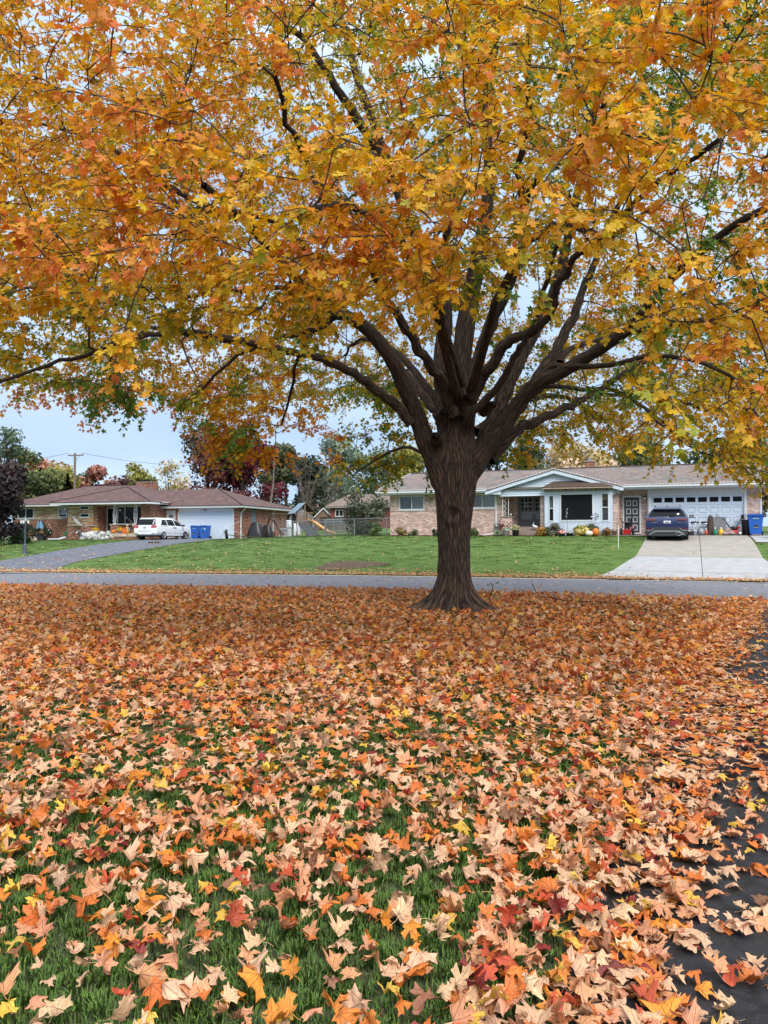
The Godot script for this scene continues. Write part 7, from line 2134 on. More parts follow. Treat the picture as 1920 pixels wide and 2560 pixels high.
func right_yard() -> void:
	var S := func(r: int, g: int, b: int) -> Color: return Color8(r, g, b)
	var q := rh(7.45, 1.25)
	pot("grey flower pot with white flowers below the porch pedestal", q, 0.22, 0.32, M.block, [S.call(230, 230, 226), S.call(120, 140, 100), S.call(96, 118, 80)], 260, 0.22, 71)
	pot("black flower pot with pale yellow flowers beside the porch steps", rh(8.02, 1.25), 0.20, 0.34, M.black, [S.call(236, 232, 190), S.call(206, 190, 110), S.call(110, 124, 70), S.call(96, 110, 66)], 300, 0.34, 72)
	pot("low dark pot with pink and white flowers before the bay", rh(10.55, 1.2), 0.20, 0.16, M.ink, [S.call(232, 150, 140), S.call(238, 226, 220), S.call(220, 110, 100)], 200, 0.2, 73)
	pot("low dark blue pot of pale blooms beside the wind spinner", rh(10.95, 1.2), 0.22, 0.18, M.ink, [S.call(180, 190, 200), S.call(90, 104, 96), S.call(230, 230, 230)], 120, 0.12, 74)
	var o := thing("solar_lamp", "small black globe lamp on the porch pedestal", "lamp", q + V(0, 0, 0), -RA)
	o.position = rh(7.55, 0.25); o.position.y = RO.y + 1.06
	part("globe", Geo.new().lathe([Vector2(0.04, 0), Vector2(0.10, 0.05), Vector2(0.12, 0.13), Vector2(0.08, 0.22), Vector2(0, 0.25)], Transform3D.IDENTITY, 10), M.black, o)
	part("lens", Geo.new().lathe([Vector2(0, 0.05), Vector2(0.05, 0.03), Vector2(0.06, 0.0)], Transform3D(Basis(Vector3.RIGHT, PI / 2), V(0, 0.10, 0.08)), 8), M.lamp_glass, o)
	o = thing("shepherd_hook", "thin black iron plant hook beside the porch steps", "plant hook", rh(7.78, 1.0), -RA)
	part("rod", Geo.new().path([V(0, 0, 0), V(0, 1.05, 0), V(0.06, 1.15, 0), V(0.13, 1.1, 0)], 0.012, 5), M.dark_iron, o)
	part("hanging_ball", Geo.new().lathe([Vector2(0, 0.9), Vector2(0.05, 0.95), Vector2(0.04, 1.04), Vector2(0, 1.08)], Transform3D(Basis.IDENTITY, V(0.13, 0, 0)), 8), M.dark_iron, o)
	o = thing("rabbit_figure", "little white rabbit figure on the porch steps", "garden figure", rh(8.95, 0.5), -RA)
	o.position.y = RO.y + 0.36
	part("body", Geo.new().tube(PackedVector3Array([V(0.14, 0.06, 0), V(0.06, 0.09, 0), V(-0.05, 0.12, 0), V(-0.10, 0.19, 0), V(-0.16, 0.18, 0)]), PackedFloat32Array([0.03, 0.08, 0.07, 0.05, 0.02]), 8), M.white, o)
	for s in [-0.02, 0.03]: part("ear", Geo.new().rod(V(-0.10, 0.22, s), V(-0.06, 0.34, s * 2.0), 0.018, 5, 0.008), M.white, o)
	# spinners
	o = thing("wind_spinner", "tall thin wind spinner with twisted silver leaves before the bay window", "wind spinner", rh(10.82, 1.15), -RA)
	part("rod", Geo.new().rod(V(0, 0, 0), V(0, 1.55, 0), 0.010, 5), M.dark_iron, o)
	for k in 6: part("blade", Geo.new().prism(PackedVector2Array([Vector2(0, 0), Vector2(0.05, 0.05), Vector2(0.02, 0.16), Vector2(-0.03, 0.10)]), -0.006, 0.006, Transform3D(Basis(Vector3.UP, k * 1.1) * Basis(Vector3.FORWARD, -0.5 + 0.2 * k), V(0.0, 0.98 + k * 0.085, 0))), M.chrome, o)
	o = thing("pinwheel", "round silver pinwheel on a stake above the pumpkins", "pinwheel", rh(12.3, 1.2), -RA)
	part("rod", Geo.new().rod(V(0, 0, 0), V(0, 1.05, 0), 0.010, 5), M.dark_iron, o)
	for k in 10:
		var a := TAU * k / 10
		part("vane", Geo.new().prism(PackedVector2Array([Vector2(0.02, 0), Vector2(0.20, 0.035), Vector2(0.22, -0.03)]), -0.004, 0.004, Transform3D(Basis(Vector3.FORWARD, a) * Basis(Vector3.RIGHT, 0.3), V(0, 1.05, 0.02))), M.chrome if k % 2 else M.dark_iron, o)
	pumpkin("squat white pumpkin at the foot of the bay, left of the orange one", rh(12.02, 1.45), 0.21, 0.72, M.pumpkin_white)
	pumpkin("tall orange pumpkin at the foot of the bay", rh(12.36, 1.35), 0.20, 1.1, M.orange)
	pot("small dark pot with yellow and orange blooms left of the white pumpkin", rh(11.72, 1.25), 0.16, 0.15, M.dark_iron, [S.call(226, 180, 60), S.call(210, 130, 50), S.call(110, 116, 60)], 160, 0.2, 75)
	o = thing("marker_stake", "thin white driveway marker stake on the far lawn", "stake", V(10.55, height(10.55, -34.2), -34.2))
	part("rod", Geo.new().rod(V(0, -0.05, 0), V(0, 1.0, 0), 0.018, 6), M.plate, o)
	part("cap", Geo.new().rod(V(0, 1.0, 0), V(0, 1.02, 0), 0.022, 6), M.white, o)
	# snow blower
	o = thing("snow_blower", "red and black snow blower before the slate door", "snow blower", rh(13.92, 0.75), -RA)
	o.position.y += 0.04
	part("auger_housing", Geo.new().prism(PackedVector2Array([Vector2(-0.22, 0.05), Vector2(0.05, 0.05), Vector2(0.05, 0.26), Vector2(-0.10, 0.31), Vector2(-0.22, 0.25)]), -0.20, 0.20, Transform3D(Basis(Vector3.UP, -PI / 2 + PI), V(0, 0, 0.05))), M.red_paint, o)
	part("engine", Geo.new().box(V(0, 0.50, 0.0), V(0.30, 0.30, 0.30), Basis.IDENTITY, 0.9), M.black, o)
	part("engine_cover", Geo.new().box(V(-0.02, 0.69, 0.0), V(0.34, 0.08, 0.32)), M.silver, o)
	part("control_panel", Geo.new().box(V(-0.02, 0.66, 0.22), V(0.40, 0.06, 0.10)), M.black, o)
	part("chute", Geo.new().path([V(0.12, 0.45, -0.2), V(0.14, 0.75, -0.22), V(0.22, 0.90, -0.2)], 0.07, 7), M.black, o)
	for s in [-1.0, 1.0]:
		part("wheel", Geo.new().lathe([Vector2(0.05, -0.06), Vector2(0.18, -0.06), Vector2(0.19, 0.0), Vector2(0.18, 0.06), Vector2(0.05, 0.06)], Transform3D(Basis(Vector3.FORWARD, PI / 2), V(s * 0.30, 0.19, 0.05)), 14), M.rubber, o)
		part("handle", Geo.new().path([V(s * 0.20, 0.40, 0.05), V(s * 0.26, 0.85, 0.40), V(s * 0.30, 0.90, 0.52)], 0.018, 5), M.black, o)
		part("grip", Geo.new().rod(V(s * 0.30, 0.90, 0.52), V(s * 0.32, 0.92, 0.64), 0.028, 6), M.rubber, o)
	part("headlight", Geo.new().box(V(0.24, 0.40, 0.18), V(0.10, 0.14, 0.16)), M.red_paint, o)
	# stools before the garage door
	o = thing("bar_stool", "bar stool with black seat before the garage, nearer the dark blue suv", "bar stool", rh(17.26, 0.45), -RA, "bar stools before the garage")
	o.position.y += 0.04
	part("seat", Geo.new().lathe([Vector2(0, 0.60), Vector2(0.19, 0.60), Vector2(0.20, 0.63), Vector2(0.19, 0.70), Vector2(0, 0.71)], Transform3D.IDENTITY, 18), M.black, o)
	part("seat_ring", Geo.new().lathe([Vector2(0.17, 0.57), Vector2(0.19, 0.57), Vector2(0.19, 0.60), Vector2(0.17, 0.60)], Transform3D.IDENTITY, 18), M.chrome, o)
	for k in 4:
		var a := TAU * k / 4 + PI / 4
		part("leg", Geo.new().rod(V(cos(a) * 0.15, 0.58, sin(a) * 0.15), V(cos(a) * 0.21, 0, sin(a) * 0.21), 0.014, 6), M.chrome, o)
	var rp := []
	for k in 13: rp.append(V(0.19 * cos(TAU * k / 12), 0.22, 0.19 * sin(TAU * k / 12)))
	part("foot_ring", Geo.new().path(rp, 0.011, 5), M.chrome, o)
	var s2 := copy(o, "bar_stool", "bar stool with black seat before the garage, nearer the grey cone", rh(17.76, 0.5), -RA + 12)
	s2.position.y += 0.04
	o = thing("patio_umbrella", "furled dark grey patio umbrella cover standing like a cone before the garage", "umbrella cover", rh(18.02, 0.5), -RA)
	o.position.y += 0.04
	part("cover", Geo.new().lathe([Vector2(0.19, 0), Vector2(0.21, 0.05), Vector2(0.17, 0.45), Vector2(0.12, 0.95), Vector2(0.09, 1.0), Vector2(0, 1.0)], Transform3D.IDENTITY, 14, 0.08, 10), M.dark_wood, o)
	part("pole_tip", Geo.new().rod(V(0, 1.0, 0), V(0, 1.05, 0), 0.03, 6), M.black, o)
	o = thing("storage_cabinet", "grey storage cabinet with latch before the garage door", "cabinet", rh(18.42, 0.35), -RA)
	o.position.y += 0.04
	part("case", Geo.new().bb(V(-0.33, 0, -0.2), V(0.33, 0.85, 0.2)), M.silver, o)
	part("lid", Geo.new().bb(V(-0.35, 0.85, -0.22), V(0.35, 0.90, 0.22)), M.grey_metal, o)
	part("handle", Geo.new().box(V(-0.12, 0.93, 0), V(0.08, 0.06, 0.08)), M.black, o)
	for k in 2: part("hinge", Geo.new().box(V(0.34, 0.3 + k * 0.3, 0.12), V(0.03, 0.1, 0.1)), M.black, o)
	# cans, trays and tools on the slab
	for e in [[18.22, 0.85, 0.09, 0.34, M.green_plastic, "green spray can tank at the foot of the grey cabinet"], [18.5, 0.85, 0.11, 0.34, M.yellow, "bright yellow canister right of the green tank"], [16.98, 0.75, 0.08, 0.22, M.yellow, "yellow jug nearest the blue suv"], [17.8, 0.65, 0.08, 0.30, M.amber, "amber jug between the second stool and the grey cone"]]:
		o = thing("canister", e[5], "canister", rh(e[0], e[1]), 0, "canisters before the garage")
		o.position.y += 0.04
		part("tank", Geo.new().lathe([Vector2(0, 0), Vector2(e[2], 0), Vector2(e[2] * 1.05, e[3] * 0.4), Vector2(e[2] * 0.9, e[3] * 0.75), Vector2(e[2] * 0.35, e[3] * 0.88), Vector2(e[2] * 0.35, e[3])], Transform3D.IDENTITY, 12), e[4], o)
		part("cap", Geo.new().lathe([Vector2(e[2] * 0.45, e[3]), Vector2(e[2] * 0.45, e[3] + 0.05), Vector2(0, e[3] + 0.06)], Transform3D.IDENTITY, 8), M.plate, o)
		part("handle", Geo.new().path([V(e[2] * 0.3, e[3] * 0.86, 0), V(e[2] * 0.9, e[3] * 0.95, 0), V(e[2] * 0.95, e[3] * 0.6, 0)], 0.015, 5), e[4], o)
	o = thing("tool_tray", "black plastic tool tray on the slab beside the suv", "tray", rh(16.98, 1.0), -RA)
	o.position.y += 0.04
	part("tray", Geo.new().box(V(0, 0.10, 0), V(0.46, 0.20, 0.3), Basis.IDENTITY, 1.1), M.dark_iron, o)
	part("tray_handle", Geo.new().path([V(-0.2, 0.2, 0), V(-0.15, 0.3, 0), V(0.15, 0.3, 0), V(0.2, 0.2, 0)], 0.015, 5), M.black, o)
	o = thing("glass_jug", "clear dark glass jug between the stools", "jug", rh(17.55, 0.8), 0)
	o.position.y += 0.04
	part("jug", Geo.new().lathe([Vector2(0, 0), Vector2(0.17, 0), Vector2(0.19, 0.14), Vector2(0.16, 0.28), Vector2(0.06, 0.36), Vector2(0.06, 0.40)], Transform3D.IDENTITY, 14), M.grey_metal, o)
	part("stopper", Geo.new().rod(V(0, 0.40, 0), V(0, 0.45, 0), 0.05, 8), M.black, o)
	o = thing("yard_sack", "heap of mauve yard sacks before the cabinet", "sack", rh(18.85, 0.75), -RA)
	o.position.y += 0.04
	for e in [[-0.15, 0.0, 0.26, 0.20], [0.12, 0.02, 0.24, 0.24], [-0.02, 0.0, 0.2, 0.34]]:
		part("sack", Geo.new().lathe([Vector2(0, 0), Vector2(e[2], 0.02), Vector2(e[2] * 1.05, e[3] * 0.5), Vector2(e[2] * 0.6, e[3]), Vector2(0, e[3] * 1.05)], Transform3D(Basis.IDENTITY, V(e[0], 0, e[1])), 12, 0.1, 6), M.terracotta, o)
	o = thing("lawn_mower", "dark red lawn mower with upright black handles beside the black bin", "lawn mower", rh(19.12, 0.7), -RA)
	o.position.y += 0.04
	part("deck", Geo.new().box(V(0, 0.18, 0), V(0.62, 0.16, 0.5), Basis.IDENTITY, 0.8), M.red_paint, o)
	part("engine", Geo.new().lathe([Vector2(0, 0.26), Vector2(0.16, 0.26), Vector2(0.17, 0.40), Vector2(0.10, 0.46), Vector2(0, 0.47)], Transform3D.IDENTITY, 12), M.dark_iron, o)
	part("air_filter", Geo.new().box(V(0.2, 0.38, 0.1), V(0.12, 0.12, 0.16)), M.red_paint, o)
	for e in [[-0.26, 0.22], [0.26, 0.22], [-0.26, -0.22], [0.26, -0.22]]:
		var w := part("wheel", Geo.new().lathe([Vector2(0.04, -0.03), Vector2(0.12, -0.03), Vector2(0.12, 0.03), Vector2(0.04, 0.03)], Transform3D(Basis(Vector3.RIGHT, PI / 2), V(e[0], 0.12, e[1])), 14), M.rubber, o)
		part("hub", Geo.new().lathe([Vector2(0, 0.035), Vector2(0.075, 0.034)], Transform3D(Basis(Vector3.RIGHT, PI / 2), V(e[0], 0.12, e[1])), 10), M.plate, w)
	part("handle", Geo.new().path([V(-0.1, 0.25, -0.2), V(-0.5, 0.80, -0.2), V(-0.85, 1.08, -0.2)], 0.018, 5), M.black, o)
	part("handle", Geo.new().path([V(-0.1, 0.25, 0.2), V(-0.46, 0.80, 0.2), V(-0.62, 0.92, 0.2)], 0.018, 5), M.black, o)
	part("cross_bar", Geo.new().path([V(-0.5, 0.80, -0.2), V(-0.46, 0.80, 0.2)], 0.014, 5), M.black, o)
	o = thing("string_trimmer", "black string trimmer and edger leaning behind the red mower", "string trimmer", rh(19.4, 0.4), -RA)
	o.position.y += 0.04
	part("shaft", Geo.new().rod(V(-0.35, 0.1, 0.1), V(0.15, 0.95, -0.2), 0.014, 5), M.black, o)
	part("guard", Geo.new().box(V(-0.36, 0.08, 0.1), V(0.22, 0.05, 0.2)), M.red_paint, o)
	part("motor", Geo.new().box(V(0.14, 0.92, -0.18), V(0.16, 0.22, 0.14)), M.black, o)
	part("loop", Geo.new().path([V(0.0, 0.70, -0.1), V(0.14, 1.05, -0.02), V(0.30, 1.08, -0.1), V(0.24, 0.75, -0.2)], 0.014, 5), M.dark_iron, o)
	o = thing("black_bin", "black lidless trash bin left of the blue bins at the garage corner", "trash bin", rh(19.72, 0.55), -RA)
	o.position.y += 0.04
	part("bin_body", Geo.new().lathe([Vector2(0, 0), Vector2(0.22, 0), Vector2(0.27, 0.72), Vector2(0.29, 0.73), Vector2(0.29, 0.78), Vector2(0.26, 0.78), Vector2(0.2, 0.1)], Transform3D.IDENTITY, 14), M.black, o)
	part("handle", Geo.new().path([V(-0.28, 0.6, 0.1), V(-0.34, 0.6, 0), V(-0.28, 0.6, -0.1)], 0.02, 5), M.black, o)
	var bin: Node3D = get_node("recycling_bin")
	var p := rh(20.08, 0.9); p.y += 0.04
	copy(bin, "recycling_bin", "tall blue wheeled bin against the brick pier at the right garage corner", p, -RA)
	p = rh(21.15, 1.1); p.y += 0.04
	copy(bin, "recycling_bin", "blue wheeled bin behind the white post at the right edge of the photo", p, -RA)
	for k in ["recycling_bin_002", "recycling_bin_003"]: (get_node(k) as Node3D).scale = V(1.08, 1.0, 1.0)
	# planter with the white post
	p = rh(20.7, 3.3); p.y += 0.04
	o = thing("white_planter", "square white wooden planter with dying flowers at the right edge", "planter", p, -RA)
	part("box", Geo.new().box(V(0, 0.21, 0), V(0.42, 0.38, 0.42), Basis.IDENTITY, 1.18), M.white, o)
	for k in 4: part("board_seam", Geo.new().bb(V(-0.235, 0.09 + k * 0.085, 0.245), V(0.235, 0.094 + k * 0.085, 0.25)), M.block, o)
	part("rim", Geo.new().bb(V(-0.27, 0.40, -0.27), V(0.27, 0.44, 0.27)), M.white, o)
	for e in [[-0.17, -0.17], [0.17, -0.17], [-0.17, 0.17], [0.17, 0.17]]: part("foot", Geo.new().box(V(e[0], 0.01, e[1]), V(0.06, 0.03, 0.06)), M.terracotta, o)
	var fg := Geo.new(); fg.use_color = true
	var r := RandomNumberGenerator.new(); r.seed = 12
	for k in 260:
		var c := V(r.randf_range(-0.26, 0.26), 0.44 + absf(r.randfn()) * 0.06, r.randf_range(-0.26, 0.26))
		var u := Vector3(r.randfn(), 1.0, r.randfn()).normalized()
		var sx := u.cross(Vector3(r.randfn(), r.randfn(), r.randfn())).normalized() * 0.03; var sy := u.cross(sx).normalized() * 0.03
		fg.col = ([S.call(120, 96, 84), S.call(160, 130, 120), S.call(96, 100, 72), S.call(190, 150, 90)][r.randi() % 4] as Color).srgb_to_linear(); fg.col.a = 1.0
		var k0 := fg.vert(c - sx, u); fg.vert(c - sy, u); fg.vert(c + sx, u); fg.vert(c + sy, u)
		for w in [0, 2, 1, 0, 3, 2]: fg.i.append(k0 + w)
	part("dry_flowers", fg, M.foliage, o).set_meta("kind", "stuff")
	p = rh(20.72, 3.05); p.y += 0.04
	o = thing("white_post", "tall white post with small top bracket behind the planter", "post", p, -RA)
	part("shaft", Geo.new().bb(V(-0.045, 0, -0.045), V(0.045, 1.62, 0.045)), M.white, o)
	part("bracket", Geo.new().bb(V(-0.15, 1.62, -0.05), V(0.15, 1.67, 0.05)), M.white, o)
	p = rh(21.75, 4.3); p.y += 0.04
	pot("round pale stone pot of greenery at the right edge, nearest the lawn", p, 0.24, 0.28, M.cream, [S.call(110, 124, 90), S.call(140, 150, 110), S.call(90, 104, 76)], 220, 0.16, 76)

func by_the_maple() -> void:
	# sapling at the trunk's foot and a fallen twig on the road's edge
	var o := thing("sapling", "thin green sapling growing at the foot of the maple trunk", "sapling", V(2.28, 0, -16.1))
	var r := RandomNumberGenerator.new(); r.seed = 8
	part("stem", Geo.new().path([V(0, 0, 0), V(-0.05, 0.25, 0), V(0.02, 0.5, 0), V(-0.02, 0.62, 0)], 0.008, 5), M.twig, o)
	var sh := leaf_shape(true, 0.3, 700)
	for k in 12:
		var y := 0.2 + 0.42 * r.randf()
		var b := Basis(Vector3.UP, r.randf() * TAU) * Basis(Vector3.RIGHT, -PI / 2 + 0.6)
		keep("leaf", 900, sh, Transform3D(b.scaled(Vector3.ONE * 0.07), V(r.randfn() * 0.06, y, r.randfn() * 0.06)), Color(0.10, 0.16, 0.05), M.litter, o)
	o = thing("fallen_branch", "thin bare fallen branch lying beside the road right of the trunk", "branch", V(4.6, 0.05, -17.6))
	part("stem", Geo.new().path([V(-1.1, 0.42, -0.4), V(-1.0, 0.16, -0.2), V(-0.4, 0.06, 0), V(0.4, 0.05, 0.3), V(1.4, 0.03, 0.7)], 0.012, 5), M.twig, o)
	for e in [[V(-1.0, 0.16, -0.2), V(-1.5, 0.05, 0.1)], [V(-0.4, 0.06, 0), V(-0.2, 0.20, -0.3)], [V(0.4, 0.05, 0.3), V(0.9, 0.12, 0.1)], [V(1.0, 0.04, 0.5), V(1.2, 0.03, 0.9)]]:
		part("side_twig", Geo.new().rod(e[0], e[1], 0.007, 4, 0.003), M.twig, o)

# ---------------------------------------------------------------- trees and shrubs behind
func clump_tree(called: String, label: String, x: float, z: float, h: float, rad: float, low: float, pal: Array, count: int, leaf: float, sd: int, group := "", lean := 0.0, sparse := 0.0) -> Node3D:
	var r := RandomNumberGenerator.new(); r.seed = sd
	var o := thing(called, label, "tree" if h > 2.5 else "shrub", V(x, height(x, z) - 0.1, z), 0, group)
	var tr := clampf(h * 0.022, 0.02, 0.3)
	var top := V(lean * h, h * 0.72, 0)
	part("trunk", Geo.new().tube(PackedVector3Array([V(0, 0, 0), V(lean * h * 0.4, h * 0.35, 0), top]), PackedFloat32Array([tr, tr * 0.8, tr * 0.3]), 7), M.twig if h < 2.5 else M.bark, o)
	var blobs := []
	var nb := 16 if h > 2.5 else 9
	for k in nb:
		var a := r.randf() * TAU; var t := pow(r.randf(), 0.8)
		var y := lerpf(low, h * 0.93, t)
		var fall := sqrt(maxf(0.05, 1.0 - pow(absf((y - lerpf(low, h, 0.42)) / (h - low) * 1.75), 2.2)))
		var d := rad * fall * sqrt(r.randf()) * 0.78
		blobs.append([V(lean * y + cos(a) * d, y, sin(a) * d), rad * r.randf_range(0.34, 0.52), r.randi() % pal.size()])
		if h > 4.0:
			var b := blobs[k][0] as Vector3
			var s := V(lean * h * 0.3, lerpf(h * 0.2, h * 0.6, t) * 0.8, 0)
			part("limb", Geo.new().tube(PackedVector3Array([s, s.lerp(b, 0.55) + V(0, -0.2, 0), b]), PackedFloat32Array([tr * 0.35, tr * 0.22, tr * 0.08]), 5), M.twig, o)
	var g := Geo.new(); g.use_color = true
	for k in count:
		var b: Array = blobs[r.randi() % nb]
		var u := Vector3(r.randfn(), r.randfn(), r.randfn()).normalized()
		var p: Vector3 = b[0] + u * b[1] * pow(r.randf(), 0.45 + sparse) * V(1, 0.8, 1)
		if p.y < low * 0.7: continue
		var nn := (u + Vector3(r.randfn(), r.randfn(), r.randfn()) * 0.7).normalized()
		var sx := nn.cross(Vector3(r.randfn(), r.randfn(), r.randfn())).normalized() * leaf * r.randf_range(0.75, 1.5)
		var sy := nn.cross(sx).normalized() * sx.length() * 0.8
		var tone: Color = pal[b[2]] if r.randf() < 0.7 else pal[r.randi() % pal.size()]
		g.col = tone.srgb_to_linear() * r.randf_range(0.85, 1.45)
		g.col.a = 1.0
		var nv := (nn + u).normalized()
		var k0 := g.vert(p - sx, nv); g.vert(p - sy * 0.6 + sx * 0.2, nv); g.vert(p + sx, nv); g.vert(p + sy, nv)
		for q in [0, 2, 1, 0, 3, 2]: g.i.append(k0 + q)
	var c := part("crown" if h > 2.5 else "foliage", g, M.foliage, o)
	c.set_meta("kind", "stuff")
	return o

func spruce(called: String, label: String, x: float, z: float, h: float, rad: float, pal: Array, count: int, sd: int, group := "", leaf := 0.16) -> Node3D:
	var r := RandomNumberGenerator.new(); r.seed = sd
	var o := thing(called, label, "tree", V(x, height(x, z) - 0.1, z), 0, group)
	part("trunk", Geo.new().rod(V(0, 0, 0), V(0, h * 0.96, 0), h * 0.018, 7, 0.02), M.bark, o)
	var g := Geo.new(); g.use_color = true
	var boughs := int(h * 11)
	for k in boughs:
		var t := pow((k + r.randf()) / boughs, 0.8)
		var a := r.randf() * TAU
		var len := rad * (1.02 - t) * r.randf_range(0.75, 1.15)
		var y := h * (0.06 + 0.94 * t)
		var tone: Color = pal[r.randi() % pal.size()]
		for q in count / boughs:
			var f := sqrt(r.randf())
			var p := V(cos(a) * len * f, y + len * (0.12 * f - 0.42 * f * f) + r.randfn() * 0.04, sin(a) * len * f) + Vector3(r.randfn(), r.randfn() * 0.6, r.randfn()) * 0.12 * (0.4 + len * 0.4)
			var along_b := V(cos(a), -0.5 * f, sin(a)).normalized() * leaf * r.randf_range(0.7, 1.4)
			var side := along_b.cross(Vector3.UP).normalized() * leaf * 0.42
			g.col = tone.srgb_to_linear() * r.randf_range(0.7, 1.3); g.col.a = 1.0
			var nv := (Vector3.UP + V(cos(a), 0, sin(a)) + Vector3(r.randfn(), r.randfn(), r.randfn()) * 0.4).normalized()
			var k0 := g.vert(p - along_b, nv); g.vert(p - side, nv); g.vert(p + along_b, nv); g.vert(p + side - V(0, 0.03, 0), nv)
			for w in [0, 2, 1, 0, 3, 2]: g.i.append(k0 + w)
	part("crown", g, M.foliage, o).set_meta("kind", "stuff")
	return o

func bare_tree(called: String, label: String, x: float, z: float, h: float, spread: float, stems: int, col: Material, sd: int, group := "", lean := 0.0) -> Node3D:
	var r := RandomNumberGenerator.new(); r.seed = sd
	var o := thing(called, label, "tree", V(x, height(x, z) - 0.1, z), 0, group)
	var thin := Geo.new()
	for k in stems:
		var a := r.randf() * TAU
		var d := V(cos(a), 0, sin(a)) * spread * (0.1 if stems == 1 else 1.0) + V(lean * h, 0, 0)
		var pts := []
		var rr := PackedFloat32Array()
		for q in 6:
			var t := q / 5.0
			pts.append(d * t * t * 0.8 + V(r.randfn() * 0.08, h * t * r.randf_range(0.96, 1.0), r.randfn() * 0.08))
			rr.append((0.11 if stems == 1 else 0.035) * (1.0 - 0.8 * t) * h / 6.0)
		part("trunk" if stems == 1 else "stem", Geo.new().tube(PackedVector3Array(pts), rr, 5), col, o)
		for q in 16 if stems == 1 else 9:
			var t := r.randf_range(0.25, 0.98)
			var s := (pts[int(t * 5)] as Vector3).lerp(pts[mini(5, int(t * 5) + 1)], t * 5 - int(t * 5))
			var b := r.randf() * TAU
			var e := s + V(cos(b), r.randf_range(0.1, 0.9), sin(b)) * h * 0.16 * r.randf_range(0.5, 1.2)
			thin.tube(PackedVector3Array([s, s.lerp(e, 0.5) + V(0, 0.06, 0), e]), PackedFloat32Array([0.022, 0.014, 0.008]), 3, false)
			for w in 4:
				var s2 := s.lerp(e, r.randf_range(0.4, 1.0))
				thin.rod(s2, s2 + V(r.randfn(), r.randf_range(0.0, 1.0), r.randfn()) * h * 0.05, 0.008, 3, 0.005)
	part("twigs", thin, col, o).set_meta("kind", "stuff")
	return o

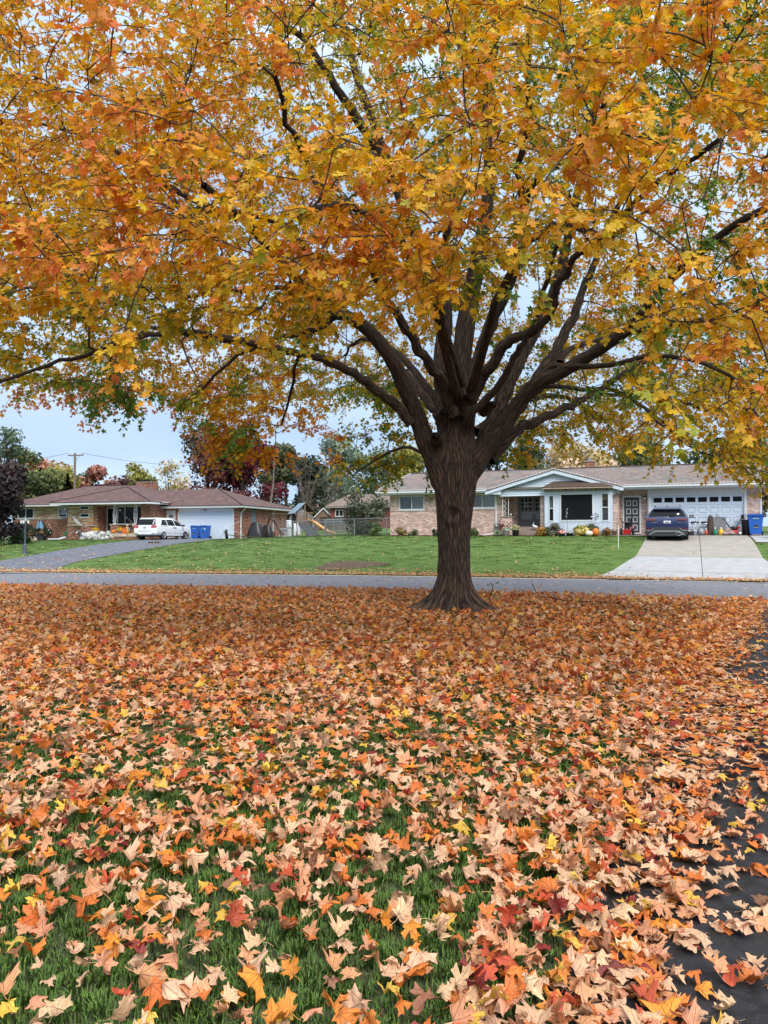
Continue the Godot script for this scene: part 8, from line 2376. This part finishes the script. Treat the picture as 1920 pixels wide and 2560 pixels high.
func woods() -> void:
	var C := func(a: Array) -> Array:
		var o := []
		for k in range(0, a.size(), 3): o.append(Color8(a[k], a[k + 1], a[k + 2]))
		return o
	var grp := "trees beyond the houses"
	var plum: Array = C.call([52, 40, 46, 62, 46, 50, 44, 36, 40, 70, 54, 54])
	var olive: Array = C.call([88, 98, 58, 104, 110, 62, 76, 88, 54])
	var gold: Array = C.call([146, 138, 66, 130, 128, 62, 112, 116, 58, 160, 146, 72])
	var rust: Array = C.call([150, 104, 78, 134, 92, 72, 166, 118, 86])
	var rose: Array = C.call([176, 118, 96, 160, 100, 86, 186, 132, 104, 140, 96, 82])
	var wine: Array = C.call([112, 36, 48, 92, 32, 44, 130, 44, 56, 84, 40, 44])
	var brownred: Array = C.call([104, 62, 58, 90, 66, 54, 120, 72, 62, 76, 74, 52])
	var green: Array = C.call([62, 78, 48, 74, 90, 54, 54, 68, 44])
	var dark: Array = C.call([44, 58, 42, 54, 68, 48, 38, 50, 40])
	var bluish: Array = C.call([74, 96, 100, 88, 108, 112, 62, 84, 88])
	var silver: Array = C.call([122, 138, 118, 104, 122, 102, 140, 154, 134, 90, 108, 88])
	var pale: Array = C.call([190, 176, 130, 176, 158, 112, 206, 176, 150, 150, 146, 96])
	clump_tree("plum_tree", "dark purple-leaved tree at the left edge of the photo, nearest the street", -26.1, -51, 6.0, 2.2, 1.0, plum, 5200, 0.13, 1)
	clump_tree("leafy_tree", "grey-green tree rising above the dark purple tree", -31.4, -62, 9.8, 2.0, 5.0, C.call([96, 112, 92, 82, 98, 78]), 900, 0.15, 2, grp)
	clump_tree("leafy_tree", "olive green tree between the purple tree and the blue spruce", -33.8, -72, 9.2, 3.0, 1.5, olive, 3600, 0.17, 3, grp)
	spruce("spruce_tree", "blue-grey spruce behind the left end of the plum roof", -36.2, -80, 7.6, 2.4, bluish, 5200, 4, grp)
	clump_tree("leafy_tree", "rust brown treetop behind the blue spruce", -49.5, -110, 10.6, 5.2, 5.0, rust, 3800, 0.26, 5, grp)
	clump_tree("leafy_tree", "yellow-green tree just left of the wooden utility pole", -40.8, -92, 8.6, 3.6, 2.0, gold, 4200, 0.21, 6, grp)
	clump_tree("leafy_tree", "small yellow-green tree behind the utility pole", -42.6, -99, 8.0, 3.0, 2.0, gold, 3000, 0.22, 7, grp)
	spruce("spruce_tree", "dark green spruce at the foot of the utility pole", -37.6, -90, 7.6, 3.0, dark, 4200, 8, grp)
	clump_tree("leafy_tree", "plain green tree right of the utility pole", -40.5, -100, 8.0, 3.4, 2.0, green, 3400, 0.22, 9, grp)
	clump_tree("leafy_tree", "pinkish orange tree above the middle of the plum roof", -38.2, -101, 9.2, 3.6, 3.0, rose, 4200, 0.22, 10, grp)
	clump_tree("leafy_tree", "dark purple low tree left of the brick chimney", -33.8, -98, 7.6, 3.4, 3.0, C.call([92, 62, 64, 78, 54, 58, 106, 72, 70]), 3200, 0.22, 11, grp)
	clump_tree("leafy_tree", "yellow-green tree behind the brick chimney of the red house", -28.4, -88, 8.6, 2.5, 3.0, C.call([128, 128, 62, 144, 140, 70, 104, 110, 56]), 2400, 0.19, 12, grp, 0.0, 0.2)
	clump_tree("leafy_tree", "thin pale tree with sky showing through right of the chimney", -25.6, -90, 9.0, 3.4, 3.5, pale, 1500, 0.16, 13, grp, 0.0, 0.4)
	clump_tree("leafy_tree", "brownish red tree behind the plum garage roof", -18.6, -80, 11.8, 4.5, 0.8, brownred, 6200, 0.19, 14, grp)
	clump_tree("leafy_tree", "deep crimson tree behind the red garage's right end", -14.6, -78, 10.6, 4.1, 0.8, wine, 6600, 0.19, 15, grp)
	clump_tree("leafy_tree", "olive dark evergreen right of the crimson tree", -11.6, -90, 10.4, 3.6, 1.2, C.call([70, 78, 50, 58, 68, 46, 82, 86, 54]), 5200, 0.19, 16, grp)
	clump_tree("leafy_tree", "dark evergreen closing the gap left of the silvery willow", -10.4, -97, 9.4, 3.6, 0.8, dark, 4200, 0.2, 31, grp)
	bare_tree("birch_tree", "leaning pale bare trunk before the crimson tree", -11.2, -75, 9.0, 1.6, 1, M.pole, 17, grp, 0.06)
	bare_tree("bare_thicket", "grey leafless thicket left of the dark red house", -9.0, -88, 8.4, 2.6, 11, M.pole, 18, grp)
	bare_tree("bare_thicket", "second grey leafless thicket nearer the dark red house", -6.6, -92, 7.6, 2.2, 9, M.pole, 19, grp)
	clump_tree("willow_tree", "tall silvery green tree behind the grey thicket", -7.2, -102, 12.6, 4.6, 2.0, silver, 6500, 0.20, 20, grp)
	clump_tree("leafy_tree", "silvery green tree behind the dark red house", -1.6, -104, 11.4, 4.2, 2.5, C.call([104, 120, 96, 88, 106, 82, 120, 130, 100]), 4200, 0.21, 21, grp)
	clump_tree("leafy_tree", "yellow tinged tree behind the left end of the pink house", 3.6, -96, 10.4, 3.8, 3.0, gold, 3600, 0.21, 22, grp)
	clump_tree("leafy_tree", "dark green tree behind the ridge of the pink house, just right of the maple trunk", 9.4, -76, 8.6, 4.2, 2.5, dark, 4200, 0.19, 23, grp)
	clump_tree("leafy_tree", "dense dark tree behind the porch gable", 14.4, -78, 9.2, 4.0, 2.5, green, 4200, 0.19, 24, grp)
	clump_tree("leafy_tree", "pale yellow and pink tree behind the chimney of the pink house", 19.6, -76, 8.0, 3.8, 3.0, pale, 3800, 0.19, 25, grp)
	clump_tree("leafy_tree", "olive tree behind the garage end of the pink house", 26.8, -78, 9.4, 4.6, 2.5, olive, 4200, 0.20, 26, grp)
	clump_tree("leafy_tree", "green tree beyond the far right corner of the pink house", 34.0, -74, 9.6, 4.6, 2.0, green, 4200, 0.20, 27, grp)
	clump_tree("leafy_tree", "brown and yellow low tree past the right corner of the garage", 26.6, -52, 4.4, 2.6, 0.3, C.call([120, 96, 74, 150, 132, 84, 98, 84, 66]), 3400, 0.13, 28, grp)
	clump_tree("leafy_tree", "broad orange tree far off at the right edge", 45.0, -88, 11.0, 5.0, 2.0, rust, 3600, 0.24, 29, grp)
	# yew by the left corner of the pink house
	clump_tree("yew_tree", "shaggy dark yew at the left corner of the pink house", -1.7, -57.5, 3.9, 2.3, 0.1, C.call([52, 60, 46, 70, 76, 58, 86, 92, 74]), 4200, 0.09, 30, "", 0.0, 0.1)

func shrubs() -> void:
	var C := func(a: Array) -> Array:
		var o := []
		for k in range(0, a.size(), 3): o.append(Color8(a[k], a[k + 1], a[k + 2]))
		return o
	var S := func(label: String, p: Vector3, h: float, rad: float, pal: Array, n: int, leaf: float, sd: int) -> void:
		clump_tree("garden_shrub", label, p.x, p.z, h, rad, 0.05, pal, n, leaf, sd, "shrubs in the front beds")
	var dark: Array = C.call([46, 58, 40, 58, 72, 48, 40, 50, 38])
	var dry: Array = C.call([120, 104, 66, 146, 124, 74, 92, 92, 56, 166, 132, 70])
	var mid: Array = C.call([82, 98, 58, 98, 112, 66, 70, 84, 52])
	S.call("broad dark shrub under the purple tree at the left edge", V(-25.6, 0, -52.6), 1.5, 1.3, dark, 1500, 0.07, 51)
	S.call("dark shrub behind the lamp post", lh(-19.3, 2.2), 1.3, 0.85, dark, 1300, 0.06, 52)
	S.call("larger dark shrub behind the orange garden flag", lh(-17.3, 2.2), 1.5, 1.0, dark, 1500, 0.06, 53)
	S.call("leafy shrub at the left corner of the pink house", rh(-0.7, 0.9), 0.85, 0.55, mid, 900, 0.05, 54)
	S.call("low dry shrub under the first window of the pink house", rh(0.9, 0.6), 0.55, 0.5, dry, 600, 0.05, 55)
	S.call("thin green plant below the left window", rh(1.8, 0.6), 0.4, 0.35, mid, 400, 0.05, 56)
	S.call("small dark shrub just left of the maple trunk", rh(3.2, 0.6), 0.55, 0.35, dark, 500, 0.05, 57)
	S.call("low grassy shrub right of the maple trunk", rh(5.4, 0.7), 0.5, 0.6, mid, 800, 0.05, 58)
	S.call("yellow-bronze flowering shrub right of the porch steps", rh(9.5, 1.0), 0.62, 0.6, C.call([168, 120, 50, 120, 100, 50, 92, 90, 48, 190, 140, 60]), 1000, 0.045, 59)
	S.call("tall rounded grey-green shrub before the bay's left window", rh(10.05, 0.95), 0.95, 0.5, C.call([88, 92, 74, 104, 104, 84, 74, 80, 62]), 1300, 0.045, 60)
	S.call("yellow and green hosta clump below the bay window", rh(11.55, 1.05), 0.55, 0.6, C.call([206, 188, 110, 176, 170, 96, 128, 132, 70, 220, 196, 140]), 700, 0.08, 61)
	S.call("round green shrub behind the pumpkins", rh(12.2, 0.95), 0.95, 0.4, C.call([78, 92, 62, 94, 104, 72, 66, 78, 54]), 900, 0.045, 62)
	S.call("bronze shrub at the right end of the bay", rh(12.95, 1.05), 0.6, 0.5, C.call([96, 84, 52, 122, 100, 60, 84, 80, 50, 150, 100, 60]), 900, 0.045, 63)
	S.call("red-leaved shrub by the porch pedestal", rh(7.25, 0.75), 0.75, 0.3, C.call([132, 50, 44, 150, 66, 54, 110, 60, 48]), 500, 0.05, 64)
	S.call("white-edged plant left of the grey pot", rh(6.95, 0.95), 0.45, 0.25, C.call([150, 166, 140, 176, 186, 162, 110, 130, 96]), 300, 0.05, 65)
	S.call("small dark plants beside the hosta", rh(11.95, 0.85), 0.42, 0.28, C.call([66, 74, 68, 80, 86, 80, 56, 62, 58]), 400, 0.04, 66)

func _ready() -> void:
	# camera
	var cam := Camera3D.new()
	cam.name = "camera"
	cam.position = EYE
	cam.rotation.x = deg_to_rad(PITCH)
	cam.fov = FOV
	cam.near = 0.05
	cam.far = 1000.0
	add_child(cam)
	# sky: autumn overcast made brighter overhead to light the ground, with soft blue-grey rolls
	var env := Environment.new()
	env.background_mode = Environment.BG_SKY
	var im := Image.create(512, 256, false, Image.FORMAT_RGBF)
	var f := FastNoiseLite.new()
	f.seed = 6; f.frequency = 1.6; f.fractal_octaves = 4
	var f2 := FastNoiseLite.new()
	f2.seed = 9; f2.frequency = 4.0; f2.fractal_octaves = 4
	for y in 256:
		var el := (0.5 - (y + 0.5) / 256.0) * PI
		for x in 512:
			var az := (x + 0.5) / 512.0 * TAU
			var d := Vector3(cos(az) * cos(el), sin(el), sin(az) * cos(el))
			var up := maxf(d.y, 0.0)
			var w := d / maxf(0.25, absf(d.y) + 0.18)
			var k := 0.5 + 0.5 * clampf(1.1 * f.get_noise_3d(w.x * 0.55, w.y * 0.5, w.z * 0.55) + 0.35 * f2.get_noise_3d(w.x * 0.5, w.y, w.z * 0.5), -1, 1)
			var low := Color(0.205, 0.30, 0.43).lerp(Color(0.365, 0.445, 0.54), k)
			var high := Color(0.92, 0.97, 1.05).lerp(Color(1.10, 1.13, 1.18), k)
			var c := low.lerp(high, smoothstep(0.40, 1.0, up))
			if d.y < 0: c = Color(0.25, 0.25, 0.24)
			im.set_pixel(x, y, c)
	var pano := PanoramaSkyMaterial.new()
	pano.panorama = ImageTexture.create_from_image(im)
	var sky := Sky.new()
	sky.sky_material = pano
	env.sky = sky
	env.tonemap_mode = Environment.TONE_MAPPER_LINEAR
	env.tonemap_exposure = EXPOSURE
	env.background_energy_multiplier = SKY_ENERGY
	env.sdfgi_enabled = true
	env.ssao_enabled = true
	env.ssil_enabled = true
	var we := WorldEnvironment.new()
	we.name = "environment"
	we.environment = env
	add_child(we)
	var sun := DirectionalLight3D.new()
	sun.name = "sun"
	sun.light_energy = 0.5
	sun.light_angular_distance = 30.0
	sun.light_color = Color(1.0, 0.97, 0.93)
	sun.shadow_enabled = true
	sun.rotation_degrees = Vector3(-44, 20, 0)
	add_child(sun)
	make_materials()
	ground()
	concrete_drive()
	right_house()
	left_house()
	far_house()
	minivan()
	suv()
	woods()
	shrubs()
	left_yard()
	back_yard()
	right_yard()
	big_maple()
	by_the_maple()
	fallen_leaves()
	grass()
